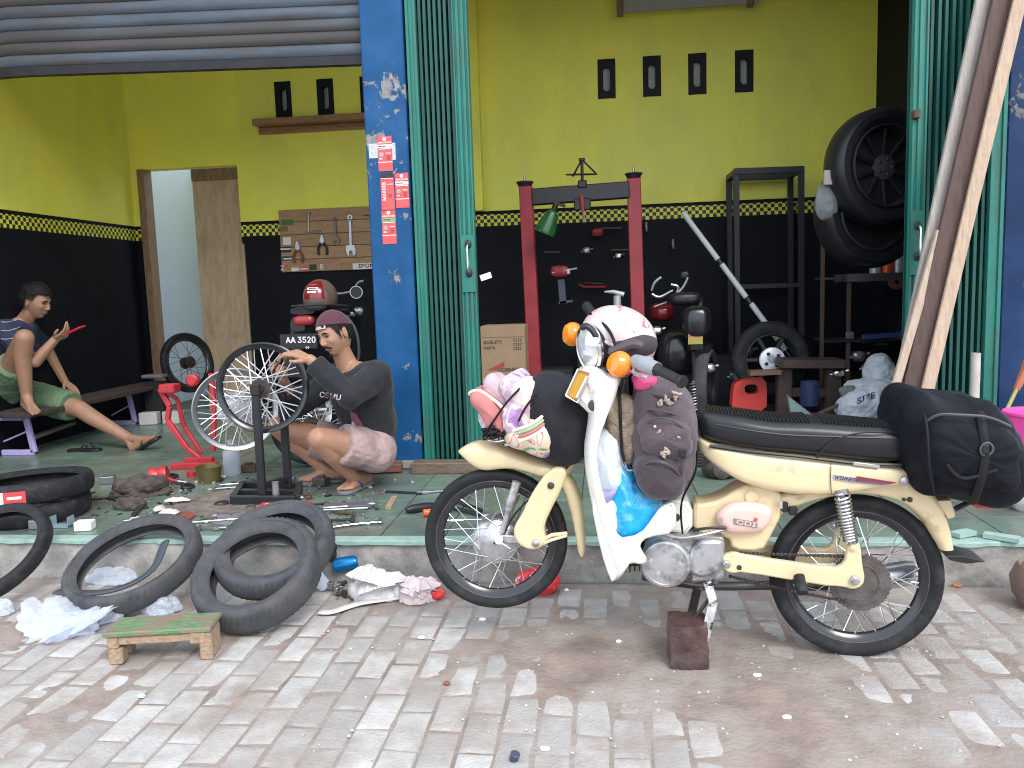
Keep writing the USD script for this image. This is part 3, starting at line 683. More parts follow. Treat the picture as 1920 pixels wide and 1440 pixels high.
# ================================================================ the cream motorcycle
BYAW = 0.057
P0 = V([0.825, 2.775, 0.0]); DH = V([-math.cos(BYAW), math.sin(BYAW), 0]); NH = V([-math.sin(BYAW), -math.cos(BYAW), 0])
def bp(px, py, w=0.0):
    """Point (s forward, t up) of the bike's side view at w metres towards the street."""
    d = ray(px, py); o = V([0, 0, EYE])
    k = ((P0-o)@NH+w)/(d@NH); p = o+d*k-P0
    return V([p@DH, p[2]])
def bpl(pts, w=0.0): return V([bp(a, b, w) for a, b in pts])
def L3(px, py, w=0.0): s, t = bp(px, py, w); return V([s, w, t])
RZ = math.pi-BYAW
def bike_world(p): p = V(p, float); return P0+DH*p[0]+NH*p[1]+V([0, 0, 1])*p[2]
BIKE3 = np.stack([DH, NH, [0, 0, 1]], 1)
def b2w(m): return place(m, BIKE3, P0)

cream = M('cream_bike_paint', (0.67, 0.54, 0.325), 0.30, var=0.05, scale=4, coat=0.3, col2=(0.46, 0.35, 0.21), cover=0.635, edge=0.06, c2scale=10)
whitep = M('off_white_bike_paint', (0.72, 0.69, 0.62), 0.3, var=0.03, scale=4, coat=0.3, col2=(0.5, 0.44, 0.35), cover=0.65, edge=0.06, c2scale=12)
pinkp = M('faded_pink_cover', (0.70, 0.47, 0.40), 0.4, var=0.04, scale=8)
rubber = M('black_tyre_rubber', (0.010, 0.0105, 0.012), 0.7, spec=.35, var=0.25, scale=16, bump=0.15, bscale=90, col2=(0.04, 0.038, 0.038), cover=0.62, edge=0.12, c2scale=14)
rubber_old = M('dusty_grey_tyre_rubber', (0.050, 0.053, 0.060), 0.8, spec=.3, var=0.3, scale=14, bump=0.3, bscale=80, col2=(0.090, 0.085, 0.080), cover=0.56, edge=0.2, c2scale=10)
rimblack = M('gloss_black_rim', (0.012, 0.012, 0.014), 0.2, var=0.1, coat=0.4)
alloy = M('cast_aluminium', (0.50, 0.50, 0.51), 0.38, 0.85, var=0.15, scale=14, bump=0.12, bscale=70, col2=(.20, .18, .165), cover=.58, edge=.1, c2scale=16)
seatm = M('black_seat_vinyl', (0.006, 0.006, 0.008), 0.36, var=0.15, scale=14, bump=0.06, bscale=80)
greasy = M('greasy_dark_metal', (0.055, 0.045, 0.040), 0.5, 0.5, var=0.4, scale=30, bump=0.3, bscale=90)
dusty = M('dusty_brown_steel', (0.105, 0.09, 0.083), 0.55, 0.4, var=0.35, scale=26, bump=0.2, bscale=80)
amber = M('amber_lens', (0.80, 0.23, 0.012), 0.18, var=0.08, coat=0.5)
yellowlens = M('amber_badge_lens', (0.52, 0.27, 0.03), 0.25, var=0.1, coat=0.4)
glassl = M('headlamp_glass', (0.75, 0.77, 0.78), 0.06, 0.55, var=0.05, scale=40, coat=1.0)
blackpl = M('black_plastic', (0.008, 0.008, 0.009), 0.42, var=0.15, scale=20)
tread_n = 64
def tyre_profile(ro, wd, hh):
    """Closed section of a tyre: (radius, axial)."""
    return [(ro-hh, wd*.62), (ro-hh*.62, wd*.98), (ro-hh*.30, wd), (ro-hh*.10, wd*.74), (ro, wd*.30), (ro, -wd*.30), (ro-hh*.10, -wd*.74), (ro-hh*.30, -wd), (ro-hh*.62, -wd*.98), (ro-hh, -wd*.62), (ro-hh*.93, -wd*.42), (ro-hh*.30, -wd*.6), (ro-hh*.16, 0), (ro-hh*.30, wd*.6), (ro-hh*.93, wd*.42)]
def tyre_mesh(c, axis, ro, wd, hh, n=72, tread=0.0, rows=2):
    m = lathe(tyre_profile(ro, wd, hh), c, axis, n, True)
    ms = [m]
    if tread:
        u, w = perp(axis); a = unit(axis)
        for k in range(tread_n):
            for sg in (-1, 1):
                t0 = 2*np.pi*(k+.5*(sg > 0))/tread_n; pts = []
                for f, rr in ((.16, ro+tread), (.62, ro-hh*.075+tread), (.80, ro-hh*.14+tread)):
                    tt = t0+f*.075; pts.append(V(c)+a*sg*wd*f+(rr-.0047)*(np.cos(tt)*u+np.sin(tt)*w))
                dirn = pts[0]-V(c)-a*np.dot(pts[0]-V(c), a)
                ms.append(tube(pts, .0036, 4))
    return ms[0], ms[1:]
def wheel(t, c, axis, ro, wd, hh, rim_m, spoke_m, tyre_m, hub_r, nspk=36, side=0, sub=None, tread=0.0015, spoke_r=.0017, hubw=.05, off=0.0):
    """Tyre, rim, spokes and hub; spokes cross in four groups like the real lacing."""
    ty, tr = tyre_mesh(c, axis, ro, wd, hh, 72, tread)
    w_ = obj('wheel', lathe([(ro-hh-.004, wd*.55), (ro-hh+.010, wd*.66), (ro-hh+.012, wd*.56), (ro-hh-.012, wd*.34), (ro-hh-.018, 0), (ro-hh-.012, -wd*.34), (ro-hh+.012, -wd*.56), (ro-hh+.010, -wd*.66), (ro-hh-.004, -wd*.55), (ro-hh-.022, -wd*.30), (ro-hh-.028, 0), (ro-hh-.022, wd*.30)], c, axis, 64, True), rim_m, t, smooth=50)
    obj('tyre', ty, tyre_m, w_, smooth=50)
    if tr: obj('tread', cat(tr), tyre_m, w_, smooth=False, kind='stuff')
    u, w2 = perp(axis); a = unit(axis)
    for k in range(nspk):
        sg = 1 if k % 2 else -1; ang = 2*np.pi*k/nspk; tw = 0.95 if (k//2) % 2 else -0.95
        h = V(c)+a*sg*hubw+hub_r*(np.cos(ang+tw)*u+np.sin(ang+tw)*w2)
        e = V(c)+a*sg*wd*.1+(ro-hh-.020)*(np.cos(ang)*u+np.sin(ang)*w2)
        obj('spoke', cat([cyl(h, e, spoke_r, n=5), cyl(e-(e-h)*.075, e, spoke_r*1.8, n=5)]), spoke_m, w_, smooth=60)
    return w_
BK = thing('motorcycle', 'cream step-through motorcycle with black seat propped on its stand before the shop', 'motorcycle', P0, RZ, local=True)
RW = V([*bp(1603, 1079)]); FW = V([*bp(930, 1009)])
RC, FC = V([RW[0], 0, RW[1]]), V([FW[0], 0, FW[1]])
Rr, Fr = 0.282, 0.262
w1 = wheel(BK, RC, (0, 1, 0), Rr, .036, .052, rimblack, chrome, rubber, .062, spoke_r=.0021)
obj('hub', lathe([(.001, -.07), (.055, -.07), (.068, -.055), (.070, -.02), (.05, .0), (.045, .03), (.055, .045), (.001, .05)], RC, (0, 1, 0), 32), alloy, w1)
def sprocket(c, r, th, n=36):
    a = np.arange(n*4)*2*np.pi/(n*4); rr = r+.0018*np.where((np.arange(n*4) % 4) < 2, 1, -1)
    pl = Polygon(np.stack([rr*np.cos(a), rr*np.sin(a)], 1), [np.stack([.035*np.cos(a[::4]), .035*np.sin(a[::4])], 1)])
    m = trimesh.creation.extrude_polygon(pl, th, engine='earcut')
    return place(m, V([[1, 0, 0], [0, 0, -1], [0, 1, 0]]).astype(float), c)
obj('sprocket', sprocket(RC+V([0, .068, 0]), .098, .005), dusty, w1, smooth=False)
obj('chain_disc', lathe([(.001, .052), (.085, .052), (.088, .060), (.080, .070), (.06, .071), (.056, .066), (.001, .068)], RC, (0, 1, 0), 32), dusty, w1)
w2 = wheel(BK, FC, unit((-0.10, 1, 0)), Fr, .031, .044, rimblack, chrome, rubber, .060, spoke_r=.0017)
fa = unit((-0.10, 1, 0))
obj('hub', lathe([(.001, -.05), (.07, -.05), (.078, -.04), (.080, .0), (.078, .035), (.060, .045), (.030, .058), (.001, .06)], FC, fa, 36), alloy, w2)
for k in range(10): # fins round the brake drum
    obj('drum_fin', lathe([(.079, -.038+k*.0075), (.0835, -.038+k*.0075), (.0835, -.035+k*.0075), (.079, -.035+k*.0075)], FC, fa, 36, True), alloy, w2)
obj('rim_edge', lathe([(Fr-.045, .0205), (Fr-.0435, .0215), (Fr-.042, .0205), (Fr-.0435, .0195)], FC, fa, 64, True), dusty, w2)
obj('rim_edge', lathe([(Rr-.0535, .0235), (Rr-.052, .0245), (Rr-.0505, .0235), (Rr-.052, .0225)], RC, (0, 1, 0), 64, True), dusty, w1)
obj('brake_arm', cat([cyl(L3(935, 1012, .06), L3(935, 1012, .085), .016), bar(L3(932, 1015, .08), L3(958, 1030, .08), .012, .016, (0, 1, 0), .002)]), alloy, w2)
obj('valve', cyl(RC+V([-.212, .0, -.02]), RC+V([-.178, .0, -.017]), .0045, n=8), chrome, w1)

# front fork: two pressed legs, links, shock covers
leg = [(1034, 873), (1066, 878), (1056, 912), (1030, 962), (1021, 985), (1022, 1000), (1027, 1012), (1015, 1026), (995, 1030), (974, 1020), (964, 1002), (965, 984), (980, 962), (1000, 918)]
for wv in (.075, -.075):
    q = bpl(leg, .075)
    obj('fork_leg', slab(q, wv-.02, wv+.02, .010, 2), cream, BK)
    a, b = L3(1012, 1018, .075), L3(936, 1012, .075); a[1] = b[1] = wv*.80
    obj('link_arm', bar(a, b, .014, .03, (0, 0, 1), .004), alloy, BK)
    a, b = L3(968, 905, .07), L3(940, 1000, .07); a[1] = b[1] = wv*.78
    obj('front_shock', cat([cyl(a, a+(b-a)*.55, .016), cyl(a+(b-a)*.5, b, .010)]), alloy, BK)
    pt = bp(1033, 910, .095); 
    if wv > 0: obj('bolt', lathe([(0, 0), (.012, 0), (.012, .006), (.006, .009), (0, .009)], (pt[0], wv+.02, pt[1]), (0, 1, 0), 10), greasy, BK)
    pt = bp(1005, 1018, .095)
    if wv > 0: obj('bolt', lathe([(0, 0), (.014, 0), (.014, .007), (.006, .012), (0, .012)], (pt[0], wv+.02, pt[1]), (0, 1, 0), 10), steel, BK)
obj('torque_rod', tube([L3(1018, 1012, .085), L3(1035, 1003, .085), L3(1063, 1000, .07)], .007, 8), cream, BK)
obj('torque_rod', tube([L3(1016, 1020, .085), L3(1035, 1012, .085), L3(1063, 1004, .07)], .006, 8), cream, BK)
obj('front_axle', cyl(FC-V([0, .09, 0]), FC+V([0, .082, 0]), .009), steel, BK)
# front fender
fs = [((862, 842), (866, 850), .030), ((880, 831), (884, 866), .052), ((905, 826), (905, 879), .058), ((940, 836), (935, 878), .058), ((975, 850), (968, 877), .057), ((1010, 862), (1003, 886), .056), ((1048, 872), (1030, 896), .055), ((1075, 900), (1052, 910), .053), ((1092, 945), (1068, 948), .050), ((1096, 990), (1078, 992), .046), ((1098, 1030), (1086, 1034), .040), ((1095, 1040), (1090, 1040), .03)]
obj('front_fender', tb(interp_secs([(bp(*a), bp(*b), h) for a, b, h in fs], 34), 2.8, 24), cream, BK, smooth=60)
# leg shield: two wings and the centre
fr_ = bpl([(1078, 712), (1100, 765), (1094, 830), (1097, 890), (1109, 955), (1126, 1035), (1147, 1092)], .10)
re_ = bpl([(1150, 722), (1136, 775), (1118, 830), (1119, 890), (1137, 955), (1163, 1020), (1178, 1052)], .20)
n = 26
F_, R_ = spline(fr_, n), spline(re_, n)
for sg in (1, -1):
    rings = []
    for i in range(n):
        u = np.linspace(0, 1, 10)[:, None]; wv = .03+.185*np.sin(u*np.pi/2)**.9
        st = F_[i]+(R_[i]-F_[i])*(u**1.7)
        out = np.hstack([st[:, :1], sg*wv, st[:, 1:]]); inn = out.copy(); inn[:, 0] -= .007; inn[:, 1] -= sg*.006
        rings.append(np.vstack([out, inn[::-1]]))
    obj('leg_shield', loft(rings), whitep, BK, smooth=60)
obj('shield_centre', tb([((F_[i][0]-.005, F_[i][1]+.0), (F_[i][0]-.03, F_[i][1]-.0), .045) for i in range(0, n-3)], 2.2, 16), whitep, BK, smooth=60)
low = [(1106, 935), (1122, 925), (1140, 960), (1156, 1012), (1200, 1004), (1222, 975), (1240, 948), (1268, 940), (1268, 1000), (1214, 1008), (1199, 1022), (1204, 1036), (1214, 1050), (1206, 1060), (1182, 1056), (1166, 1070), (1150, 1093), (1144, 1088), (1126, 1035)]
obj('lower_shield', slab(bpl(low, .19), .165, .192, .008, 1), whitep, BK, smooth=50)
# tunnel between shield and seat
tun = [(1152, 1075), (1168, 1030), (1205, 1000), (1236, 948), (1262, 934), (1312, 946), (1350, 938), (1386, 914), (1420, 905), (1465, 918), (1470, 960), (1445, 1010), (1430, 1036), (1372, 1034), (1366, 1006), (1300, 1003), (1250, 998), (1212, 1006), (1198, 1022), (1208, 1042), (1180, 1052)]
def cut(poly, x0, x1): 
    from shapely.geometry import box as sb
    g = Polygon(poly).intersection(sb(x0, 0, x1, 2000)); return list(g.exterior.coords)[:-1]
obj('frame_cover', slab(bpl(cut(tun, 1100, 1299), .07), -.075, .075, .012, 1), whitep, BK, smooth=50, label='white front part of the frame cover')
obj('rear_frame_cover', slab(bpl(cut(tun, 1300, 1480), .065), -.065, .065, .012, 1), cream, BK, smooth=50)
obj('frame_cap', lathe([(0, 0), (.023, 0), (.024, .004), (.020, .008), (0, .007)], (*[bp(1409, 931, .066)[0]], .064, bp(1409, 931, .066)[1]), (0, 1, 0), 20), cream, BK)
obj('cover_bolt', lathe([(0, 0), (.014, 0), (.014, .004), (0, .006)], (bp(1268, 970, .076)[0], .074, bp(1268, 970, .076)[1]), (0, 1, 0), 8), greasy, BK)
# pink side cover with moulded badge
pk = [(1344, 966), (1360, 950), (1386, 943), (1432, 946), (1450, 957), (1449, 976), (1440, 992), (1428, 1001), (1372, 1004), (1356, 995), (1345, 982)]
sc = obj('side_cover', slab(bpl(pk, .11), .064, .105, .016, 1, dome=.004), pinkp, BK, smooth=50, label='faded pink side cover')
def btext(par, s, px, py, hpx, w, mat, ang=0.0, width=None, bold=True):
    s0, t0 = bp(px, py, w); m = .00176
    r, u = V([-math.cos(ang), 0, math.sin(ang)]), V([math.sin(ang), 0, math.cos(ang)])
    return obj('lettering', text(s, hpx*m, (s0, w, t0), r, u, .0012, bold, width and width*m), mat, par, smooth=False)
q = bpl([(1376, 972), (1420, 979), (1420, 990), (1376, 983)], .112)
obj('badge', slab(q, .107, .1125, .001, 0), M('badge_grey', (.22, .18, .18), .4), sc, smooth=False)
btext(sc, 'CDI', 1379, 982, 8, .1128, pinkp, -.14, 37)
obj('badge', lathe([(0, 0), (.006, 0), (.006, .003), (0, .004)], (*[bp(1417, 974, .113)[0]], .112, bp(1417, 974, .113)[1]), (0, 1, 0), 12), red, sc)
obj('cover_screw', lathe([(0, 0), (.007, 0), (.007, .003), (0, .004)], (bp(1352, 974, .107)[0], .104, bp(1352, 974, .107)[1]), (0, 1, 0), 12), M('dusky_pink_screw', (.40, .24, .20), .5), sc)
# seat
ss = [((1306, 780), (1314, 815), .060), ((1316, 770), (1322, 826), .088), ((1345, 770), (1345, 834), .105), ((1390, 775), (1385, 841), .118), ((1440, 782), (1435, 848), .123), ((1490, 784), (1490, 853), .123), ((1540, 786), (1540, 859), .122), ((1590, 790), (1592, 865), .12), ((1640, 794), (1645, 870), .116), ((1680, 800), (1688, 869), .108), ((1700, 812), (1708, 858), .085), ((1706, 825), (1712, 846), .05)]
st_ = obj('seat', tb(interp_secs([(bp(*a, .05), bp(*b, .10), h) for a, b, h in ss], 60), 3.2, 32), seatm, BK, smooth=60)
topc = spline(V([bp(*a, .05) for a, b, h in ss]), 200); hws = np.interp(np.linspace(0, 1, 200), np.linspace(0, 1, len(ss)), [h for *_, h in ss])
for i in range(18, 178, 3):                       # raised ribs across the seat top
    if 104 < i < 112: continue
    s, t = topc[i]; h = hws[i]*.74
    obj('seat_rib', tube([(s, -h, t-.003), (s, -h*.6, t+.0005), (s, 0, t+.002), (s, h*.6, t+.0005), (s, h, t-.003)], .0042, 6), seatm, st_)
pip = [L3(a, b, w) for a, b, w in [(1310, 800, .10), (1345, 796, .112), (1400, 806, .122), (1470, 815, .126), (1540, 818, .126), (1610, 820, .124), (1680, 822, .112)]]
obj('seat_piping', tube(spline(pip[1:], 30), .003, 6), blackpl, st_)
pip = [L3(a, b, w) for a, b, w in [(1532, 858, .118), (1545, 842, .124), (1565, 826, .127), (1600, 814, .126), (1650, 810, .122), (1690, 812, .10)]]
obj('seat_piping', tube(spline(pip, 24), .003, 6), blackpl, st_)
obj('seat_rail', tube(spline([L3(1330, 836, .098), L3(1420, 848, .112), L3(1500, 856, .114), L3(1600, 868, .112), L3(1690, 872, .10)], 20), .006, 6), blackpl, BK)
obj('chrome_trim', bar(L3(1600, 869, .116), L3(1650, 875, .114), .006, .011, (0, 0, 1), .002), chrome, BK)
# rear body under the seat, side panel and rear fender
bs = [((1306, 828), (1309, 838), .04), ((1314, 824), (1320, 858), .075), ((1335, 832), (1350, 882), .10), ((1370, 838), (1385, 904), .112), ((1430, 846), (1435, 921), .117), ((1490, 853), (1495, 931), .118), ((1550, 859), (1560, 932), .117), ((1605, 866), (1615, 925), .114), ((1655, 873), (1662, 917), .110), ((1690, 879), (1692, 912), .103), ((1705, 886), (1706, 905), .085), ((1712, 893), (1712, 899), .05)]
body = obj('rear_body', tb(interp_secs([(bp(*a, .1), bp(*b, .1), h) for a, b, h in bs], 44), 4.2, 32), cream, BK, smooth=60)
obj('panel_seam', tube([L3(1558, 868, .1195), L3(1557, 900, .122), L3(1559, 928, .1185)], .0016, 5), M('dark_seam_rubber', (.1, .08, .06), .8), body)  # thin dark brown line along the panel joint
q = bpl([(1607, 893), (1682, 905), (1668, 908), (1606, 901)], .12)
obj('stripe', slab(q, .1165, .1205, .0004, 0), M('dark_red_stripe', (.18, .03, .05), .4), body, smooth=False)
q = bpl([(1606, 901), (1668, 908), (1655, 910), (1605, 904)], .12)
obj('stripe', slab(q, .1165, .1203, .0004, 0), M('purple_stripe', (.12, .085, .17), .4), body, smooth=False)
q = bpl([(1563, 890), (1605, 896), (1605, 905), (1563, 899)], .121)
obj('stripe', slab(q, .1165, .1212, .0004, 0), M('lilac_grey_print', (.40, .37, .42), .4), body, smooth=False)
btext(body, 'WINNER', 1564, 898, 7, .1215, M('dark_purple_print', (.07, .05, .10), .4), -.14, 38)
q = L3(1695, 902, .108); obj('rear_bolt', lathe([(0, -.004), (.014, -.004), (.014, .006), (.008, .009), (0, .009)], q, (0, 1, 0), 14), steel, body)
q = L3(1478, 868, .12)
rf = [((1432, 960), (1442, 1000), .045), ((1450, 935), (1472, 968), .058), ((1500, 920), (1520, 945), .063), ((1560, 915), (1570, 932), .065), ((1610, 908), (1615, 928), .067), ((1660, 898), (1655, 934), .070), ((1705, 890), (1692, 946), .074), ((1735, 905), (1716, 962), .075), ((1760, 935), (1736, 983), .075), ((1778, 972), (1752, 1010), .073), ((1788, 1008), (1762, 1026), .070), ((1792, 1031), (1765, 1033), .066)]
obj('rear_fender', tb(interp_secs([(bp(*a, .06), bp(*b, .06), h) for a, b, h in rf], 44), 3.2, 28), cream, BK, smooth=60)
for px, r in ((1694, .006), (1705, .009)):
    q = L3(px, 936, .07); obj('fender_hole', lathe([(0, 0), (r, 0), (r, .005), (0, .006)], q+V([0, .001, 0]), (0, 1, 0), 10), greasy, BK)
obj('mud_flap', slab(bpl([(1764, 1031), (1793, 1031), (1834, 1042), (1800, 1046), (1770, 1040)], .0), -.06, .06, .002, 0), blackpl, BK)
obj('plate_bracket', slab(bpl([(1755, 938), (1782, 936), (1790, 968), (1776, 972)], .05), -.06, .06, .004, 0), cream, BK)
obj('tail_light', blob(L3(1838, 938, 0), (.035, .05, .022), p=3.5, amp=0, sub=2), M('red_lens', (.55, .03, .03), .2, coat=.5), BK)
obj('rear_carrier', cat([tube([L3(1700, 880, w), L3(1780, 930, w), L3(1850, 945, w)], .008, 6) for w in (-.08, .08)]+[tube([L3(1790, 955, 0), L3(1850, 925, 0)], .009, 6)]), blackm, BK)
# battery strap clamp by the wheel
obj('clamp', cat([box(L3(1470, 948, .05), (.02, .05, .035), .004), box(L3(1485, 955, .05), (.03, .05, .03), .006)]), blackm, BK)
obj('clamp_plate', box(L3(1465, 946, .085), (.010, .006, .030), .002), chrome, BK)
# engine
eng = obj('engine', slab(bpl([(1205, 1020), (1225, 1008), (1262, 1004), (1350, 1004), (1360, 1012), (1364, 1078), (1350, 1092), (1300, 1097), (1240, 1094), (1212, 1072)], .10), -.10, .10, .014, 1), alloy, BK, smooth=50)
c = L3(1248, 1054, .10)
obj('clutch_cover', lathe([(0, 0), (.088, 0), (.088, .012), (.080, .024), (.072, .026), (.070, .022), (.045, .024), (0, .026)], c, (0, 1, 0), 40), alloy, eng)
for dx, dy in ((-28, -2), (28, 4), (-14, 22)):
    q = L3(1248+dx, 1054+dy, .124); obj('cover_screw', lathe([(0, 0), (.008, 0), (.008, .005), (0, .006)], q, (0, 1, 0), 10), chrome, eng)
obj('gear_cover', slab(bpl([(1300, 1012), (1350, 1010), (1357, 1016), (1358, 1060), (1345, 1080), (1300, 1085), (1290, 1060)], .115), .09, .122, .014, 1), alloy, eng, smooth=50)
q = L3(1292, 1082, .11); obj('drain_bolt', lathe([(0, 0), (.012, 0), (.012, .01), (0, .012)], q, (0, 1, 0), 6), greasy, eng)
obj('cylinder', cat([cyl(L3(1225, 1030, 0), L3(1165, 1035, 0), .058, .05, 20)]+[lathe([(.05, 0), (.07, 0), (.07, .004), (.05, .004)], L3(1218-k*9, 1031+k, 0), (1, 0, 0), 20, True) for k in range(6)]), greasy, BK)
obj('breather_pipe', tube(spline([L3(1252, 1003, .105), L3(1280, 1008, .115), L3(1320, 1002, .115), L3(1360, 992, .10)], 16), .006, 8), alloy, BK)
obj('cable', tube(spline([L3(1300, 994, .105), L3(1330, 990, .11), L3(1362, 990, .11)], 10), .005, 6), blackpl, BK)
obj('gear_pedal', cat([tube(spline([L3(1262, 1088, .10), L3(1320, 1098, .115), L3(1345, 1092, .13)], 10), .006, 6), cyl(L3(1338, 1090, .13), L3(1343, 1091, .16), .008)]), greasy, BK)
# exhaust on the far side
obj('exhaust', tube(spline([L3(1205, 1080, -.08), L3(1300, 1096, -.11), L3(1420, 1098, -.13), L3(1560, 1092, -.14), L3(1640, 1084, -.14)], 24), np.r_[np.full(12, .016), np.linspace(.016, .040, 12)], 14), M('dark_exhaust_steel', (.09, .085, .09), .35, .8), BK)
obj('muffler', tube(spline([L3(1560, 1092, -.14), L3(1640, 1084, -.145), L3(1730, 1070, -.15)], 14), np.r_[np.linspace(.03, .045, 3), np.full(9, .045), .04, .012], 18), M('satin_silver_steel', (.5, .5, .52), .3, .9), BK)
# swing arm, chain, shock, peg
sa = [(1350, 1052), (1358, 1040), (1376, 1036), (1396, 1042), (1566, 1066), (1584, 1056), (1588, 1034), (1592, 1020), (1604, 1016), (1614, 1022), (1617, 1060), (1622, 1082), (1618, 1098), (1600, 1106), (1580, 1100), (1540, 1098), (1392, 1072), (1372, 1076), (1356, 1068)]
for wv in (.095, -.095): obj('swing_arm', slab(bpl(sa, .105), wv-.014, wv+.014, .006, 1), cream, BK)
for px, py, r in ((1362, 1057, .014), (1602, 1087, .017)):
    q = L3(px, py, .109); obj('axle_nut', lathe([(0, 0), (r, 0), (r, .010), (r*.6, .012), (r*.55, .022), (0, .022)], q, (0, 1, 0), 6), steel, BK, smooth=False)
q = L3(1600, 1026, .109); obj('shock_nut', lathe([(0, 0), (.012, 0), (.011, .008), (0, .012)], q, (0, 1, 0), 12), cream, BK)
q = L3(1386, 1064, .109); obj('arm_hole', lathe([(0, 0), (.009, 0), (.009, .002), (0, .003)], q, (0, 1, 0), 9), greasy, BK)
for wv in (.10, -.10):
    a, b = L3(1576, 914, .10), L3(1597, 1026, .10); a[1] = b[1] = wv
    sk_ = obj('rear_shock', cat([cyl(a, b, .009), cyl(a+(b-a)*.02, a+(b-a)*.10, .024)]), steel, BK)
    n = 15*14; k = np.arange(n)/14; ax_ = unit(b-a); u, w_ = perp(ax_)
    rad = np.linspace(.0235, .021, n); hgt = (np.arange(n)/n)**.85*.83+.08
    pts = a+(b-a)*hgt[:, None]+rad[:, None]*(np.cos(k*2*np.pi)[:, None]*u+np.sin(k*2*np.pi)[:, None]*w_)
    obj('spring', tube(pts, .0038, 6), chrome, sk_)
def chain(pa, pb, sag=0.0):
    a, b = L3(*pa, .075), L3(*pb, .075); L = np.linalg.norm(b-a); n = int(L/.0127); out = []
    for i in range(n):
        f = (i+.5)/n; p = a+(b-a)*f-V([0, 0, sag*4*f*(1-f)]); d = unit(b-a)
        out.append(bar(p-d*.0058, p+d*.0058, .004 if i % 2 else .009, .0095, (0, 0, 1), .0015))
    return cat(out)
obj('chain', chain((1372, 1036), (1592, 1044)), greasy, BK, smooth=False, kind='stuff')
obj('chain', chain((1366, 1080), (1590, 1128), .004), greasy, BK, smooth=False, kind='stuff')
obj('rear_peg', cat([tube([L3(1490, 1088, .10), L3(1500, 1098, .17)], .011, 10), tube([L3(1498, 1080, .13), L3(1505, 1112, .175)], .018, 12)]), rubber, BK)
# headset: nacelle, badge lamp, headlamp, signals, bars
hs = [(1062, 737), (1078, 700), (1098, 690), (1122, 694), (1140, 706), (1160, 704), (1160, 722), (1150, 760), (1132, 792), (1108, 782), (1078, 752)]
obj('front_cover', slab(bpl(hs, .165), -.165, .165, .020, 1, dome=.004), whitep, BK, smooth=55)
obj('horn', lathe([(0, 0), (.019, 0), (.020, .006), (.012, .010), (0, .009)], L3(1114, 760, .174), unit((.3, 1, 0)), 9), M('dark_grey_plastic', (.05, .045, .05), .5), BK)
q = bpl([(1060, 738), (1085, 692), (1110, 700), (1084, 752)], .16)
bdg = obj('position_lamp', slab(q, .05, .176, .006, 0), yellowlens, BK)
q2 = [L3(a, b, .180) for a, b in [(1061, 742), (1084, 692), (1108, 700), (1083, 755)]]
obj('lamp_frame', tube(V(q2+q2[:1]), .0042, 6), chrome, bdg)
obj('lamp_frame', tube([L3(1102, 706, .182), L3(1082, 746, .182)], .007, 6), chrome, bdg)
hc = L3(1106, 652, .03); ha = unit((0.82, .52, -.10))
obj('headlamp_shell', lathe([(.001, -.10), (.045, -.10), (.072, -.06), (.083, -.01), (.084, .004), (.078, .008)], hc, ha, 36), blackpl, BK, smooth=55)
obj('headlamp_rim', lathe([(.074, -.002), (.086, -.006), (.088, .004), (.080, .012), (.073, .006)], hc, ha, 40, True), chrome, BK)
obj('headlamp_glass', lathe([(.001, .030), (.03, .028), (.055, .020), (.076, .004), (.076, -.004), (.001, -.004)], hc, ha, 36), glassl, BK, smooth=55)
obj('lamp_bracket', blob(L3(1135, 700, .04), (.05, .055, .035), p=3, amp=0, sub=2), blackpl, BK)
def signal(c, ax_, r):
    t_ = obj('turn_signal', lathe([(.001, -.022), (r*.62, -.022), (r*.95, -.008), (r, .004), (r*.96, .018), (r*.72, .034), (.001, .040)], c, ax_, 24), amber, BK, smooth=40)
    obj('signal_base', lathe([(.001, -.045), (r*.45, -.045), (r*.8, -.026), (r*.93, -.010), (.001, -.008)], c, ax_, 16), chrome, t_)
signal(L3(1164, 684, .15), unit((.60, .50, .25)), .045)
signal(L3(1076, 627, -.15), unit((.80, .35, .1)), .045)
bars = [L3(1106, 582, -.30), L3(1118, 598, -.24), L3(1140, 655, -.06), L3(1160, 678, .06), L3(1196, 682, .17), L3(1218, 690, .24)]
obj('handlebar', tube(spline(bars, 26), .011, 10), chrome, BK)
obj('switch_housing', tube([L3(1192, 678, .16), L3(1210, 684, .215), L3(1232, 693, .25)], [.024, .027, .024], 14), M('grey_plastic', (.26, .27, .29), .4), BK)
obj('grip', tube(spline([L3(1228, 691, .245), L3(1250, 701, .29), L3(1270, 711, .33), L3(1281, 717, .35)], 14), [.021]*2+[.016]*9+[.017, .021, .020], 12), blackpl, BK)
obj('grip', tube([L3(1122, 600, -.22), L3(1110, 588, -.27), L3(1100, 574, -.33)], [.019, .018, .020], 12), blackpl, BK)
obj('brake_lever', tube(spline([L3(1190, 690, .18), L3(1190, 700, .26), L3(1215, 708, .32)], 12), .006, 6), alloy, BK)
obj('steering_stem', cyl(L3(1142, 720, 0), L3(1048, 890, 0), .035, .032, 16), cream, BK)
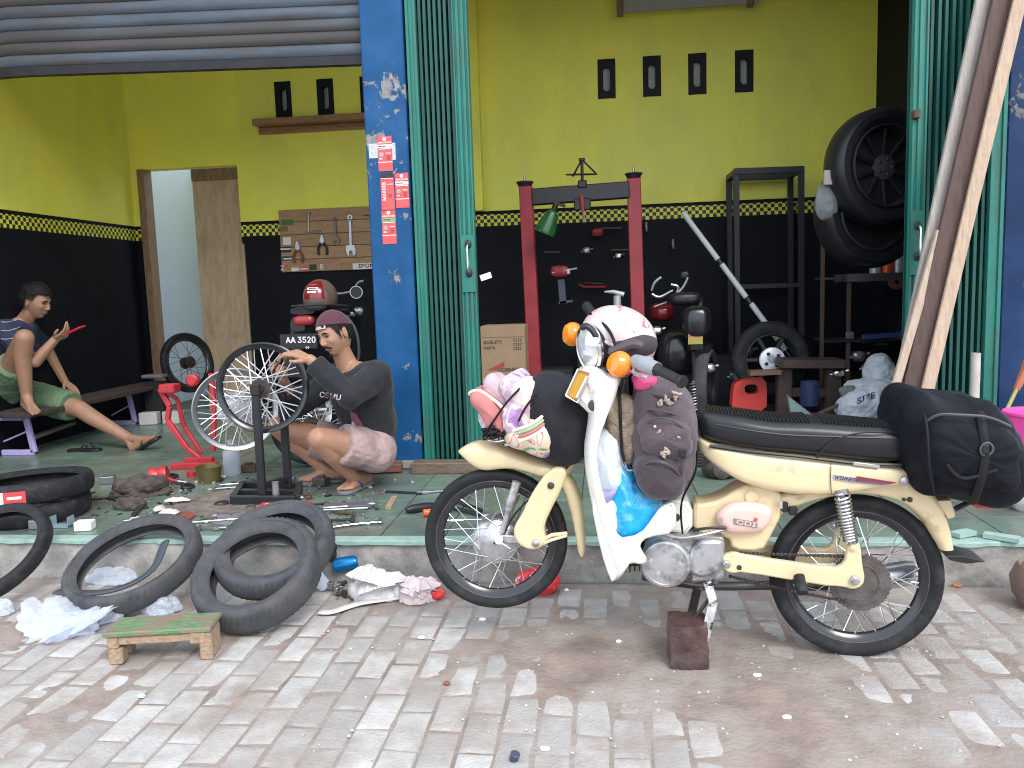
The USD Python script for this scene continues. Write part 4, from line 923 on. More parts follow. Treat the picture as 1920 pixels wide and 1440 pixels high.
# centre stand
for sg, a, b in ((1, (1322, 1092), (1316, 1205)),):
    obj('centre_stand', cat([bar(L3(1326, 1090, .11), L3(1338, 1130, .13), .03, .022, (0, 1, 0), .003), bar(L3(1338, 1126, .13), L3(1322, 1196, .15), .030, .014, (0, 1, 0), .003), bar(L3(1322, 1194, .15), L3(1306, 1212, .155), .034, .016, (0, 1, 0), .003)]), M('worn_silver_black_steel', (.62, .61, .60), .3, .8, var=.3, scale=40, col2=(.05, .045, .04), cover=.58, edge=.06, c2scale=30), BK)
obj('centre_stand', cat([bar(L3(1310, 1092, -.10), L3(1290, 1180, -.13), .03, .02, (0, 1, 0), .003), bar(L3(1318, 1100, .11), L3(1308, 1098, -.10), .026, .026, (0, 0, 1), .003), tube([L3(1330, 1122, .12), L3(1280, 1190, .11)], .007, 6)]), greasy, BK)
blk_c = bike_world(L3(1291, 1205, .16))
t = solo('stand_block', wrinkle(trimesh.creation.box((1, 1, 1)).subdivide().subdivide().subdivide().apply_transform(np.diag([.115, .12, .150, 1])).apply_translation((blk_c[0], blk_c[1]+.03-.0, .072)), .011, 16, 4), M('dark_red_brown_wet_block', (.060, .034, .032), .5, var=.4, scale=18, bump=.5, bscale=50, col2=(.12, .05, .045), cover=.58, edge=.1), 'dark wet wooden block under the motorcycle stand', 'block')

# cables
obj('brake_cable', tube(spline([L3(1192, 690, .17), L3(1150, 712, .14), L3(1128, 760, .06), L3(1095, 840, .02), L3(1030, 905, .045), L3(965, 965, .05), L3(940, 1015, .06)], 40), .0035, 6), blackpl, BK)
obj('throttle_cable', tube(spline([L3(1112, 596, -.25), L3(1120, 640, -.12), L3(1150, 700, -.06), L3(1165, 800, -.03), L3(1190, 950, -.02)], 30), .0035, 6), blackpl, BK)
obj('wiring', tube(spline([L3(1160, 700, .05), L3(1170, 716, .09), L3(1162, 740, .10), L3(1150, 760, .08)], 18), .006, 6), blackpl, BK)
# ================================================================ luggage on the motorcycle (each bag its own thing)
def mottled(name, stops, scale=9, rough=.75, dist=.8, seed=(0, 0, 0), metric='noise'):
    """Printed cloth: hard-edged patches of several colours."""
    if name in MATS: return MATS[name]
    m = usdkit.material(stage, f'/World/Looks/{name}', {
        'g': ('geometry', {}), 'mp': ('mapping', {'location': seed, 'scale': (1, 1, 1)}), 'n': ('noise_texture', {'scale': scale, 'detail': 2.0, 'distortion': dist}),
        'r': ('rgb_ramp', {'ramp': stops, 'interpolate': False}), 'nb': ('noise_texture', {'scale': 140.0, 'detail': 2.0}), 'b': ('bump', {'strength': .15, 'distance': .003}),
        'p': ('principled_bsdf', {'roughness': rough, 'sheen_weight': .15})},
        [('g.position', 'mp.vector'), ('mp.vector', 'n.vector'), ('n.fac', 'r.fac'), ('r.color', 'p.base_color'), ('g.position', 'nb.vector'), ('nb.fac', 'b.height'), ('b.normal', 'p.normal')], surface='p.BSDF')
    MATS[name] = m; return m
nylon = M('black_nylon', (0.0045, 0.0055, 0.009), 0.62, var=.25, scale=20, bump=.25, bscale=160, spec=.16)
nyl2 = M('faded_black_cloth', (0.012, 0.0125, 0.016), 0.8, var=.25, scale=12, bump=.25, bscale=120, sheen=.04, spec=.3)
strapm = M('black_webbing', (0.007, 0.007, 0.009), 0.7, var=.2, scale=60, spec=.3)
brownbag = M('dusty_plum_brown_canvas', (0.075, 0.052, 0.060), 0.8, var=.22, scale=9, bump=.3, bscale=130, sheen=.2)
browndark = M('dark_plum_canvas', (0.045, 0.030, 0.037), 0.8, var=.2, scale=9, bump=.3, bscale=130, sheen=.2)
def Lw(px, py, w): return bike_world(L3(px, py, w))
R3 = BIKE3
# --- black duffel behind the seat
outl = [(1697, 800), (1702, 762), (1722, 744), (1760, 752), (1800, 757), (1850, 762), (1880, 770), (1905, 800), (1928, 840), (1938, 880), (1930, 925), (1905, 950), (1870, 952), (1840, 944), (1800, 938), (1755, 934), (1733, 922), (1718, 890), (1702, 850)]
pts2 = bpl(outl, .16); cen = pts2.mean(0)
def bagshape(pts2, w0, w1, n=90, seed=0, amp=.01, scale=8, pw=3.2):
    """A stuffed bag: its outline at mid depth, pinched towards the two faces, then wrinkled."""
    o = spline(pts2, n, True); c = o.mean(0); rings = []
    for u in np.linspace(-1, 1, 25):
        k = (1-abs(u)**pw)**(1/2.4) if abs(u) < 1 else 0.0
        k = max(k, .02); q = c+(o-c)*k; rings.append(np.stack([q[:, 0], np.full(n, (w0+w1)/2+u*(w1-w0)/2), q[:, 1]], 1))
    m = loft(rings); m.merge_vertices(); m.fix_normals()
    return wrinkle(m, amp, scale, seed)
def onto(m): return b2w(m)
T = thing('duffel_bag', 'big black nylon duffel bag strapped behind the motorcycle seat', 'bag', Lw(1820, 940, 0))
duf = obj('bag_body', onto(bagshape(pts2, -.21, .20, 110, 3, .017, 7, 5.5)), nylon, T, smooth=True)
pk_ = bpl([(1742, 800), (1790, 790), (1850, 796), (1898, 815), (1912, 868), (1902, 915), (1850, 915), (1780, 905), (1745, 880)], .20)
obj('front_pocket', onto(bagshape(pk_, .11, .232, 80, 9, .012, 10)), nylon, T, smooth=True)
def ribbon(pts, wd, th=.003, par=None, name='strap', mat=None):
    return obj(name, tube(V(pts), wd, 8, flat=th/wd*2), mat or strapm, par, smooth=60)
zp = [Lw(a, b, w) for a, b, w in [(1735, 792, .19), (1760, 778, .215), (1800, 778, .225), (1850, 782, .225), (1895, 800, .21)]]
obj('zip', tube(spline(zp, 30), .0045, 6), M('grey_zip', (.08, .08, .09), .4, .4), T)
obj('side_seam', tube(spline([Lw(a, b, w) for a, b, w in [(1728, 760, .15), (1738, 800, .21), (1742, 860, .235), (1752, 925, .18)]], 20), .004, 6), strapm, T)
bc = Lw(1848, 842, .245)
obj('buckle', tube(spline([Lw(a, b, .245) for a, b in [(1840, 838), (1852, 830), (1862, 840), (1855, 852), (1842, 852)]], 24, True), .0035, 6, True), M('dark_dull_buckle', (.06, .06, .065), .5), T)
obj('buckle', box(bc, (.02, .012, .03), .003), blackpl, T)
ribbon(spline([Lw(a, b, w) for a, b, w in [(1838, 768, .14), (1842, 800, .225), (1848, 850, .243), (1838, 905, .238), (1825, 942, .15)]], 24), .012, .003, T)
ribbon(spline([Lw(a, b, w) for a, b, w in [(1778, 752, .03), (1800, 743, .06), (1825, 750, .08), (1838, 760, .09)]], 16), .010, .004, T, 'carry_handle')
ribbon(spline([Lw(a, b, w) for a, b, w in [(1775, 870, .232), (1800, 895, .24), (1830, 893, .24), (1870, 880, .24)]], 16), .008, .003, T)

# --- bundle above the front fender: black cloth sack and rolled printed mat
o2 = bpl([(990, 725), (1005, 713), (1035, 711), (1065, 722), (1090, 752), (1104, 795), (1098, 838), (1078, 868), (1050, 878), (1030, 870), (1008, 850), (985, 800), (980, 755)], .10)
T = thing('black_sack', 'round black cloth sack packed behind the patterned mat on the front fender', 'sack', Lw(1050, 870, 0))
obj('sack_body', onto(bagshape(o2, -.17, .135, 90, 6, .015, 9)), nyl2, T, smooth=True)
mat_print = mottled('printed_mat_cloth', [(0, (.12, .27, .08)), (.38, (.58, .46, .32)), (.47, (.62, .52, .42)), (.53, (.48, .15, .14)), (.56, (.60, .48, .40)), (.62, (.30, .14, .31)), (.70, (.54, .40, .46))], 11)
o3 = bpl([(938, 820), (958, 803), (985, 785), (1012, 772), (1035, 790), (1049, 815), (1048, 842), (1030, 862), (1008, 864), (975, 850), (948, 842)], .14)
T = thing('patterned_mat', 'rolled printed mat in cream, purple, pink and green tied on the front fender', 'mat', Lw(970, 860, 0))
obj('rolled_end', onto(bagshape(o3, -.16, .150, 80, 2, .006, 10)), mat_print, T, smooth=True)
lil = mottled('lilac_printed_cloth', [(0, (.28, .14, .33)), (.44, (.36, .21, .40)), (.50, (.60, .52, .50)), (.58, (.46, .31, .40))], 13, seed=(3, 1, 2))
pale = M('pale_pink_cloth', (.48, .36, .39), .8, var=.15, scale=12, bump=.15, bscale=120)
coral = M('coral_cloth', (.48, .17, .16), .8, var=.12, scale=12, bump=.15, bscale=120)
crm = M('cream_binding_cloth', (.72, .66, .50), .8, var=.08, scale=20)
grncl = M('pale_green_cloth', (.33, .42, .27), .8, var=.1, scale=20)
def fold(pts, w0, w1, mat, name='fold', seed=0, amp=.010): obj(name, onto(bagshape(bpl(pts, max(w0, w1)), w0, w1, 60, seed, amp, 12, 6)), mat, T, smooth=True)
fold([(905, 725), (915, 708), (930, 715), (975, 752), (985, 780), (960, 800), (925, 770)], -.14, .05, pale, seed=1)
fold([(935, 722), (962, 703), (975, 712), (1000, 760), (1002, 790), (980, 800), (955, 760)], -.12, .09, lil, seed=4)
fold([(960, 725), (995, 722), (1008, 755), (1010, 790), (985, 802), (965, 770)], -.08, .115, M('cream_print_cloth', (.60, .52, .48), .8, var=.2, scale=9, bump=.15, bscale=120, col2=(.62, .35, .44), cover=.56, edge=.02, c2scale=11), seed=5)
fold([(880, 742), (900, 738), (940, 768), (962, 792), (958, 815), (935, 820), (905, 790), (888, 765)], -.12, .10, coral, seed=6)
fold([(900, 770), (925, 785), (940, 812), (932, 825), (912, 815), (898, 790)], -.12, .08, lil, seed=8)
fold([(940, 775), (965, 760), (1000, 790), (992, 812), (955, 818)], -.05, .125, lil, seed=9)
for k, mt in enumerate((crm, grncl, coral, crm)):
    p = [Lw(a+k*1.2, b+k*7.2, w) for a, b, w in [(945, 812, .03), (968, 806, .135), (1000, 793, .150), (1022, 776, .12), (1030, 768, .04)]]
    obj('mat_binding', tube(spline(p, 24), .0062, 8), mt, T)
p = [Lw(a, b, w) for a, b, w in [(886, 742, .05), (880, 738, .06), (893, 732, .07), (915, 742, .08), (940, 762, .10), (958, 785, .11)]]
obj('mat_binding', tube(spline(p, 24), .0055, 8), crm, T)
for p in ([(975, 728, .11), (950, 755, .12), (925, 790, .115), (905, 818, .09)], [(1015, 730, .08), (1000, 745, .135), (985, 765, .14), (972, 790, .14)]):
    obj('tie_cord', tube(spline([Lw(*q) for q in p], 20), .004, 6), strapm, T)
T = thing('cord_bundle', 'small tangle of black straps and hooks in front of the patterned mat', 'straps', Lw(925, 825, 0))
for k in range(7):
    c0_ = V([925, 812]); pp = [Lw(*(c0_+rng.normal(0, [11, 7])), .06+rng.uniform(0, .06)) for _ in range(6)]
    obj('strap', tube(spline(pp, 26), .0045, 5, flat=.5), strapm, T)
obj('hook', tube([Lw(915, 826, .1), Lw(930, 829, .11), Lw(945, 826, .1)], .003, 6), steel, T)

# --- floral helmet on the headset
floral = usdkit.material(stage, '/World/Looks/floral_pink_helmet_shell', {
    'g': ('geometry', {}), 'n': ('noise_texture', {'scale': 9.0, 'detail': 2.0, 'distortion': .5}), 'n2': ('noise_texture', {'scale': 26.0, 'detail': 3.0, 'distortion': 1.2}),
    'r': ('rgb_ramp', {'ramp': [(.36, (.40, .50, .50)), (.43, (.62, .49, .48)), (.55, (.60, .41, .42)), (.64, (.62, .56, .53))]}),
    'r2': ('rgb_ramp', {'ramp': [(.63, (0, 0, 0)), (.66, (1, 1, 1))]}), 'm': ('mix', {'color2': (.50, .12, .13)}), 'p': ('principled_bsdf', {'roughness': .25, 'coat_weight': .4})},
    [('g.position', 'n.vector'), ('g.position', 'n2.vector'), ('n.fac', 'r.fac'), ('n2.fac', 'r2.fac'), ('r2.color', 'm.fac'), ('r.color', 'm.color1'), ('m.color', 'p.base_color')], surface='p.BSDF')
hc_ = L3(1160, 634, -.03); rx = rotm([0, 1, 0], math.radians(-24))
u_ = np.linspace(0, np.pi*.56, 16)
def dome(c, rads, T3, rim=.0, n=40):
    rings = []
    for th in u_[::-1]:
        a = np.arange(n)*2*np.pi/n; rings.append(np.stack([np.sin(th)*np.cos(a)*rads[0], np.sin(th)*np.sin(a)*rads[1], np.full(n, np.cos(th)*rads[2])], 1)@T3.T+c)
    inner = [r*0.94+c*.06 for r in rings]
    return loft(rings+inner[::-1][1:], caps=True)
T = thing('helmet', 'pink floral half helmet hung over the cream motorcycle headlamp', 'helmet', Lw(1150, 690, 0))
obj('helmet_shell', onto(dome(hc_, (.136, .118, .112), rx)), floral, T, smooth=50)
a = np.linspace(0, 2*np.pi, 48, endpoint=False); rim = np.stack([np.sin(u_[-1])*np.cos(a)*.137, np.sin(u_[-1])*np.sin(a)*.119, np.full(48, np.cos(u_[-1])*.113)], 1)@rx.T+hc_
obj('helmet_rim', onto(tube(rim, .006, 8, True)), floral, T)
obj('helmet_lining', onto(blob(hc_+V([-.02, .02, -.02]), (.112, .100, .05), amp=.003, sub=3)), M('dark_lining', (.05, .04, .045), .9), T)
obj('ear_flap', onto(tube(spline([L3(a, b, .115) for a, b in [(1140, 662), (1165, 652), (1190, 645), (1208, 652)]], 14), [.004]+[.016]*12+[.004], 10)), M('dark_plum_vinyl', (.06, .045, .055), .5), T)
sp_ = [L3(1098, 582, -.05), L3(1112, 592, .01), L3(1130, 606, .06), L3(1145, 625, .095), L3(1154, 650, .118), L3(1158, 672, .12)]
obj('helmet_strap', onto(tube(spline(sp_, 30), .0055, 8)), strapm, T)
obj('visor_pad', onto(tube(spline([L3(a, b, .10) for a, b in [(1088, 618), (1100, 612), (1112, 622), (1120, 634)]], 12), [.004]+[.010]*10+[.004], 8)), blackpl, T)
obj('rivet', onto(lathe([(0, -.004), (.012, -.004), (.012, .004), (0, .006)], L3(1117, 639, .12), (0, 1, 0), 16)), M('white_enamel', (.8, .8, .8), .3), T)
# --- backpack and things hanging inside the shield
o4 = bpl([(1196, 742), (1212, 728), (1240, 722), (1266, 728), (1288, 748), (1300, 790), (1303, 840), (1298, 890), (1285, 922), (1262, 936), (1230, 934), (1205, 918), (1190, 880), (1186, 830), (1190, 780)], .16)
T = thing('backpack', 'dusty plum brown backpack with tan print hanging between shield and seat', 'backpack', Lw(1245, 935, 0))
obj('pack_body', onto(bagshape(o4, -.10, .19, 100, 12, .017, 11)), brownbag, T, smooth=True)
o5 = bpl([(1196, 866), (1225, 856), (1262, 868), (1280, 895), (1276, 925), (1250, 936), (1218, 930), (1198, 905)], .2)
obj('lower_pocket', onto(bagshape(o5, .08, .232, 70, 3, .010, 12)), browndark, T, smooth=True)
o5 = bpl([(1205, 790), (1240, 782), (1285, 800), (1290, 850), (1262, 862), (1215, 850)], .2)
obj('upper_pocket', onto(bagshape(o5, .08, .218, 70, 5, .012, 14)), brownbag, T, smooth=True)
tan = M('tan_print', (.34, .28, .22), .8, var=.3, scale=40)
er = np.random.default_rng(4)
for cx, cy, n_, sx, sy in ((1256, 750, 16, 20, 13), (1252, 818, 8, 18, 9), (1245, 846, 8, 14, 7)):
    for k in range(n_):
        x, y = cx+er.normal(0, sx*.55), cy+er.normal(0, sy*.55); an = er.uniform(0, 6.3); r = er.uniform(4, 8)
        wv = .178 if cy < 780 else .219
        obj('printed_motif', onto(tube(spline([L3(x-r*np.cos(an), y-r*np.sin(an)*.8, wv-.006), L3(x, y+2, wv), L3(x+r*np.cos(an+.5), y+r*np.sin(an+.5)*.8, wv-.006)], 7), [.001, .004, .005, .005, .004, .003, .001], 6)), tan, T)
for zpts in ([(1208, 800, .20), (1225, 786, .222), (1255, 786, .226), (1283, 804, .205)], [(1198, 882, .21), (1220, 866, .235), (1250, 870, .238), (1275, 892, .21)]):
    obj('zip', onto(tube(spline([L3(*q) for q in zpts], 24), .0035, 6)), M('grey_zip', 0), T)
obj('compression_strap', onto(tube(spline([L3(1192, 772, .10), L3(1220, 768, .185), L3(1260, 775, .195), L3(1296, 790, .12)], 24), .007, 8, flat=.3)), browndark, T)
obj('compression_strap', onto(tube(spline([L3(1288, 760, .12), L3(1282, 830, .20), L3(1278, 880, .21), L3(1268, 926, .17)], 24), .006, 8, flat=.35)), browndark, T)
obj('strap_buckle', onto(box(L3(1280, 850, .222), (.022, .008, .028), .003)), blackpl, T)
for a_, b_ in ((1228, 800), (1262, 812)): obj('rivet', onto(lathe([(0, -.002), (.005, -.002), (.005, .003), (0, .004)], L3(a_, b_, .216), (0, 1, 0), 10)), chrome, T)
obj('shoulder_strap', onto(tube(spline([L3(1296, 770, .08), L3(1306, 830, .12), L3(1302, 890, .14), L3(1280, 935, .13), L3(1280, 1000, .115)], 30), .007, 8, flat=.5)), strapm, T)
obj('top_flap_cord', onto(tube(spline([L3(1205, 735, .12), L3(1235, 742, .17), L3(1270, 748, .165), L3(1292, 765, .12)], 16), .005, 6)), browndark, T)
solo('pink_cloth', onto(bagshape(bpl([(1188, 708), (1210, 705), (1228, 710), (1226, 724), (1206, 732), (1190, 726)], .12), .02, .14, 40, 5, .006, 22)), M('hot_pink_cloth', (.66, .07, .20), .7, var=.15, scale=20), 'small hot pink cloth pouch on top of the brown backpack', 'pouch', smooth=True)
fur = M('matted_tan_fur', (.34, .26, .19), .95, var=.35, scale=40, bump=1.0, bscale=120, col2=(.20, .14, .10), cover=.55, edge=.15, c2scale=25)
T = thing('fur_pouch', 'tan furry pouch hanging between leg shield and backpack', 'pouch', Lw(1165, 870, .1))
obj('pouch_body', onto(bagshape(bpl([(1140, 752), (1165, 744), (1188, 758), (1196, 800), (1190, 850), (1178, 872), (1160, 858), (1142, 815), (1138, 780)], .12), .02, .15, 60, 7, .010, 22)), fur, T, smooth=True)
obj('pouch_strap', onto(tube(spline([L3(1160, 725, .10), L3(1163, 770, .155), L3(1165, 830, .158), L3(1172, 868, .155), L3(1182, 882, .15)], 24), .005, 6)), strapm, T)
obj('strap_hook', onto(cat([tube([L3(1172, 866, .16), L3(1176, 882, .16), L3(1192, 882, .155)], .0035, 6)])), steel, T)
plw = M('milky_white_plastic', (.62, .67, .72), .35, var=.08, scale=10, bump=.3, bscale=30)
solo('white_plastic_bag', onto(bagshape(bpl([(1108, 838), (1125, 812), (1150, 810), (1162, 830), (1168, 880), (1170, 920), (1140, 925), (1112, 918), (1106, 880)], .14), .0, .165, 70, 3, .010, 12)), plw, 'milky white plastic bag tucked inside the leg shield above the blue bag', 'plastic bag', smooth=True)
solo('lilac_cloth', onto(bagshape(bpl([(1110, 915), (1140, 922), (1158, 918), (1146, 938), (1122, 952), (1112, 940)], .15), .0, .17, 40, 3, .006, 16)), M('lilac_cloth', (.36, .32, .50), .7, var=.12, scale=14), 'lilac cloth corner showing under the milky white bag', 'cloth', smooth=True)
blu = M('bright_blue_plastic', (.012, .36, .72), .25, var=.3, scale=9, bump=.35, bscale=24, col2=(.30, .62, .80), cover=.60, edge=.08, c2scale=10)
solo('blue_plastic_bag', onto(bagshape(bpl([(1150, 905), (1165, 870), (1185, 890), (1212, 930), (1238, 950), (1226, 985), (1205, 1003), (1160, 1012), (1148, 990), (1145, 950)], .13), .0, .163, 80, 8, .012, 14)), blu, 'bright blue plastic bag stuffed low behind the leg shield', 'plastic bag', smooth=True)
solo('pale_cloth', onto(bagshape(bpl([(1118, 948), (1146, 935), (1158, 945), (1156, 1000), (1140, 1010), (1126, 985)], .14), .0, .168, 40, 3, .005, 16)), M('pale_white_cloth', (.75, .76, .76), .7, var=.05, scale=14), 'white cloth bundle beside the bright blue plastic bag', 'cloth', smooth=True)
# ================================================================ tyres on the pavement
def tyre(c, axis, ro, wd, hh, label, mat, tread=.0012, name='tyre', group=None):
    b = V(c)-V([0, 0, ro*.9])
    T = thing(name, label, 'tyre', b, group=group)
    ty, tr = tyre_mesh(V(c), unit(axis), ro, wd, hh, 80, tread)
    # sag and unevenness of an unmounted tyre
    v = V(ty.vertices); v += (meshkit.fbm(v*6, 2, 5)[:, None]-.5)*.008*V(unit(axis))
    obj('casing', trimesh.Trimesh(v, ty.faces, process=False), mat, T, smooth=55)
    if tr: obj('tread', cat(tr), mat, T, smooth=False, kind='stuff')
    a = unit(axis)
    for sg in (1, -1):
        obj('bead', lathe([(ro-hh+.001, sg*wd*.60), (ro-hh-.004, sg*wd*.52), (ro-hh+.001, sg*wd*.42), (ro-hh+.006, sg*wd*.52)], c, a, 64, True), mat, T)
        obj('sidewall_ring', lathe([(ro-hh*.55, sg*wd*.985), (ro-hh*.52, sg*wd*1.02), (ro-hh*.49, sg*wd*.985), (ro-hh*.52, sg*wd*.95)], c, a, 72, True), mat, T)
    return T
def leaning(px_b, py_b, ro, incl, wd, roll=0.0):
    """Centre and axis of a tyre whose lowest edge touches the ground at the pixel and which leans back to incl degrees from flat."""
    g = onz(px_b, py_b, 0); i = math.radians(incl); up = V([math.sin(roll)*math.cos(i), math.cos(roll)*math.cos(i), math.sin(i)]); ax_ = V([-math.sin(roll)*math.sin(i), -math.cos(roll)*math.sin(i), math.cos(i)])
    return g+up*ro+ax_*wd, ax_
c, a = leaning(172, 1162, .290, 24, .042, .20); TY2 = (c, a)
tyre(c, a, .290, .050, .060, 'worn thin tyre with a rubber liner strip inside, leaning behind the white plastic', rubber_old, .0028)
# liner strip lying inside it
u_, w_ = perp(a); pts = []
for th in np.linspace(2.6, 5.75, 40):
    pass
def intyre(px, py, lift): # point on the tyre's plane under a pixel
    d = ray(px, py); o = V([0, 0, EYE]); k = ((TY2[0]-o)@TY2[1]+lift)/(d@TY2[1]); return o+d*k
pts = [intyre(*q) for q in [(104, 1108, .01), (150, 1112, .02), (205, 1108, .025), (255, 1090, .02), (290, 1062, .02), (304, 1030, .03), (312, 1012, .04)]]
solo('rubber_strip', tube(spline(pts, 40), np.r_[.004, np.full(38, .030), .004], 10, flat=.30), M('blue_grey_rubber', (.045, .05, .065), .5, var=.2), 'blue-grey rubber rim strip curled inside the worn thin tyre', 'rubber strip')
for k in range(3):
    p = [intyre(300+k*4, 1040+k*12, .02), intyre(318+k*3, 1036+k*11, .03), intyre(330, 1048+k*9, .0)]
c, a = leaning(440, 1194, .258, 33, .055, .12)
tyre(c, a, .258, .066, .074, 'wide worn tyre with muddy tread, in front of the pair beside the stool', rubber_old, .0042)
tyre(c+V([.02, .135, .060]), unit(a+V([.03, .08, 0])), .250, .055, .070, 'smooth worn tyre leaning behind the wide muddy one', rubber_old, .003)
c, a = leaning(-112, 1150, .285, 34, .03, .1)
tyre(c+V([0.03, 0, 0]), a, .285, .036, .050, 'thin black tyre cut by the left edge, leaning on the step', rubber)
# stacked new tyres on the shop floor
e = onz(148, 950, ZF+.06); ctr = e+V([-.285, .05, 0])
tyre(V([ctr[0]-.02, ctr[1]-.01, ZF+.055]), (0.02, 0, 1), .29, .052, .062, 'lower of two new black tyres lying stacked on the shop floor', rubber, .0015)
T = tyre(V([ctr[0], ctr[1], ZF+.160]), (-.02, .03, 1), .29, .050, .062, 'upper of two new black tyres lying stacked, with red and white labels', rubber, .0015)
yl = M('yellow_label', (.75, .55, .02), .5)
cc = V([ctr[0], ctr[1], ZF+.160])
def band_on(par, a0, a1, r, z0, z1, mat, name='label_band'):
    th = np.linspace(a0, a1, 18); out = []
    for zz_ in (z0, z1): out.append(np.stack([cc[0]+r*np.cos(th), cc[1]+r*np.sin(th), np.full(18, cc[2]+zz_)], 1))
    inn = [np.stack([cc[0]+(r-.006)*np.cos(th), cc[1]+(r-.006)*np.sin(th), np.full(18, cc[2]+zz_)], 1) for zz_ in (z1, z0)]
    rings = [V([out[0][i], out[1][i], inn[0][i], inn[1][i]]) for i in range(18)]
    obj(name, loft(rings), mat, par, smooth=50)
th_of = lambda px, py: math.atan2(*(lambda p: (p[1]-cc[1], p[0]-cc[0]))(at(px, py, cc[1]-.25)))
band_on(T, -1.95, -1.36, .2925, -.030, .032, wht); band_on(T, -1.355, -1.02, .2925, -.030, .032, red)
band_on(T, -1.30, -1.08, .2935, -.004, .010, wht)
obj('label_band', box((cc[0]-.17, cc[1]-.17, cc[2]+.052), (.10, .05, .003), .001, .6), yl, T)

# ================================================================ stool, rubbish on the pavement
stw = wood('worn_stool_timber', (.36, .25, .16), (.16, .11, .07), (3, 6, 6))
stg = M('flaking_green_painted_wood', (.10, .22, .09), .7, var=.35, scale=30, bump=.6, bscale=60, col2=(.20, .15, .11), cover=.47, edge=.06, c2scale=16, stretch=(.6, 1.4, 1.4))
a0, b0 = onz(216, 1246, 0), onz(386, 1236, 0); dr = unit(b0-a0); nr = np.cross([0, 0, 1], dr)
mid = (a0+b0)/2; Hh = .115
T = thing('low_stool', 'low wooden stool with flaking green paint on the paving', 'stool', mid+nr*.06)
def lb(s, w, z, L, Wd, H_, mat, name, bev=.004, tilt=0):
    m = box((0, 0, 0), (L, Wd, H_), bev, math.atan2(dr[1], dr[0])); return obj(name, place(box((0, 0, 0), (L, Wd, H_), bev, math.atan2(dr[1], dr[0])), None, mid+dr*s+nr*w+V([0, 0, z])), mat, T, smooth=30)
Ls = np.linalg.norm(b0-a0)
lb(0, .055, Hh, Ls+.06, .145, .020, stg, 'seat_board', .005)
lb(-Ls/2+.005, .02, .030, .05, .055, .060, stw, 'leg', .006); lb(-Ls/2+.0, .015, .082, .040, .05, .045, stw, 'leg', .006); lb(-Ls/2+.005, .105, .052, .04, .05, .105, stw, 'leg', .006)
lb(Ls/2+.005, .045, .052, .045, .11, .105, stw, 'leg', .006); lb(Ls/2-.02, .0, .085, .055, .03, .04, stw, 'bracket', .004)
lb(0, .005, .088, Ls-.04, .022, .030, stw, 'rail', .003)
clear = film('clear_white_plastic_film', (.75, .79, .85), .55)
clear2 = film('thin_clear_plastic_film', (.82, .85, .90), .45)
whiterag = M('white_rag_cloth', (.60, .575, .57), .85, var=.08, scale=18, bump=.3, bscale=60)
pinkrag = M('pinkish_white_rag', (.60, .49, .49), .85, var=.12, scale=16, bump=.3, bscale=60)
def crumple(c, u, w, h, seed, sc=14, amp=.02):
    m = trimesh.creation.icosphere(5); v = V(m.vertices); u, w = V(u), V(w)
    az = meshkit.fbm(v*1.6+seed*5.3, 3, seed); k = .55+.9*az
    q = v*k[:, None]; z = np.clip(q[:, 2], -.05, 1)
    P = V(c)+q[:, :1]*u+q[:, 1:2]*w+np.outer(z, [0, 0, h])
    m = wrinkle(trimesh.Trimesh(P, m.faces, process=False), amp, sc, seed)
    m = wrinkle(m, amp*.4, sc*2.6, seed+1)
    vv = V(m.vertices); vv[:, 2] = np.maximum(vv[:, 2], c[2]-.004+.001*v[:, 0]); return trimesh.Trimesh(vv, m.faces, process=False)
def heap_at(name, label, cat_, mat, px, py, rx_, ry_, h, seed, n_=4, sc=9, z=0.0):
    """A limp heap: crumpled sheets lying over each other."""
    c = onz(px, py, z); T = thing(name, label, cat_, c); r_ = np.random.default_rng(seed)
    obj('heap_core', crumple(c+V([0, 0, .004]), V([rx_*.8, 0, 0]), V([0, ry_*.8, 0]), h*.9, seed, 7, .012), mat, T, smooth=60)
    for k in range(n_):
        an = r_.uniform(0, 6.28); o = V([math.cos(an)*rx_, math.sin(an)*ry_, 0])*r_.uniform(.2, .6); a_ = r_.uniform(0, 3.1); s_ = r_.uniform(.55, .8)
        tilt = V([-math.cos(an)*.5, -math.sin(an)*.5, 1.0])
        u = unit(np.cross([math.sin(a_), math.cos(a_), 0], tilt)); w = unit(np.cross(tilt, u))
        m = cloth(c+o+V([0, 0, h*r_.uniform(.25, .55)]), u*rx_*s_*1.2, w*max(ry_, rx_*.8)*s_, 44, 44, h*.42, sc, seed*7+k, h=h*.25, edge=.55, up=unit(tilt))
        v = V(m.vertices); v[:, 2] = np.maximum(v[:, 2], z+.003+.0015*k+.002*np.sin(v[:, 0]*60)); obj('fold', trimesh.Trimesh(v, m.faces, process=False), mat, T, smooth=70)
    return T
def sheet_at(px, py, rx_, ry_, amp, seed, mat, label, cat_, name, z=0.0, sc=14, n=46, edge=.3, rz=0.0):
    c = onz(px, py, z); u = V([math.cos(rz), math.sin(rz), 0])*rx_; w = V([-math.sin(rz), math.cos(rz), 0])*ry_
    m = crumple(c+V([0, 0, .006]), u*1.25, w*1.25, amp*1.5, seed, sc, min(amp*.28, .022)) if n > 20 else cloth(c+V([0, 0, .004]), u, w, n, n, amp, sc, seed, h=amp*.3, edge=edge)
    return solo(name, m, mat, label, cat_, smooth=60 if cat_ == 'cloth' else 28)
HEAPS = [('plastic_wrapping', 'crumpled white plastic wrapping lying left of the low stool', 'plastic', clear, 122, 1184, .165, .07, .05, 3, 5, 12)]
sheet_at(178, 1166, .085, .040, .030, 17, clear2, 'thin plastic film flap between the white wrapping and the stool', 'plastic', 'plastic_film', rz=.3)
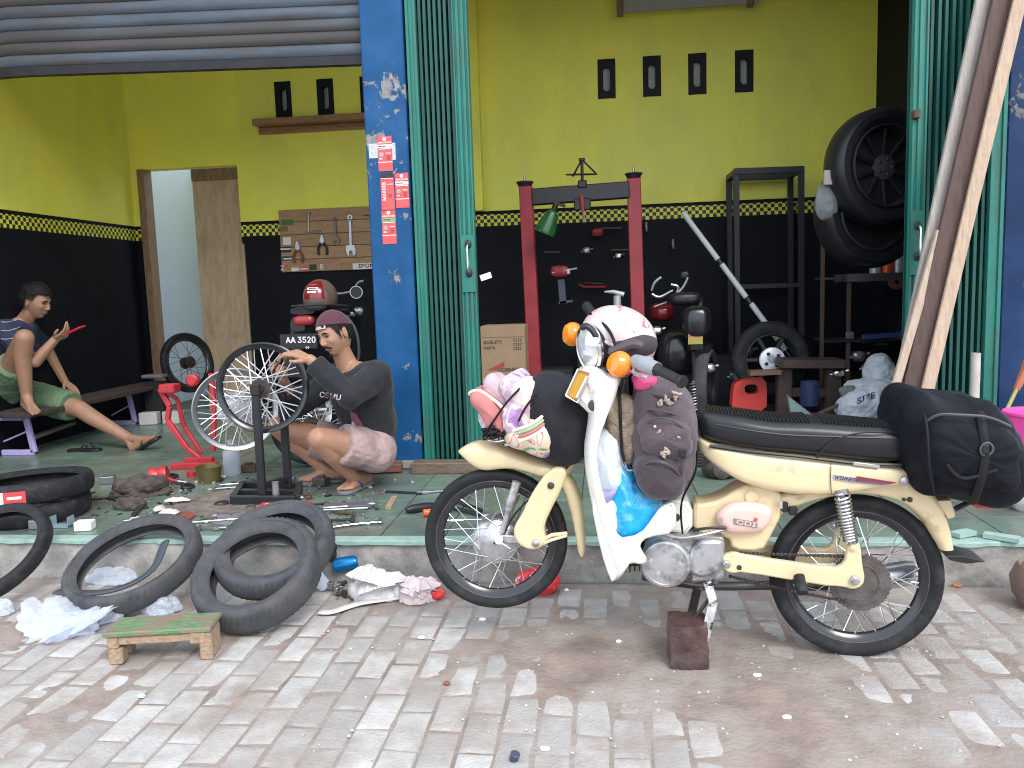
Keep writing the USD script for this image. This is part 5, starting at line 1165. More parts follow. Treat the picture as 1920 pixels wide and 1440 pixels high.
sheet_at(305, 1146, .055, .035, .035, 7, clear, 'small crumpled plastic wrapping between tyres behind the low stool', 'plastic', 'plastic_wrapping')
sheet_at(215, 1090, .085, .04, .035, 9, clear2, 'clear plastic film seen through the worn thin tyre', 'plastic', 'plastic_film')
sheet_at(4, 1150, .035, .025, .03, 11, clear, 'scrap of plastic film at the left edge of the pavement', 'plastic', 'plastic_film')
HEAPS.append(('rag', 'heap of crumpled white rag left of the front wheel', 'cloth', whiterag, 706, 1120, .115, .07, .125, 5, 6, 9))
HEAPS.append(('rag', 'pinkish white rag touching the front wheel', 'cloth', pinkrag, 784, 1126, .075, .05, .09, 6, 5, 11))
for q in HEAPS: heap_at(*q[:12])
p = [onz(a, b, .012) for a, b in [(598, 1146), (615, 1148), (645, 1140), (680, 1130), (720, 1124), (755, 1118)]]
solo('white_tape', tube(spline(p, 30), np.r_[.004, np.full(28, .022), .004], 8, flat=.25), whiterag, 'strip of white tape trailing from the white rag heap', 'tape')
redpl = M('red_plastic_wrapper', (.62, .03, .035), .3, var=.2, scale=20, bump=.3, bscale=30, col2=(.75, .65, .62), cover=.62, edge=.03, c2scale=22)
c = onz(1008, 1112, 0); solo('red_wrapper', blob(c+V([0, .02, .045]), (.085, .05, .048), 2.2, .014, 16, 3), redpl, 'red crumpled plastic wrapper behind the front wheel on the pavement', 'wrapper', smooth=50)
c = onz(815, 1122, 0); solo('red_wrapper', blob(c+V([0, -.01, .03]), (.042, .03, .022), 2.2, .008, 24, 5, 3), redpl, 'small red wrapper on the pinkish rag by the front wheel', 'wrapper', smooth=50)
c = onz(636, 1102, 0); canm = M('blue_metal_can', (.01, .17, .45), .25, .6, var=.15, scale=20)
T = thing('drink_can', 'blue drink can lying against the step', 'can', c+V([0, .1, .0]))
ca = unit((1, .25, .12)); cc2 = c+V([0, .10, .075])
obj('can_body', lathe([(.001, -.055), (.024, -.055), (.033, -.046), (.033, .046), (.026, .056), (.001, .056)], cc2, ca, 26), canm, T)
obj('can_end', lathe([(.001, .0565), (.0265, .0565), (.028, .059), (.024, .060), (.001, .058)], cc2, ca, 26), chrome, T)
c = onz(610, 1112, 0)
T = solo('plastic_cup', lathe([(.001, .0), (.028, .0), (.036, .07), (.034, .072), (.026, .004), (.001, .004)], c+V([-.01, .03, .02]), unit((-.5, -.35, .75)), 24), film('frosted_plastic', (.75, .80, .84), .75), 'frosted plastic cup tipped over beside the blue can', 'cup')
T = thing('scrap_parts', 'heap of small greasy metal scrap below the blue can', 'scrap', onz(640, 1120, 0))
for k in range(14):
    q = onz(640+rng.normal(0, 16), 1114+rng.normal(0, 9), 0); obj('scrap', box(q+V([0, 0, rng.uniform(.008, .03)]), rng.uniform(.010, .035, 3), .003, rng.uniform(0, 3)), [greasy, steel, greasy][k % 3], T)
c = at(615, 1028, YS); solo('oil_stain_rag', blob(c+V([0, -.01, 0]), (.035, .012, .05), 2.4, .012, 25, 4, 3), M('oil_black_rag', (.012, .011, .012), .6), 'oil-black rag stuck to the step beside the wide tyres', 'rag', smooth=50)
for px, py, rr, lab in ((790, 1197, 0, 'white cigarette end on the pavement below the front wheel'), (1022, 1406, 0, 'flattened pale wrapper scrap at the bottom of the paving'), (265, 1307, 0, 'white pebble on the wet patch below the stool')):
    c = onz(px, py, 0); solo('litter', blob(c+V([0, 0, .004]), (.013, .006, .005), 3, .001, 40, 3, 2), M('litter_white', (.8, .8, .78), .7), lab, 'litter')
c = onz(963, 1425, 0); solo('bottle_cap', cat([lathe([(.012, .0), (.0135, .022), (.011, .024), (.001, .024)], c, unit((.3, -.2, 1)), 20), lathe([(.010, .001), (.0125, .0), (.0125, .02), (.010, .02)], c, unit((.3, -.2, 1)), 20, True)]), M('dark_blue_grey_plastic', (.045, .05, .085), .5), 'small dark blue-grey plastic cap at the bottom edge of the paving', 'cap')
lr = np.random.default_rng(9)
pebbles = [sph(onz(lr.uniform(560, 1880), lr.uniform(1130, 1430), 0)+V([0, 0, .002]), lr.uniform(.002, .0055)*V([1.2, 1, .7]), 1) for _ in range(150)]
tag(obj('grit', cat(pebbles), M('pale_grit', (.42, .40, .37), .9, var=.3), '/World', kind='stuff'), 'pale grit and crumbs scattered over the paving', 'grit')
c = onz(1916, 1150, 0); T = solo('clay_pot', lathe([(.001, 0), (.085, 0), (.12, .05), (.13, .11), (.11, .16), (.10, .17), (.09, .16), (.105, .11), (.09, .03), (.001, .02)], c+V([.12, .06, 0]), (0, 0, 1), 30), M('brown_clay', (.17, .105, .085), .8, var=.2, bump=.3), 'brown round pot cut by the right edge of the pavement', 'pot')

# ================================================================ on the shop floor, left bay
Z0 = ZF
def fl(px, py, z=0.0): return onz(px, py, Z0+z)
redp = M('red_painted_steel', (.42, .026, .034), .4, var=.2, scale=12, coat=.1)
lav = M('lavender_painted_steel', (.40, .35, .62), .45, var=.12, scale=14, col2=(.25, .21, .3), cover=.66, edge=.05)
# truing stand and the wheel on it
WC = at(493, 727, 4.12)
T = thing('truing_stand', 'black steel wheel truing stand on the shop floor in front of the crouching man', 'wheel stand', fl(495, 930))
bs0, bs1, bs2, bs3 = fl(437, 938, .03), fl(556, 938, .03), fl(562, 912, .03), fl(455, 910, .03)
for a_, b_ in ((bs0, bs1), (bs1, bs2), (bs2, bs3), (bs3, bs0)): obj('base_bar', bar(a_, b_, .035, .05, (0, 0, 1), .004), blackm, T)
bcx = (bs0+bs1+bs2+bs3)/4
obj('base_bar', bar((bs0+bs3)/2, (bs1+bs2)/2, .04, .04, (0, 0, 1), .004), blackm, T)
pa = V([WC[0]-.005, WC[1]-.085, Z0+.05]); pb = V([WC[0]-.005, WC[1]-.085, WC[2]-.03])
obj('post', bar(pa, pb, .040, .030, (0, 1, 0), .004), blackm, T)
pa2 = pa+V([.075, .17, 0]); obj('post', bar(pa2, V([pa2[0], pa2[1], WC[2]-.02]), .040, .030, (0, 1, 0), .004), blackm, T)
obj('axle_clamp', box(pb+V([0, -.0, .03]), (.05, .03, .06), .005), blackm, T)
obj('screw_sleeve', cyl(V([pa[0]+.075, pa[1]-.0, Z0+.02]), V([pa[0]+.075, pa[1], Z0+.12]), .018), alloy, T)
obj('cross_brace', bar(V([pa[0], pa[1], Z0+.10]), V([pa2[0], pa2[1], Z0+.10]), .03, .03, (0, 0, 1), .004), blackm, T)
def bikewheel(name, c, axis, r, label, rim_m, spoke_m, hub_m, lug=.055, nspk=36, tyre_=None, discm=None, hubr=.05, spr=.0022, hw=.04):
    T = thing(name, label, 'wheel', V(c)-V([0, 0, r]))
    ax_ = unit(axis)
    if tyre_: 
        ty, tr = tyre_mesh(V(c), ax_, r+.045, .036, .05, 64, 0); obj('tyre', ty, tyre_, T, smooth=55)
    obj('rim', lathe([(r, .020), (r-.004, .024), (r-.018, .019), (r-.030, .010), (r-.034, 0), (r-.030, -.010), (r-.018, -.019), (r-.004, -.024), (r, -.020), (r-.014, -.012), (r-.020, 0), (r-.014, .012)], c, ax_, 64, True), rim_m, T, smooth=50)
    u, w2 = perp(ax_)
    for k in range(nspk):
        sg = 1 if k % 2 else -1; ang = 2*np.pi*k/nspk; tw = 1.0 if (k//2) % 2 else -1.0
        h = V(c)+ax_*sg*hw+hubr*(np.cos(ang+tw)*u+np.sin(ang+tw)*w2); e_ = V(c)+ax_*sg*.004+(r-.033)*(np.cos(ang)*u+np.sin(ang)*w2)
        obj('spoke', cyl(h, e_, spr, n=5), spoke_m, T, smooth=60)
    obj('hub', lathe([(.001, -.06), (.018, -.06), (.02, -.045), (hubr+.006, -.042), (hubr+.006, -.034), (.03, -.03), (.03, .03), (hubr+.006, .034), (hubr+.006, .042), (.02, .045), (.018, .06), (.001, .06)], c, ax_, 28), hub_m, T)
    if discm: obj('brake_disc', lathe([(.035, -.052), (.105, -.052), (.108, -.049), (.105, -.046), (.035, -.046)], c, ax_, 36, True), discm, T)
    return T
spokeb = M('bright_spoke_alloy', (.66, .66, .68), .3, .7, var=.05)
bikewheel('spoked_wheel', WC, (0.16, -1, 0.03), .243, 'black rimmed spoked wheel clamped in the truing stand under the man\'s hands', rimblack, spokeb, greasy, spr=.0036)
WC2 = at(442, 768, 4.62)
bikewheel('spoked_wheel', WC2, (.55, -1, .05), .25, 'silver rimmed spoked wheel behind the truing stand', steel, spokeb, alloy, discm=alloy, spr=.0028)
WC3 = at(585, 795, 4.95)
bikewheel('spoked_wheel', WC3, (.25, -1, 0), .22, 'silver rimmed wheel half hidden behind the crouching man', steel, spokeb, greasy, tyre_=rubber, spr=.0026)
WC4 = at(352, 680, 7.2)
bikewheel('spoked_wheel', WC4, (1, -.42, .18), .24, 'dark wheel with tyre leaning in the doorway', rimblack, greasy, greasy, tyre_=rubber, nspk=18)
# red bike stand
T = thing('red_bike_stand', 'red painted steel bike stand behind the silver wheel', 'stand', fl(370, 870))
def rbar(pts, w=.04, nm='arm'):
    for p, q in zip(pts, pts[1:]): obj(nm, bar(at(*p), at(*q), w*.68, w*.6, (0, -1, 0), .004), redp, T)
yy_ = 5.15
rbar([(300, 728, yy_), (318, 762, yy_), (314, 788, yy_), (352, 842, yy_), (378, 862, yy_)], .05)
rbar([(306, 730, yy_+.1), (332, 748, yy_+.1), (345, 800, yy_+.1), (378, 850, yy_+.1)], .04)
rbar([(395, 700, yy_), (402, 760, yy_), (400, 845, yy_)], .045, 'post')
obj('head', box(at(318, 728, yy_), (.11, .10, .06), .008), redp, T)
obj('knob', lathe([(.001, -.03), (.028, -.03), (.042, -.018), (.042, .018), (.028, .03), (.001, .03)], at(361, 713, yy_-.05), unit((.2, -1, 0)), 24), redp, T)
for q in ((322, 874, 408, 872), (346, 864, 400, 862)): obj('foot_bar', bar(fl(q[0], q[1], .02), fl(q[2], q[3], .02), .05, .04, (0, 0, 1), .004), redp, T)
# bottle, bowl, cup
pet = film('cloudy_bottle_plastic', (.60, .63, .70), .72, .2)
c = fl(436, 890); T = thing('plastic_bottle', 'cloudy crumpled plastic bottle standing left of the truing stand', 'bottle', c)
obj('bottle_body', wrinkle(lathe([(.001, 0), (.044, 0), (.050, .01), (.047, .05), (.051, .08), (.047, .11), (.049, .14), (.03, .19), (.018, .20), (.018, .22), (.001, .22)], c, (0, 0, 1), 32), .003, 30, 2), pet, T)
c = fl(393, 903); solo('metal_bowl', lathe([(.001, .0), (.062, .0), (.078, .09), (.082, .095), (.076, .095), (.06, .008), (.001, .008)], c, (0, 0, 1), 36), M('olive_brass_tin', (.14, .115, .045), .45, .4, var=.25, scale=16), 'olive brown metal bowl on the floor left of the bottle', 'bowl')
c = fl(398, 905); T = thing('red_cup', 'small red plastic cap lying left of the metal bowl', 'cap', fl(362, 893)); obj('cap', lathe([(.001, 0), (.03, 0), (.032, .03), (.001, .035)], fl(360, 893), (0, 0, 1), 20), redp, T)
# red hub tool
c = fl(296, 906); T = thing('red_hub_tool', 'shiny red metal part with a spike lying on the green floor', 'bike part', c)
obj('block', lathe([(.001, -.05), (.05, -.05), (.055, -.03), (.045, 0), (.055, .03), (.05, .05), (.001, .05)], c+V([0, .02, .045]), unit((1, .3, .1)), 22), redp, T)
obj('spike', cyl(c+V([.05, 0, .03]), c+V([.14, -.01, .012]), .012, .006), redp, T); obj('tip', cyl(c+V([.14, -.01, .012]), c+V([.20, -.02, .008]), .012, .010), chrome, T)
obj('lug', box(c+V([-.02, -.03, .015]), (.03, .03, .03), .005), redp, T)
# rag heap, cardboard, plate, packet
sheet_at(268, 925, .13, .09, .06, 13, M('oily_brown_rag', (.07, .055, .045), .9, var=.4, scale=18, bump=.4, bscale=60), 'oily dark brown rag heap on the green floor', 'cloth', 'rag', z=ZF, edge=.35)
sheet_at(245, 952, .06, .05, .03, 15, M('oily_brown_rag', 0), 'small dark rag lump in front of the oily rag heap', 'cloth', 'rag', z=ZF)
cb = M('dirty_cardboard', (.20, .155, .13), .9, var=.35, scale=14, bump=.4, bscale=40, col2=(.09, .075, .07), cover=.55, edge=.12, c2scale=8)
c0_ = [fl(345, 968), fl(470, 962), fl(565, 948), fl(545, 925), fl(400, 925), fl(330, 948)]
poly = V(c0_)[:, :2]
def flat(poly, z0, z1, mat, label, cat_, name, seed=0, amp=.004):
    p = spline(np.column_stack([poly, np.zeros(len(poly))]), 70, True)[:, :2]; p = p+np.random.default_rng(seed).normal(0, amp, p.shape)
    m = trimesh.creation.extrude_polygon(Polygon(p).buffer(0), z1-z0, engine='earcut'); m.apply_translation((0, 0, z0)); return solo(name, m, mat, label, cat_, smooth=False)
flat(poly, ZF+.001, ZF+.010, cb, 'dirty flattened cardboard under the truing stand', 'cardboard', 'cardboard_sheet', 3)
flat(V([fl(400, 968), fl(560, 955), fl(540, 972), fl(410, 985)])[:, :2], ZF+.001, ZF+.006, M('grey_tray_steel', (.20, .20, .21), .5, .3, var=.3), 'thin grey metal tray in front of the cardboard', 'tray', 'metal_tray', 4, .002)
for k, (px, py, sx, sy) in enumerate(((318, 965, .05, .03), (332, 942, .07, .02), (520, 955, .06, .015), (552, 938, .05, .02), (300, 958, .03, .03))):
    sheet_at(px, py, sx, sy, .02, 20+k, M('torn_pale_paper', (.52, .46, .41), .9, var=.15), ['torn pale paper scrap left of the cardboard', 'torn strip of pale cardboard on the cardboard edge', 'torn pale strip along the front of the cardboard', 'pale crumpled paper right of the truing stand base', 'small crumpled paper scrap left of the cardboard'][k], 'paper', 'paper_scrap', z=ZF+.012, n=14, sc=30, rz=.2*k)
T = thing('round_plate', 'rusty red round plate with slots at the floor edge above the tyres', 'plate', fl(322, 978))
a_ = np.linspace(0, 2*np.pi, 40, endpoint=False)
pl = Polygon(np.stack([.10*np.cos(a_), .10*np.sin(a_)], 1), [np.stack([.012*np.cos(a_)+.055*math.cos(k*1.57), .006*np.sin(a_)+.055*math.sin(k*1.57)], 1) for k in range(4)])
m = trimesh.creation.extrude_polygon(pl, .012, engine='earcut'); m.apply_translation(fl(322, 976)+V([0, .02, .002])); obj('plate', m, M('rust_red_paint', (.20, .055, .04), .7, var=.3, scale=20), T, smooth=False)
c = fl(528, 968); T = thing('red_parts_packet', 'red and white cardboard packet behind the wide tyres', 'packet', c)
pm = M('red_packet_card', (.68, .02, .035), .4, var=.06)
obj('packet', box(c+V([.01, .02, .03]), (.26, .10, .055), .004, .10), pm, T)
obj('print', box(c+V([-.02, .012, .0585]), (.14, .05, .002), 0, .10), M('white_pink_print', (.75, .55, .56), .5), T)
obj('print', box(c+V([.105, -.026, .03]), (.045, .004, .035), 0, .10), M('grey_print2', (.55, .5, .5), .5), T)
# tools on the floor
def tool(pts, r, mat, label, cat_='tool', name='floor_tool', head=None, flatk=None, z=.012):
    P = [fl(a, b, z) for a, b in pts]; ms = [tube(spline(P, 16) if len(P) > 2 else V(P), r, 8, flat=flatk)]
    if head:
        ms.append(lathe([(r*.9, -.006), (r*head, -.006), (r*head, .006), (r*.9, .006)], P[0], (0, 0, 1), 14, True)); ms.append(sph(P[-1], V([r*head, r*head, .008]), 2))
    return solo(name, cat(ms), mat, label, cat_)
tool([(612, 990), (650, 984), (712, 978)], .009, chrome, 'bright steel spanner on the floor edge left of the front wheel', 'spanner', 'spanner', 1.9, .6)
tool([(586, 977), (660, 974)], .007, blackm, 'black tee bar wrench beside the red packet', 'wrench', 'tee_wrench'); 
tool([(663, 962), (660, 980)], .010, greasy, 'dark cross handle of the tee bar wrench', 'handle', 'wrench_handle')
T = thing('drill_case', 'open grey tool tray with bright steel bits on the floor', 'tool tray', fl(655, 950))
obj('tray', bar(fl(606, 950, .012), fl(700, 946, .012), .085, .02, (0, 0, 1), .004), M('dark_violet_grey', (.10, .09, .11), .6, var=.2), T)
for a_, b_ in (((607, 952), (652, 949)), ((607, 956), (690, 952))): obj('steel_bit', tube([fl(*a_, .027), fl(*b_, .027)], .006, 8), chrome, T)
obj('ratchet_head', sph(fl(697, 944, .025), (.025, .02, .012), 2), steel, T)
T = thing('flat_file', 'dark flat file with a pale tang lying near the gate sill', 'file', fl(760, 922)); obj('blade', bar(fl(724, 922, .006), fl(790, 925, .006), .028, .008), blackm, T); obj('tang', bar(fl(790, 925, .006), fl(806, 922, .006), .03, .006), steel, T)
solo('wood_offcut', bar(fl(728, 952, .008), fl(740, 932, .008), .03, .014), stw, 'small brown wood offcut on the green tiles', 'offcut')
T = thing('screwdriver', 'black handled screwdriver with an orange collar near the front tyre', 'screwdriver', fl(790, 955))
obj('handle', tube([fl(762, 957, .02), fl(772, 955, .02), fl(800, 950, .02), fl(812, 947, .02)], [.012, .024, .022, .014], 12), blackpl, T); obj('shaft', tube([fl(812, 947, .018), fl(845, 938, .016)], .006), chrome, T)
obj('collar', tube([fl(794, 962, .02), fl(812, 960, .02)], .018, 12), M('orange_plastic', (.7, .13, .03), .4), T)
T = thing('pliers', 'dark pliers with open jaws lying behind the black handled screwdriver', 'pliers', fl(870, 955)); obj('grip', tube(spline([fl(838, 950, .015), fl(870, 957, .015), fl(900, 965, .015)], 10), .010, 8), blackpl, T); obj('grip', tube(spline([fl(850, 935, .015), fl(880, 948, .015), fl(905, 958, .015)], 10), .010, 8), blackpl, T); obj('jaws', blob(fl(915, 966, .02), (.03, .02, .012), 2.5, 0, sub=2), steel, T)
tr_ = np.random.default_rng(21)
labs = ['thin bright rod lying on the oily rag', 'pair of thin steel rods behind the cardboard', 'second thin steel rod left of the truing stand base', 'long bright spanner in front of the cardboard', 'long steel bar along the tile edge behind the tyres', 'short dark bolt near the oily rag', 'thin pale rod left of the oily rag']
for k, (p, r, mt) in enumerate(([((252, 917), (322, 914)), .004, chrome], [((412, 909), (455, 906)), .006, chrome], [((405, 916), (450, 913)), .005, steel], [((334, 991), (425, 989)), .008, chrome], [((350, 980), (450, 972)), .006, chrome], [((250, 965), (268, 948)), .012, greasy], [((232, 976), (258, 974)), .004, chrome])):
    tool(p, r, mt, labs[k], 'steel rod', 'steel_rod')
tool([(405, 990), (425, 986), (436, 978)], .012, chrome, 'bright spanner head on the tile edge between the tyres', 'spanner', 'spanner', 1.5, .5)
T = thing('bolt_scatter', 'scattered bolts, nuts and filings around the truing stand', 'bolts', fl(420, 930), kind='stuff')
obj('bolts', cat([box(fl(tr_.uniform(215, 720), tr_.uniform(905, 990), .006), tr_.uniform(.006, .022, 3)*V([1, 1, .5]), .001, tr_.uniform(0, 3)) for _ in range(170)]), steel, T, smooth=False, kind='stuff')
for nm, mt, n_, lo, hi in (('washers', greasy, 120, .008, .030), ('paper_bits', M('torn_pale_paper', 0), 36, .010, .034), ('dark_bits', blackm, 70, .010, .045), ('rust_bits', M('rust_red_paint', (.20, .055, .04), .7, var=.3, scale=20), 30, .008, .026)): obj(nm, cat([box(fl(tr_.normal(430, 150), tr_.uniform(896, 988), .004), V([tr_.uniform(lo, hi), tr_.uniform(lo, hi)*.55, tr_.uniform(.003, .010)]), .0008, tr_.uniform(0, 3)) for _ in range(n_)]), mt, T, smooth=False, kind='stuff')
for k, (px, py, lab) in enumerate(((70, 993, 'grey tin box at the floor edge behind the tyres'), (112, 990, 'grey-blue metal bracket at the floor edge'), (155, 996, 'white carton at the floor edge right of the metal bracket'), (200, 908, 'dull steel tab box left of the red metal part'))):
    c = fl(px, py); mt = [steel, M('grey_blue_steel', (.25, .33, .36), .5, .3), wht, steel][k]
    solo('small_box', cat([box(c+V([0, .02, .024]), (.08, .06, .045), .003, .1*k)]) if k != 1 else cat([bar(c+V([-.05, .02, .006]), c+V([.05, .02, .006]), .05, .008), bar(c+V([-.05, .02, .03]), c+V([-.046, .02, .03]), .05, .05), bar(c+V([.046, .02, .03]), c+V([.05, .02, .03]), .05, .05)]), mt, lab, 'box' if k != 1 else 'bracket', smooth=False)
# flip-flops
def flipflop(px, py, ang, label, sole_m, strap_m, z=0.0, L=.26, c=None, T3=None):
    c = fl(px, py, z) if c is None else V(c); T = thing('flip_flop', label, 'flip-flop', c)
    o = V([(-.5, -.10), (-.42, -.14), (-.15, -.125), (.1, -.155), (.35, -.18), (.48, -.12), (.5, 0), (.46, .12), (.3, .17), (.05, .135), (-.2, .115), (-.42, .13), (-.5, .08)])*L
    m = slab(o, 0, .02, .004, 1); m = place(m, V([[1, 0, 0], [0, 0, 1], [0, 1, 0]]).astype(float)); m.fix_normals()
    R = rotm([0, 0, 1], ang) if T3 is None else T3
    obj('sole', place(m, R, c), sole_m, T)
    for sg in (-1, 1): obj('toe_strap', place(tube(spline([(.28*L, 0, .02), (.20*L, sg*.06*L, .05), (.02*L, sg*.13*L, .045), (-.06*L, sg*.135*L, .016)], 14), .006, 8), R, c), strap_m, T)
    return T
flipflop(160, 846, .05, 'empty black flip-flop lying on the floor in front of the bench', blackpl, blackpl)
# bench along the left wall
T = thing('bench', 'dark plank bench on lavender steel legs along the left wall', 'bench', (-4.2, 6.2, ZF))
bz = at(60, 775, 5.42)[2]
top_m = wood('dark_bench_plank', (.05, .035, .03), (.02, .015, .013), (5, .6, 5))
obj('seat_plank', box((-4.22, 6.25, bz+.01), (.34, 2.0, .035), .004), top_m, T)
def legframe(y, x0, x1):
    z = bz-.03
    for p, q in (((x0, y, z), (x0-.03, y, ZF+.02)), ((x1, y, z), (x1+.04, y, ZF+.02)), ((x0, y, z), (x1, y, z)), ((x0-.03, y, ZF+.02), (x1+.04, y, ZF+.02))): obj('leg_frame', bar(p, q, .04, .03, (0, 1, 0), .003), lav, T)
    obj('leg_brace', bar((x0-.01, y+.02, ZF+.04), (x1, y+.02, z-.10), .012, .012), lav, T)
xr = at(48, 775, 5.42)[0]; legframe(5.42, xr-.36, xr); xr2 = at(240, 725, 6.75)[0]; legframe(6.75, xr2-.28, xr2)
p0, p1 = fl(25, 830, .10), fl(130, 790, .10); solo('timber_lath', bar(p0+V([0, .2, 0]), p1+V([0, .35, 0]), .05, .025), wood('grey_lath', (.26, .22, .17), (.16, .13, .10), (1, 5, 5)), 'greyish timber lath lying under the bench', 'lath', smooth=False)
for k, (px, py, lab) in enumerate(((276, 797, 'white foam block under the far end of the bench'), (320, 795, 'second white foam block right of the far bench legs'))):
    c = fl(px, py); solo('foam_block', box(c+V([0, .05, .055]), (.16, .10, .11), .006, .15-.2*k), M('dirty_white_foam', (.48, .48, .47), .8, var=.1), lab, 'block')
solo('grey_tray', box(at(290, 705, 6.9), (.20, .12, .03), .008), M('grey_plastic_tray', (.16, .16, .165), .5), 'grey tray on a dark stack at the far end of the bench', 'tray')
solo('dark_crate', box((at(290, 705, 6.9)[0], 6.9, (ZF+at(290, 710, 6.9)[2])/2-.01), (.17, .12, at(290, 712, 6.9)[2]-ZF-.02), .006), M('dark_crate_plastic', (.012, .012, .014), .7), 'dark narrow crate below the grey tray beside the door jamb', 'crate')
# low seat under the crouching man
c = fl(690, 893); solo('low_plank_seat', box(c+V([0.0, .12, .03]), (.36, .14, .05), .006, .15), wood('red_brown_plank', (.20, .075, .05), (.10, .04, .03), (1, 5, 5)), 'low red-brown wooden plank behind the crouching man\'s feet', 'plank')
# ================================================================ people
skin1 = M('tan_skin', (.345, .185, .118), .5, var=.08, scale=22, bump=.08, bscale=140, spec=.4)
skin2 = M('brown_skin', (.30, .165, .105), .5, var=.08, scale=22, bump=.08, bscale=140, spec=.4)
hairm = M('black_hair', (.004, .0035, .0035), .6, spec=.25, var=.3, scale=60, bump=.7, bscale=160, stretch=(1, 1, .25))
eyem = M('dark_eye', (.012, .010, .010), .25); lipm = M('lip_skin', (.26, .10, .075), .5, var=.08)
def smoothed(M_, fine, it):
    M_ = M_.simplify(fine*.25).refine_to_length(fine)
    me = M_.to_mesh(); v0 = V(me.vert_properties[:, :3], float); f = V(me.tri_verts); v = v0.copy()
    import scipy.sparse as sp
    e = np.vstack([f[:, [0, 1]], f[:, [1, 2]], f[:, [2, 0]]]); n = len(v)
    A_ = sp.coo_matrix((np.ones(2*len(e)), (np.r_[e[:, 0], e[:, 1]], np.r_[e[:, 1], e[:, 0]])), (n, n)).tocsr(); A_.data[:] = 1
    D_ = 1/np.maximum(np.asarray(A_.sum(1)).ravel(), 1)
    for _ in range(it):
        v = v+.5*(D_[:, None]*(A_@v)-v); v = v-.52*(D_[:, None]*(A_@v)-v)
    d = v-v0; L = np.linalg.norm(d, axis=1, keepdims=True); v = v0+d*np.minimum(1, fine*2/np.maximum(L, 1e-9))
    return trimesh.Trimesh(v, f, process=False)
def bones(J, B, fine=.012, smooth_it=8, extra=()):
    """One continuous skin over the joints J {name: (position, radius)} along the bones B."""
    parts = []
    for a, b in B:
        pts = []
        for q in (a, b):
            p, r = J[q]; s = trimesh.creation.icosphere(2).vertices*r+V(p); pts.append(s)
        parts.append(m3.Manifold.hull_points(np.vstack(pts).astype(np.float32)))
    return smoothed(m3.Manifold.batch_boolean(parts+list(extra), m3.OpType.Add), fine, smooth_it)
def as_man(t): 
    return m3.Manifold(m3.Mesh(np.asarray(t.vertices, np.float32), np.asarray(t.faces, np.uint32)))
def join(ts):
    try:
        mm_ = m3.Manifold.batch_boolean([as_man(t) for t in ts], m3.OpType.Add); me = mm_.to_mesh()
        if len(me.tri_verts): return trimesh.Trimesh(V(me.vert_properties[:, :3]), V(me.tri_verts), process=False)
    except Exception: pass
    return cat(ts)
def axes3(fwd, up):
    f = unit(fwd); l = unit(np.cross(up, f)); return f, l, np.cross(f, l)
def g3(v, c, s): return np.exp(-(((v-V(c))/V(s))**2).sum(1))
def head_mesh(c, fwd, up, k=1.0):
    """A head with brow, eye hollows, nose, lips, chin; local axes forward, left, up; half height .118."""
    f, l, u = axes3(fwd, up); m = trimesh.creation.icosphere(5); v = V(m.vertices)
    x, y, z = v.T
    P = np.stack([x*.096, y*.076, z*.118], 1)
    low = np.clip(-z, 0, 1); P[:, 1] *= 1-.30*low**1.3; P[:, 0] -= .012*low*(x < 0); P[:, 0] = np.where(x < 0, P[:, 0]*(1-.25*low), P[:, 0]+.004*low)
    P[:, 0] *= np.where(x > 0, 1-.07*np.clip(1-np.abs(y)*1.3, 0, 1)*(np.abs(z) < .6), 1)
    d = np.zeros((len(v), 3)); nrm = v
    def bump_(c_, s_, a_, dirn=None):
        w = g3(P, c_, s_); d[:] += w[:, None]*a_*(V(dirn) if dirn is not None else nrm)
    bump_((.086, 0, -.020), (.020, .011, .017), .020, (1, 0, -.15)); bump_((.088, 0, .004), (.02, .008, .022), .010, (1, 0, 0))
    for sg in (-1, 1):
        bump_((.085, sg*.030, .012), (.02, .017, .010), -.010, (1, 0, 0)); bump_((.086, sg*.028, .030), (.02, .022, .007), .005, (1, 0, 0))
        bump_((.074, sg*.045, -.018), (.025, .018, .018), .006); bump_((.09, sg*.012, -.027), (.014, .007, .008), .006, (1, sg*.5, 0))
    bump_((.083, 0, -.052), (.018, .022, .007), .006, (1, 0, 0)); bump_((.082, 0, -.064), (.018, .018, .006), .006, (1, 0, 0)); bump_((.078, 0, -.076), (.02, .02, .006), -.004, (1, 0, 0)); bump_((.074, 0, -.098), (.025, .022, .016), .010, (1, 0, -.2))
    P = (P+d)*k
    W = V(c)+P[:, :1]*f+P[:, 1:2]*l+P[:, 2:3]*u
    t = trimesh.Trimesh(W, m.faces, process=False)
    T3 = np.stack([f, l, u], 1)
    ears = []
    for sg in (-1, 1):
        e = trimesh.creation.icosphere(3); q = V(e.vertices)*V([.017, .009, .031]); q[:, 1] += sg*.006*(q[:, 0] < 0)
        q = q@rotm([0, 0, 1], sg*.45).T
        ears.append(trimesh.Trimesh(V(c)+(q+V([-.006, sg*.076, .0]))*k@T3.T, e.faces, process=False))
    return t, ears, T3
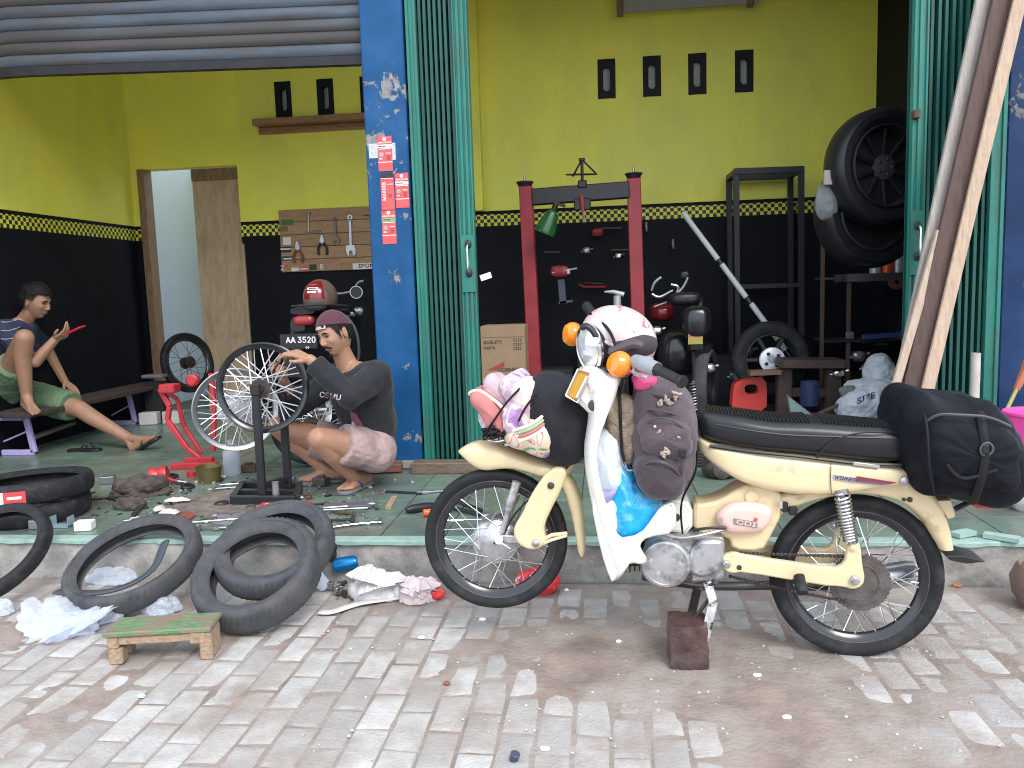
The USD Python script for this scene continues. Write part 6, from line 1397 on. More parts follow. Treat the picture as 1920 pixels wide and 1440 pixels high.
def face_bits(par, c, T3, k, brow=True, moustache=False):
    loc = lambda a, b, z: V(c)+T3@(V([a, b, z])*k)
    for sg in (-1, 1):
        obj('eye', place(sph((0, 0, 0), V([.005, .0135, .0052])*k, 3), T3, loc(.0795, sg*.030, .011)), eyem, par)
        obj('eyebrow', tube(spline([loc(.082, sg*.050, .026), loc(.0905, sg*.032, .0335), loc(.093, sg*.014, .029)], 10), V([.0015, .003, .0035, .004, .004, .004, .004, .0035, .003, .002])*k, 6), hairm, par)
    obj('mouth', tube(spline([loc(.079, -.024, -.058), loc(.0905, 0, -.0575), loc(.079, .024, -.058)], 12), V([.001]+[.0036]*10+[.001])*k, 6), lipm, par)
    if moustache:
        obj('moustache', tube(spline([loc(.076, -.032, -.056), loc(.091, -.012, -.045), loc(.093, 0, -.043), loc(.091, .012, -.045), loc(.076, .032, -.056)], 16), V([.001]+[.0042]*14+[.001])*k, 6), hairm, par)
        obj('beard', place(sph((0, 0, 0), V([.010, .013, .012])*k, 2), T3, loc(.078, 0, -.098)), hairm, par)
def hand(wrist, fdir, palm_n, curl, L=.18, side=1, spread=.10):
    """Palm and five separate fingers; fdir along the hand, palm_n out of the palm, side=+1 puts the thumb on the +(n x f) side."""
    f = unit(fdir); n = unit(V(palm_n)-f*np.dot(palm_n, f)); t_ = np.cross(n, f)*side
    w = V(wrist); J, B = {}, []
    J['w'] = (w, .023)
    base = []
    for i, o in enumerate((.030, .010, -.010, -.029)):
        J[f'k{i}'] = (w+f*(.092-.006*abs(i-1))+t_*o, .0115); J[f'm{i}'] = (w+f*.03+t_*o*.7, .014)
        B += [('w', f'm{i}'), (f'm{i}', f'k{i}')]
        if i: B += [(f'k{i-1}', f'k{i}'), (f'm{i-1}', f'm{i}'), (f'm{i-1}', f'k{i}')]
        ln = (.046, .051, .047, .036)[i]; c_ = curl[i] if np.ndim(curl) else curl; p = J[f'k{i}'][0]; ang = 0; pr = f'k{i}'
        for s_, (frac, rr) in enumerate(((1.0, .0088), (.68, .008), (.52, .0072))):
            ang += c_*(.75, 1.0, .7)[s_]; dv = f*math.cos(ang)+n*math.sin(ang)+t_*(1.5-i)*spread*.35*(s_ == 0)
            p = p+unit(dv)*ln*frac; J[f'f{i}{s_}'] = (p, rr); B.append((pr, f'f{i}{s_}')); pr = f'f{i}{s_}'
    J['t0'] = (w+f*.028+t_*.026+n*.008, .0135); J['t1'] = (w+f*.060+t_*.050+n*.018, .0105); J['t2'] = (w+f*.088+t_*.050+n*.030, .0088)
    B += [('w', 't0'), ('t0', 't1'), ('t1', 't2'), ('t0', 'm0')]
    k = L/.19
    J = {a: (w+(p-w)*k, r*k) for a, (p, r) in J.items()}
    return bones(J, B, .005, 5)
def foot_bones(J, B, ank, heel, toe, pre, r=.030, up=(0, 0, 1)):
    heel, toe = V(heel), V(toe); f = unit(toe-heel); s = unit(np.cross(up, f)); u = np.cross(f, s)
    J[pre+'h'] = (heel+u*.024, .027); J[pre+'b'] = (toe-f*.055+u*.016, .020); J[pre+'b1'] = (toe-f*.06+s*.022+u*.015, .018); J[pre+'b2'] = (toe-f*.06-s*.024+u*.017, .019); J[pre+'i'] = (heel+(toe-heel)*.42+u*.045, .030)
    B += [(ank, pre+'h'), (ank, pre+'i'), (pre+'h', pre+'i'), (pre+'i', pre+'b1'), (pre+'i', pre+'b2'), (pre+'h', pre+'b1'), (pre+'h', pre+'b2'), (pre+'b1', pre+'b2')]
    for i, o in enumerate((-.030, -.012, .004, .018, .031)):
        J[f'{pre}t{i}'] = (toe-f*(.004+.006*i*i*.35)+s*o+u*.010, (.0125, .0095, .009, .0085, .008)[i]); B.append((pre+('b2' if i < 2 else 'b1'), f'{pre}t{i}'))
    return f, s, u
def garment(J, B, grow, trims, fine=.012, it=8, fold=.006, sc=16, seed=0):
    """Cloth over chosen bones; trims {bone index: (fraction kept)} cut the hem square."""
    parts = []
    for i, (a, b) in enumerate(B):
        pa, ra = J[a]; pb, rb = J[b]; k = trims.get(i)
        if k: 
            pb = V(pa)+(V(pb)-V(pa))*k; rb = ra+(rb-ra)*k
        pts = np.vstack([trimesh.creation.icosphere(2).vertices*(ra+grow)+V(pa), trimesh.creation.icosphere(2).vertices*(rb+grow*1.5)+V(pb)])
        h = m3.Manifold.hull_points(pts.astype(np.float32))
        if k:
            d = unit(V(pa)-V(pb)); h = h.trim_by_plane(tuple(map(float, d)), float(np.dot(d, pb)))
        parts.append(h)
    t = smoothed(m3.Manifold.batch_boolean(parts, m3.OpType.Add), fine, it)
    return wrinkle(wrinkle(t, fold, sc, seed), fold*.22, sc*2.4, seed+3)
# ---------------------------------------------------------------- the crouching man
A = at
J = {'pel': (A(696, 838, 4.44), .122), 'wai': (A(692, 790, 4.42), .132), 'che': (A(676, 738, 4.38), .138), 'nkb': (A(655, 694, 4.36), .062), 'nk': (A(642, 664, 4.33), .054),
     'sL': (A(704, 706, 4.26), .062), 'eL': (A(656, 742, 4.05), .044), 'wL': (A(581, 674, 4.03), .029),
     'sR': (A(634, 708, 4.50), .060), 'eR': (A(552, 764, 4.42), .042), 'wR': (A(531, 712, 4.27), .028),
     'hL': (A(702, 846, 4.32), .100), 'kL': (A(598, 822, 4.06), .060), 'cL': (A(622, 850, 4.13), .056), 'aL': (A(662, 893, 4.29), .036),
     'hR': (A(672, 846, 4.52), .098), 'kR': (A(521, 800, 4.44), .058), 'cR': (A(553, 828, 4.48), .055), 'aR': (A(615, 884, 4.50), .035)}
B = [('pel', 'wai'), ('wai', 'che'), ('che', 'nkb'), ('nkb', 'nk'), ('che', 'sL'), ('nkb', 'sL'), ('che', 'sR'), ('nkb', 'sR'), ('sL', 'eL'), ('eL', 'wL'), ('sR', 'eR'), ('eR', 'wR'),
     ('pel', 'hL'), ('pel', 'hR'), ('hL', 'kL'), ('hR', 'kR'), ('kL', 'cL'), ('cL', 'aL'), ('kR', 'cR'), ('cR', 'aR'), ('wai', 'sL'), ('wai', 'sR')]
fL = onz(690, 903, ZF+.022), onz(630, 926, ZF+.022)
fR = onz(640, 897, ZF+.022), onz(566, 903, ZF+.022)
eL_ = foot_bones(J, B, 'aL', fL[0], fL[0]+unit(fL[1]-fL[0])*.235, 'L'); eR_ = foot_bones(J, B, 'aR', fR[0], fR[0]+unit(fR[1]-fR[0])*.235, 'R')
HC = A(628, 627, 4.29); hf = V([-.50, -.82, -.28]); hu = unit(V([-.22, -.05, 1]))
J['hd'] = (HC-V([0, 0, .03]), .06)
body_ = bones(J, B+[('nk', 'hd')], .012, 8)
hm, ears, T3 = head_mesh(HC, hf, hu, 1.0)
hL_ = hand(J['wL'][0], A(540, 656, 4.00)-J['wL'][0], (-.15, .35, -.9), [.55, .7, .8, .9], side=-1)
hR_ = hand(J['wR'][0], A(524, 672, 4.20)-J['wR'][0], (.0, -.9, .2), [.6, .8, .9, .9], side=1)
P1 = thing('person', 'man in backwards maroon cap and dark long-sleeved shirt crouching to work on a wheel', 'person', V([J['pel'][0][0], 4.40, ZF]))
obj('body', join([body_, hm]+ears+[hL_, hR_]), skin1, P1, smooth=60)
face_bits(P1, HC, T3, 1.0, moustache=True)
charc = M('charcoal_shirt_cloth', (.0085, .0095, .012), .85, var=.25, scale=14, bump=.25, bscale=110, sheen=.1)
SB = [('pel', 'wai'), ('wai', 'che'), ('che', 'nkb'), ('che', 'sL'), ('nkb', 'sL'), ('che', 'sR'), ('nkb', 'sR'), ('wai', 'sL'), ('wai', 'sR'), ('sL', 'eL'), ('eL', 'wL'), ('sR', 'eR'), ('eR', 'wR')]
Js = dict(J); Js['nkb'] = (J['nkb'][0]-V([.0, .0, .05]), .055); Js['pel'] = (J['pel'][0]+V([0, 0, .015]), .118)
shirt = garment(Js, SB, .013, {10: .88, 12: .55}, seed=2, fold=.010, sc=7)
obj('shirt', shirt, charc, P1, smooth=60)
# cloudy shirt print at the belly: lettering and patches lying on the cloth
prt = M('white_pink_shirt_print', (.60, .50, .52), .8, var=.2, scale=30); prt2 = M('maroon_shirt_print', (.20, .06, .09), .8)
def on_mesh(mesh, px, py):
    o = V([0, 0, EYE]); d = unit(ray(px, py)); hit, _, fi = mesh.ray.intersects_location([o], [d])[0:3] if hasattr(mesh, 'ray') else (None, None, None)
    return None if len(hit) == 0 else hit[np.argmin(np.linalg.norm(hit-o, axis=1))]
def patch(par, mesh, pts, mat, name, th=.003):
    q = []
    for p in pts:
        h = on_mesh(mesh, *p)
        if h is not None: q.append(h-unit(ray(*p))*th)
    if len(q) > 2:
        q = V(q); c = q.mean(0); nrm = -unit(ray(*V(pts).mean(0))); ring2 = q-nrm*th*2.5
        obj(name, loft([ring2, q, c+(q-c)*.9+nrm*.001]), mat, par, smooth=30)
shorts_m = M('faded_pink_grey_shorts', (.36, .255, .24), .85, var=.3, scale=12, bump=.25, bscale=100, col2=(.26, .17, .18), cover=.58, edge=.1, c2scale=14)
SHB = [('pel', 'hL'), ('pel', 'hR'), ('hL', 'kL'), ('hR', 'kR'), ('pel', 'wai')]
Jh = dict(J); Jh['kL'] = (J['kL'][0], .078); Jh['kR'] = (J['kR'][0], .076); Jh['wai'] = (J['pel'][0]+V([0, 0, .05]), .11)
short = garment(Jh, SHB, .012, {2: .58, 3: .55}, seed=7, fold=.008, sc=9)
obj('shorts', short, shorts_m, P1, smooth=60)
for pts, mt in (([(640, 795), (662, 790), (676, 812), (670, 822), (650, 814)], prt), ([(655, 770), (668, 776), (682, 800), (672, 806), (660, 790)], prt2), ([(664, 812), (676, 800), (680, 816), (672, 826)], prt)):
    patch(P1, shirt, pts, mt, 'shirt_print')
def drape_text(par, mesh, st, px, py, hpx, tilt, mat, name='shirt_lettering'):
    """Lettering printed on cloth: every corner of the letters lies on the cloth under it."""
    t = meshkit.text_mesh(st, 1.0, .001, True); b = np.unique(np.round(t.vertices[:, 2], 5)); t = trimesh.Trimesh(*trimesh.remesh.subdivide(t.vertices, t.faces), process=False)
    c, s_ = math.cos(tilt), math.sin(tilt); d = []
    for x, y, z in t.vertices: d.append(ray(px+hpx*(x*c+y*s_), py+hpx*(x*s_-y*c)))
    d = V(d); d /= np.linalg.norm(d, axis=1, keepdims=True); o = np.tile([0, 0, EYE], (len(d), 1))
    loc_, ri, _ = mesh.ray.intersects_location(o, d); best = np.full(len(d), np.nan)
    for p, r in zip(loc_, ri):
        k = np.linalg.norm(p-o[0]); best[r] = k if not best[r] <= k else best[r]
    best = np.where(np.isnan(best), np.nanmedian(best), best)
    v = o+d*(best-.003-.002*(t.vertices[:, 2] > b.mean()))[:, None]
    obj(name, trimesh.Trimesh(v, t.faces, process=False), mat, par, smooth=False)
drape_text(P1, shirt, 'CSMU', 598, 744, 10, .16, prt)
# hair and cap
def shell(c, T3, k, rads, keep, mat, name, par, seed=0, amp=.003, sc=30):
    m = trimesh.creation.icosphere(5); v = V(m.vertices); P = v*V(rads)
    ok = keep(P); fm = ok[m.faces].all(1); P2 = P+v*((meshkit.fbm(P*sc, 3, seed)[:, None]-.5)*2*amp)
    W = V(c)+P2*k@T3.T; t = trimesh.Trimesh(W, m.faces[fm], process=False); t.remove_unreferenced_vertices()
    inn = trimesh.Trimesh(V(c)+P2*.93*k@T3.T, m.faces[fm][:, ::-1], process=False); inn.remove_unreferenced_vertices()
    # close the rim
    e = t.edges_sorted; uq, cnt = np.unique(e, axis=0, return_counts=True); be = uq[cnt == 1]; n_ = len(t.vertices)
    vv = np.vstack([t.vertices, inn.vertices]); ff = np.vstack([t.faces, inn.faces+n_, np.column_stack([be[:, 0], be[:, 1], be[:, 1]+n_]), np.column_stack([be[:, 0], be[:, 1]+n_, be[:, 0]+n_])])
    obj(name, trimesh.Trimesh(vv, ff, process=False), mat, par, smooth=60)
shell(HC+T3@V([-.006, 0, .004]), T3, 1.0, (.107, .087, .125), lambda P: ((P[:, 0] < .046+P[:, 2]*.35) & (P[:, 2] > -.055-.0*P[:, 0]) & ~((np.abs(P[:, 0]-.005) < .026) & (P[:, 2] < .015))) | ((P[:, 2] > .055)), hairm, 'hair', P1, 3, .009)
capm = M('maroon_cap_cloth', (.075, .016, .03), .8, var=.15, scale=16, bump=.25, bscale=120, sheen=.15)
shell(HC+T3@V([-.008, 0, .012]), T3, 1.0, (.110, .089, .124), lambda P: P[:, 2] > .034+P[:, 0]*.34, capm, 'cap', P1, 4, .0015, 18)
loc = lambda a, b, z: HC+T3@V([a, b, z])
shell(HC+T3@V([-.008, 0, .012]), T3, 1.0, (.1085, .0875, .122), lambda P: (P[:, 2] > .016+P[:, 0]*.30) & (P[:, 2] < .034+P[:, 0]*.34) & (P[:, 0] > .055) & (P[:, 1] < .045), M('cream_cap_strap', (.50, .42, .32), .8), 'cap_strap', P1, 4, .001, 18)
navs, blust = M('grey_rubber_sole', (.16, .16, .17), .7), M('blue_rubber_strap', (.035, .07, .19), .5)
for (f_, s_, u_3), (h_, t_3), lab in ((eL_, fL, 'grey flip-flop with blue straps on the crouching man\'s nearer foot'), (eR_, fR, 'grey flip-flop with blue straps on the crouching man\'s farther foot')):
    mid_ = h_+unit(t_3-h_)*.118; mid_[2] = ZF+.002
    flipflop(0, 0, math.atan2(f_[1], f_[0]), lab, navs, blust, L=.27, c=mid_)
# ---------------------------------------------------------------- the man on the bench
J = {'pel': (A(10, 728, 5.72), .138), 'wai': (A(14, 690, 5.72), .142), 'che': (A(24, 645, 5.70), .148), 'nkb': (A(44, 606, 5.68), .062), 'nk': (A(54, 590, 5.66), .055),
     'sR': (A(8, 622, 5.50), .062), 'eR': (A(66, 678, 5.40), .044), 'wR': (A(104, 636, 5.46), .030),
     'sL': (A(52, 622, 5.88), .060), 'eL': (A(92, 662, 5.98), .042), 'wL': (A(122, 716, 6.03), .030),
     'hR': (A(6, 732, 5.58), .105), 'kR': (A(46, 634, 5.30), .064), 'cR': (A(42, 668, 5.32), .060), 'aR': (A(50, 742, 5.36), .038),
     'hL': (A(34, 736, 5.80), .105), 'kL': (A(148, 766, 5.66), .064), 'cL': (A(172, 782, 5.64), .060), 'aL': (A(243, 823, 5.62), .038)}
B = [('pel', 'wai'), ('wai', 'che'), ('che', 'nkb'), ('nkb', 'nk'), ('che', 'sL'), ('nkb', 'sL'), ('che', 'sR'), ('nkb', 'sR'), ('sL', 'eL'), ('eL', 'wL'), ('sR', 'eR'), ('eR', 'wR'),
     ('pel', 'hL'), ('pel', 'hR'), ('hL', 'kL'), ('hR', 'kR'), ('kL', 'cL'), ('cL', 'aL'), ('kR', 'cR'), ('cR', 'aR'), ('wai', 'sL'), ('wai', 'sR')]
h1, t1 = A(46, 764, 5.38), A(70, 778, 5.26)
foot_bones(J, B, 'aR', h1, h1+unit(t1-h1)*.23, 'R')
h2, t2 = A(252, 846, 5.58), A(300, 816, 5.56); f2 = unit(t2-h2)
fa_ = foot_bones(J, B, 'aL', h2, h2+f2*.235, 'L', up=(-.55, 0, .85))
HC2 = A(68, 566, 5.66); hf2 = V([.96, .02, -.32]); hu2 = unit(V([.25, 0, 1]))
J['hd'] = (HC2-V([.02, 0, .03]), .06)
body_ = bones(J, B+[('nk', 'hd')], .013, 8)
hm, ears, T3 = head_mesh(HC2, hf2, hu2, 1.05)
hR2 = hand(J['wR'][0], A(132, 622, 5.44)-J['wR'][0], (-.1, .3, .9), [.5, .7, .8, .9], side=-1)
hL2 = hand(J['wL'][0], A(142, 732, 6.0)-J['wL'][0], (-.2, 0, -1), [.15, .15, .15, .2], side=1)
P2 = thing('person', 'man in navy shirt and green shorts sitting on the bench looking at a phone', 'person', V([J['pel'][0][0], 5.7, ZF]))
obj('body', join([body_, hm]+ears+[hR2, hL2]), skin2, P2, smooth=60)
face_bits(P2, HC2, T3, 1.05)
navy = M('navy_striped_shirt', (.018, .026, .060), .85, var=.2, scale=14, bump=.2, bscale=110)
Js = dict(J); Js['nkb'] = (J['nkb'][0]-V([.0, .0, .04]), .058)
SB = [('pel', 'wai'), ('wai', 'che'), ('che', 'nkb'), ('che', 'sL'), ('nkb', 'sL'), ('che', 'sR'), ('nkb', 'sR'), ('wai', 'sL'), ('wai', 'sR'), ('sL', 'eL'), ('sR', 'eR')]
sh2 = garment(Js, SB, .015, {9: .70, 10: .70}, seed=5, fold=.009, sc=11); obj('shirt', sh2, navy, P2, smooth=60)
grs = M('dull_green_shorts', (.115, .185, .105), .85, var=.15, scale=12, bump=.25, bscale=100)
Jh = dict(J); Jh['kL'] = (J['kL'][0], .088); Jh['kR'] = (J['kR'][0], .085)
SHB = [('pel', 'hL'), ('pel', 'hR'), ('hL', 'kL'), ('hR', 'kR'), ('pel', 'wai')]
Jh['wai'] = (J['pel'][0]+V([0, 0, .05]), .115)
obj('shorts', garment(Jh, SHB, .012, {2: .86, 3: .5}, seed=8, fold=.009, sc=12), grs, P2, smooth=60)
for y0 in (598, 614, 630):
    pts = [(px, y0+6*math.cos((px-10)/16.0)) for px in range(2, 40, 3)]
    q = [on_mesh(sh2, *p) for p in pts]; q = [a_-unit(ray(*p))*.002 for a_, p in zip(q, pts) if a_ is not None]
    if len(q) > 3: obj('shirt_stripe', tube(V(q), .0022, 5), prt, P2)
shell(HC2+T3@V([-.010, 0, .012]), T3, 1.05, (.117, .098, .134), lambda P: (P[:, 0] < .032+P[:, 2]*.42) & (P[:, 2] > -.060+.0*P[:, 0]) & ~((np.abs(P[:, 0]-.008) < .026) & (P[:, 2] < .012)) | (P[:, 2] > .062), hairm, 'hair', P2, 6, .011, 26)
wc_ = hR2.bounds.mean(0)
pc = A(143, 618, 5.43)
T = thing('phone', 'red cased mobile phone held by the man on the bench', 'phone', pc)
pr_ = unit(A(154, 613, 5.43)-A(132, 624, 5.45)); obj('case', bar(pc-pr_*.075, pc+pr_*.06, .072, .010, (0.3, -.2, 1), .003), M('bright_red_phone_case', (.75, .02, .05), .35), T)
obj('screen', bar(pc-pr_*.068+V([-.002, 0, .0062]), pc+pr_*.053+V([-.002, 0, .0062]), .064, .002, (0.3, -.2, 1)), M('black_glass', (.01, .01, .012), .08), T)
f_, s_, u_3 = fa_
flipflop(0, 0, 0, 'black flip-flop on the outstretched foot of the man on the bench', blackpl, blackpl, L=.27, c=h2+f2*.118-u_3*.020, T3=np.stack([f_, s_, u_3], 1))
# ================================================================ old motorcycle behind the crouching man
yM = 5.75
T = thing('parked_motorcycle', 'black motorcycle seen from behind with a dark number plate, left bay', 'motorcycle', V([at(590, 640, yM)[0], yM, ZF]))
def bx3(px0, py0, px1, py1, y, dy, mat, name, bev=.012, par=None):
    p0, p1 = at(px0, py0, y), at(px1, py1, y)
    return obj(name, box(((p0[0]+p1[0])/2, y+dy/2, (p0[2]+p1[2])/2), (abs(p1[0]-p0[0]), dy, abs(p1[2]-p0[2])), bev), mat, par or T)
gb = M('gloss_black_bike_paint', (.008, .008, .010), .25, var=.1, coat=.3)
mx = at(592, 640, yM)[0]
c = V([mx+.02, yM-.05, ZF+.28]); wheelm = obj('rear_wheel', lathe([(.21, .02), (.195, .025), (.19, 0), (.195, -.025), (.21, -.02)], c, (1, 0, 0), 40, True), alloy, T)
ty, _ = tyre_mesh(c, V([1., 0, 0]), .28, .045, .06, 60, 0); obj('tyre', ty, rubber, wheelm)
obj('tail_cowl', tb([((-.25, 0), (-.25, -.05), .05), ((-.15, .06), (-.15, -.12), .10), ((.2, .08), (.2, -.16), .13), ((.8, .06), (.8, -.14), .13)], 3, 20).apply_transform(np.array([[0, 1, 0, mx-.03], [1, 0, 0, yM], [0, 0, 1, at(590, 605, yM)[2]], [0, 0, 0, 1.]])), gb, T)
obj('seat', tb([((-.2, .05), (-.2, .0), .09), ((0, .08), (0, -.01), .13), ((.5, .06), (.5, -.02), .13), ((.75, .04), (.75, -.02), .11)], 3, 20).apply_transform(np.array([[0, 1, 0, mx-.03], [1, 0, 0, yM+.05], [0, 0, 1, at(590, 588, yM)[2]], [0, 0, 0, 1.]])), seatm, T)
tl_ = at(570, 601, yM-.28); obj('tail_light', blob(tl_, (.075, .035, .035), 3, 0, sub=3), M('dark_red_lens', (.30, .02, .03), .25, coat=.4), T)
obj('rack', cat([tube([at(548, 574, yM-.25), at(612, 571, yM-.25)], .008, 6), tube([at(548, 574, yM-.25), at(560, 580, yM+.1)], .008, 6), tube([at(612, 571, yM-.25), at(620, 578, yM+.1)], .008, 6)]), blackm, T)
obj('rear_fender', slab([(-.085, -.24), (.085, -.24), (.075, .05), (-.075, .05)], -.02, .02, .01, 1).apply_translation((mx-.05, yM-.30, at(560, 640, yM)[2])), blackpl, T)
pp = at(560, 640, yM-.335); pl_ = obj('number_plate', box(pp, (.27, .006, .105), .002), M('black_number_plate', (.010, .010, .012), .4), T)
q = at(536, 643, yM-.34); obj('plate_lettering', text('AA 3520', .040, q, (1, 0, -.01), (0, 0, 1), .0015, True, .215), M('plate_white', (.75, .75, .75), .5), pl_, smooth=False)
q = at(573, 654, yM-.34); obj('plate_lettering', text('09', .016, q, (1, 0, -.01), (0, 0, 1), .0015, True), M('plate_white', 0), pl_, smooth=False)
ga = [at(a, b, yM+.25) for a, b in ((652, 596), (664, 612), (672, 640), (672, 672), (664, 690))]
obj('side_guard', tube(spline(ga, 24), .022, 8, flat=.4), M('grey_guard', (.22, .24, .25), .45, .4), T)
obj('handlebar', tube(spline([at(a, b, yM+.75) for a, b in ((632, 551), (650, 549), (664, 542), (672, 530), (682, 527))], 20), .011, 8), steel, T)
obj('mirror', lathe([(.001, -.006), (.045, -.006), (.05, 0), (.045, .006), (.001, .006)], at(668, 548, yM+.7), unit((.2, -1, .1)), 24), blackpl, T)
obj('mirror_rim', lathe([(.046, -.008), (.052, -.006), (.052, .004), (.046, .004)], at(668, 548, yM+.69), unit((.2, -1, .1)), 24, True), steel, T)
obj('brake_clamp', cat([blob(at(672, 584, yM+.6), (.04, .03, .03), 2.5, .008, 30, 3, 3), blob(at(660, 589, yM+.6), (.03, .02, .02), 2.5, .006, 30, 3, 3)]), steel, T)
obj('engine', box((mx+.02, yM+.45, ZF+.35), (.34, .3, .3), .03), greasy, T)
obj('chain_case', tube([at(545, 772, yM-.25), at(615, 768, yM-.25)], .02, 8), steel, T)
# red helmet
hc3 = at(601, 558, yM-.05)
T = thing('helmet', 'red and brown open helmet with white stickers on the parked black motorcycle', 'helmet', hc3-V([0, 0, .1]))
rr = np.eye(3)
rings = []; un = np.linspace(.02, np.pi*.62, 18)
redh = M('dark_red_helmet_paint', (.21, .012, .018), .22, var=.08, coat=.5); brh = M('brown_grey_helmet_shell', (.16, .105, .085), .35, var=.25, scale=12, coat=.3)
a_ = np.arange(40)*2*np.pi/40
dm = lambda R_, lo=1.0: loft([np.stack([np.sin(t)*np.cos(a_)*R_[0], np.sin(t)*np.sin(a_)*R_[1], np.full(40, np.cos(t)*R_[2])], 1)+hc3 for t in un[::-1]])
obj('shell', dm((.122, .14, .132)), brh, T, smooth=60)
ah = np.linspace(-np.pi*.5-.72, -np.pi*.5+.62, 16)
obj('front_panel', loft([np.vstack([np.stack([np.sin(t)*np.cos(ah)*.1235, np.sin(t)*np.sin(ah)*.1415, np.full(16, np.cos(t)*.1335)], 1), np.stack([np.sin(t)*np.cos(ah[::-1])*.120, np.sin(t)*np.sin(ah[::-1])*.138, np.full(16, np.cos(t)*.130)], 1)])+hc3 for t in np.linspace(.42, 1.62, 14)]), redh, T, smooth=50)
def hband(t0, t1, a0, a1, mat, nm='helmet_sticker'):
    aa = np.linspace(a0, a1, 10); obj(nm, loft([np.vstack([np.stack([np.sin(t)*np.cos(aa)*.1247, np.sin(t)*np.sin(aa)*.1428, np.full(10, np.cos(t)*.1348)], 1), np.stack([np.sin(t)*np.cos(aa[::-1])*.122, np.sin(t)*np.sin(aa[::-1])*.140, np.full(10, np.cos(t)*.132)], 1)])+hc3 for t in np.linspace(t0, t1, 4)]), mat, T)
m0 = -np.pi/2-.05
hband(.98, 1.13, m0-.50, m0+.32, wht); hband(1.20, 1.31, m0-.42, m0+.20, wht); hband(1.02, 1.08, m0-.32, m0+.22, blk); hband(.80, .84, m0-.35, m0+.2, stk('pink_print', (.5, .2, .2)))
obj('visor_gap', blob(hc3+V([-.01, -.08, -.055]), (.085, .058, .042), 2.6, 0, sub=3), M('dark_lining', 0), T)

# ================================================================ right bay
redw = M('worn_red_press_paint', (.26, .022, .030), .45, var=.2, scale=10)
yP = 6.5
T = thing('red_press_frame', 'tall red steel press frame with black crossbeam in the right bay', 'press frame', (at(1090, 500, yP)[0], yP, ZF))
def post(px_t, py_t, px_b, py_b, w, y):
    a, b = at(px_t, py_t, y), at(px_b, py_b, y); d = (b-a)/(b[2]-a[2]); b = a+d*(ZF-a[2]); obj('post', bar(a, b, w, .10, (0, -1, 0), .005), redw, T)
post(986, 350, 1004, 720, .105, yP); post(1188, 335, 1196, 600, .105, yP)
a, b = at(998, 370, yP-.02), at(1180, 356, yP-.02); obj('crossbeam', bar(a, b, .10, .125, (0, 0, 1), .006), blackm, T)
obj('beam_plate', box(at(1092, 383, yP-.07), (.13, .02, .09), .008), blackm, T); obj('beam_plate', box(at(1092, 345, yP-.07), (.07, .02, .06), .008), blackm, T)
for px, py in ((984, 342), (1188, 326)):
    c = at(px, py, yP); obj('cap_disc', lathe([(.001, -.035), (.05, -.035), (.06, -.015), (.07, .0), (.065, .006), (.001, .01)], c, (0, 0, 1), 28), blackm, T); obj('cap_bolt', cyl(c, c+V([0, 0, .06]), .010), steel, T)
    obj('cap_shine', lathe([(.066, -.002), (.071, .001), (.066, .004)], c, (0, 0, 1), 28, True), steel, T)
obj('foot', bar(V([at(1090, 500, yP)[0]-.5, yP, ZF+.05]), V([at(1090, 500, yP)[0]+.5, yP, ZF+.05]), .12, .1, (0, 0, 1), .006), redw, T)
c = at(1090, 327, yP-.05); rg = c
T = thing('ring_hanger', 'black ring on three legs standing on the crossbeam of the red frame', 'ring', c-V([0, 0, .05]))
obj('ring', lathe([(.118, -.006), (.126, 0), (.118, .006), (.11, 0)], c, unit((.03, -.15, 1)), 40, True), blackm, T)
ap = at(1091, 299, yP-.05)
for k in range(3):
    an = 2.2+k*2.094; obj('ring_leg', cyl(c+V([.118*math.cos(an), .118*math.sin(an), 0]), ap, .007, n=8), blackm, T)
obj('spindle', cyl(ap, at(1092, 352, yP-.05), .013, n=10), blackm, T)
obj('spindle_head', box(ap, (.05, .03, .02), .004), blackm, T)
T = thing('hanging_tool', 'red handled tool hanging from the middle of the black crossbeam', 'tool', at(1093, 420, yP-.1)); obj('handle', tube([at(1090, 366, yP-.1), at(1093, 396, yP-.1)], .016, 8), redw, T); obj('shaft', tube([at(1093, 396, yP-.1), at(1097, 416, yP-.1)], .006, 6), steel, T)
T = thing('spray_bottle', 'dark green bottle with black pump hanging by the left red post', 'bottle', at(1030, 440, yP-.2))
a, b = at(1020, 438, yP-.2), at(1038, 394, yP-.2); ax_ = unit(b-a); L_ = np.linalg.norm(b-a)
obj('bottle_body', lathe([(.001, 0), (.078, 0), (.082, .02), (.066, L_*.55), (.045, L_*.9), (.02, L_), (.001, L_)], a, ax_, 28), M('dark_green_plastic', (.012, .085, .022), .3, var=.2, coat=.3), T)
obj('pump', cat([cyl(b, b+ax_*.05, .022), bar(b+ax_*.05+V([-.03, 0, .02]), b+ax_*.05+V([.07, 0, -.02]), .025, .022, (0, 0, 1), .004)]), blackm, T)
# wall tools and shelf in the dark between the posts
yB2 = YB-.08
def dark_tool(pts, r, mat, label, name='wall_tool', y=yB2, category='tool'): return solo(name, tube([at(a, b, y) for a, b in pts], r, 8), mat, label, category)
T = thing('wall_jack', 'red tool with a long dark handle hanging high between the red posts', 'tool', at(1125, 436, yB2)); obj('head', blob(at(1121, 436, yB2), (.05, .03, .035), 3, .006, 20, 2, 3), redw, T); obj('handle', tube([at(1130, 428, yB2), at(1165, 427, yB2)], .008, 6), M('dark_tool_steel', 0), T)
T = thing('bench_vise', 'red and steel bench vise on a grey post between the red posts', 'vise', at(1052, 560, 6.9))
obj('jaw_body', blob(at(1050, 509, 6.9), (.075, .05, .045), 3.5, .004, 20, 2, 3), redw, T); obj('jaw', box(at(1066, 509, 6.88), (.035, .06, .05), .006), steel, T); obj('spindle', cyl(at(1035, 512, 6.86), at(1082, 503, 6.86), .010), steel, T)
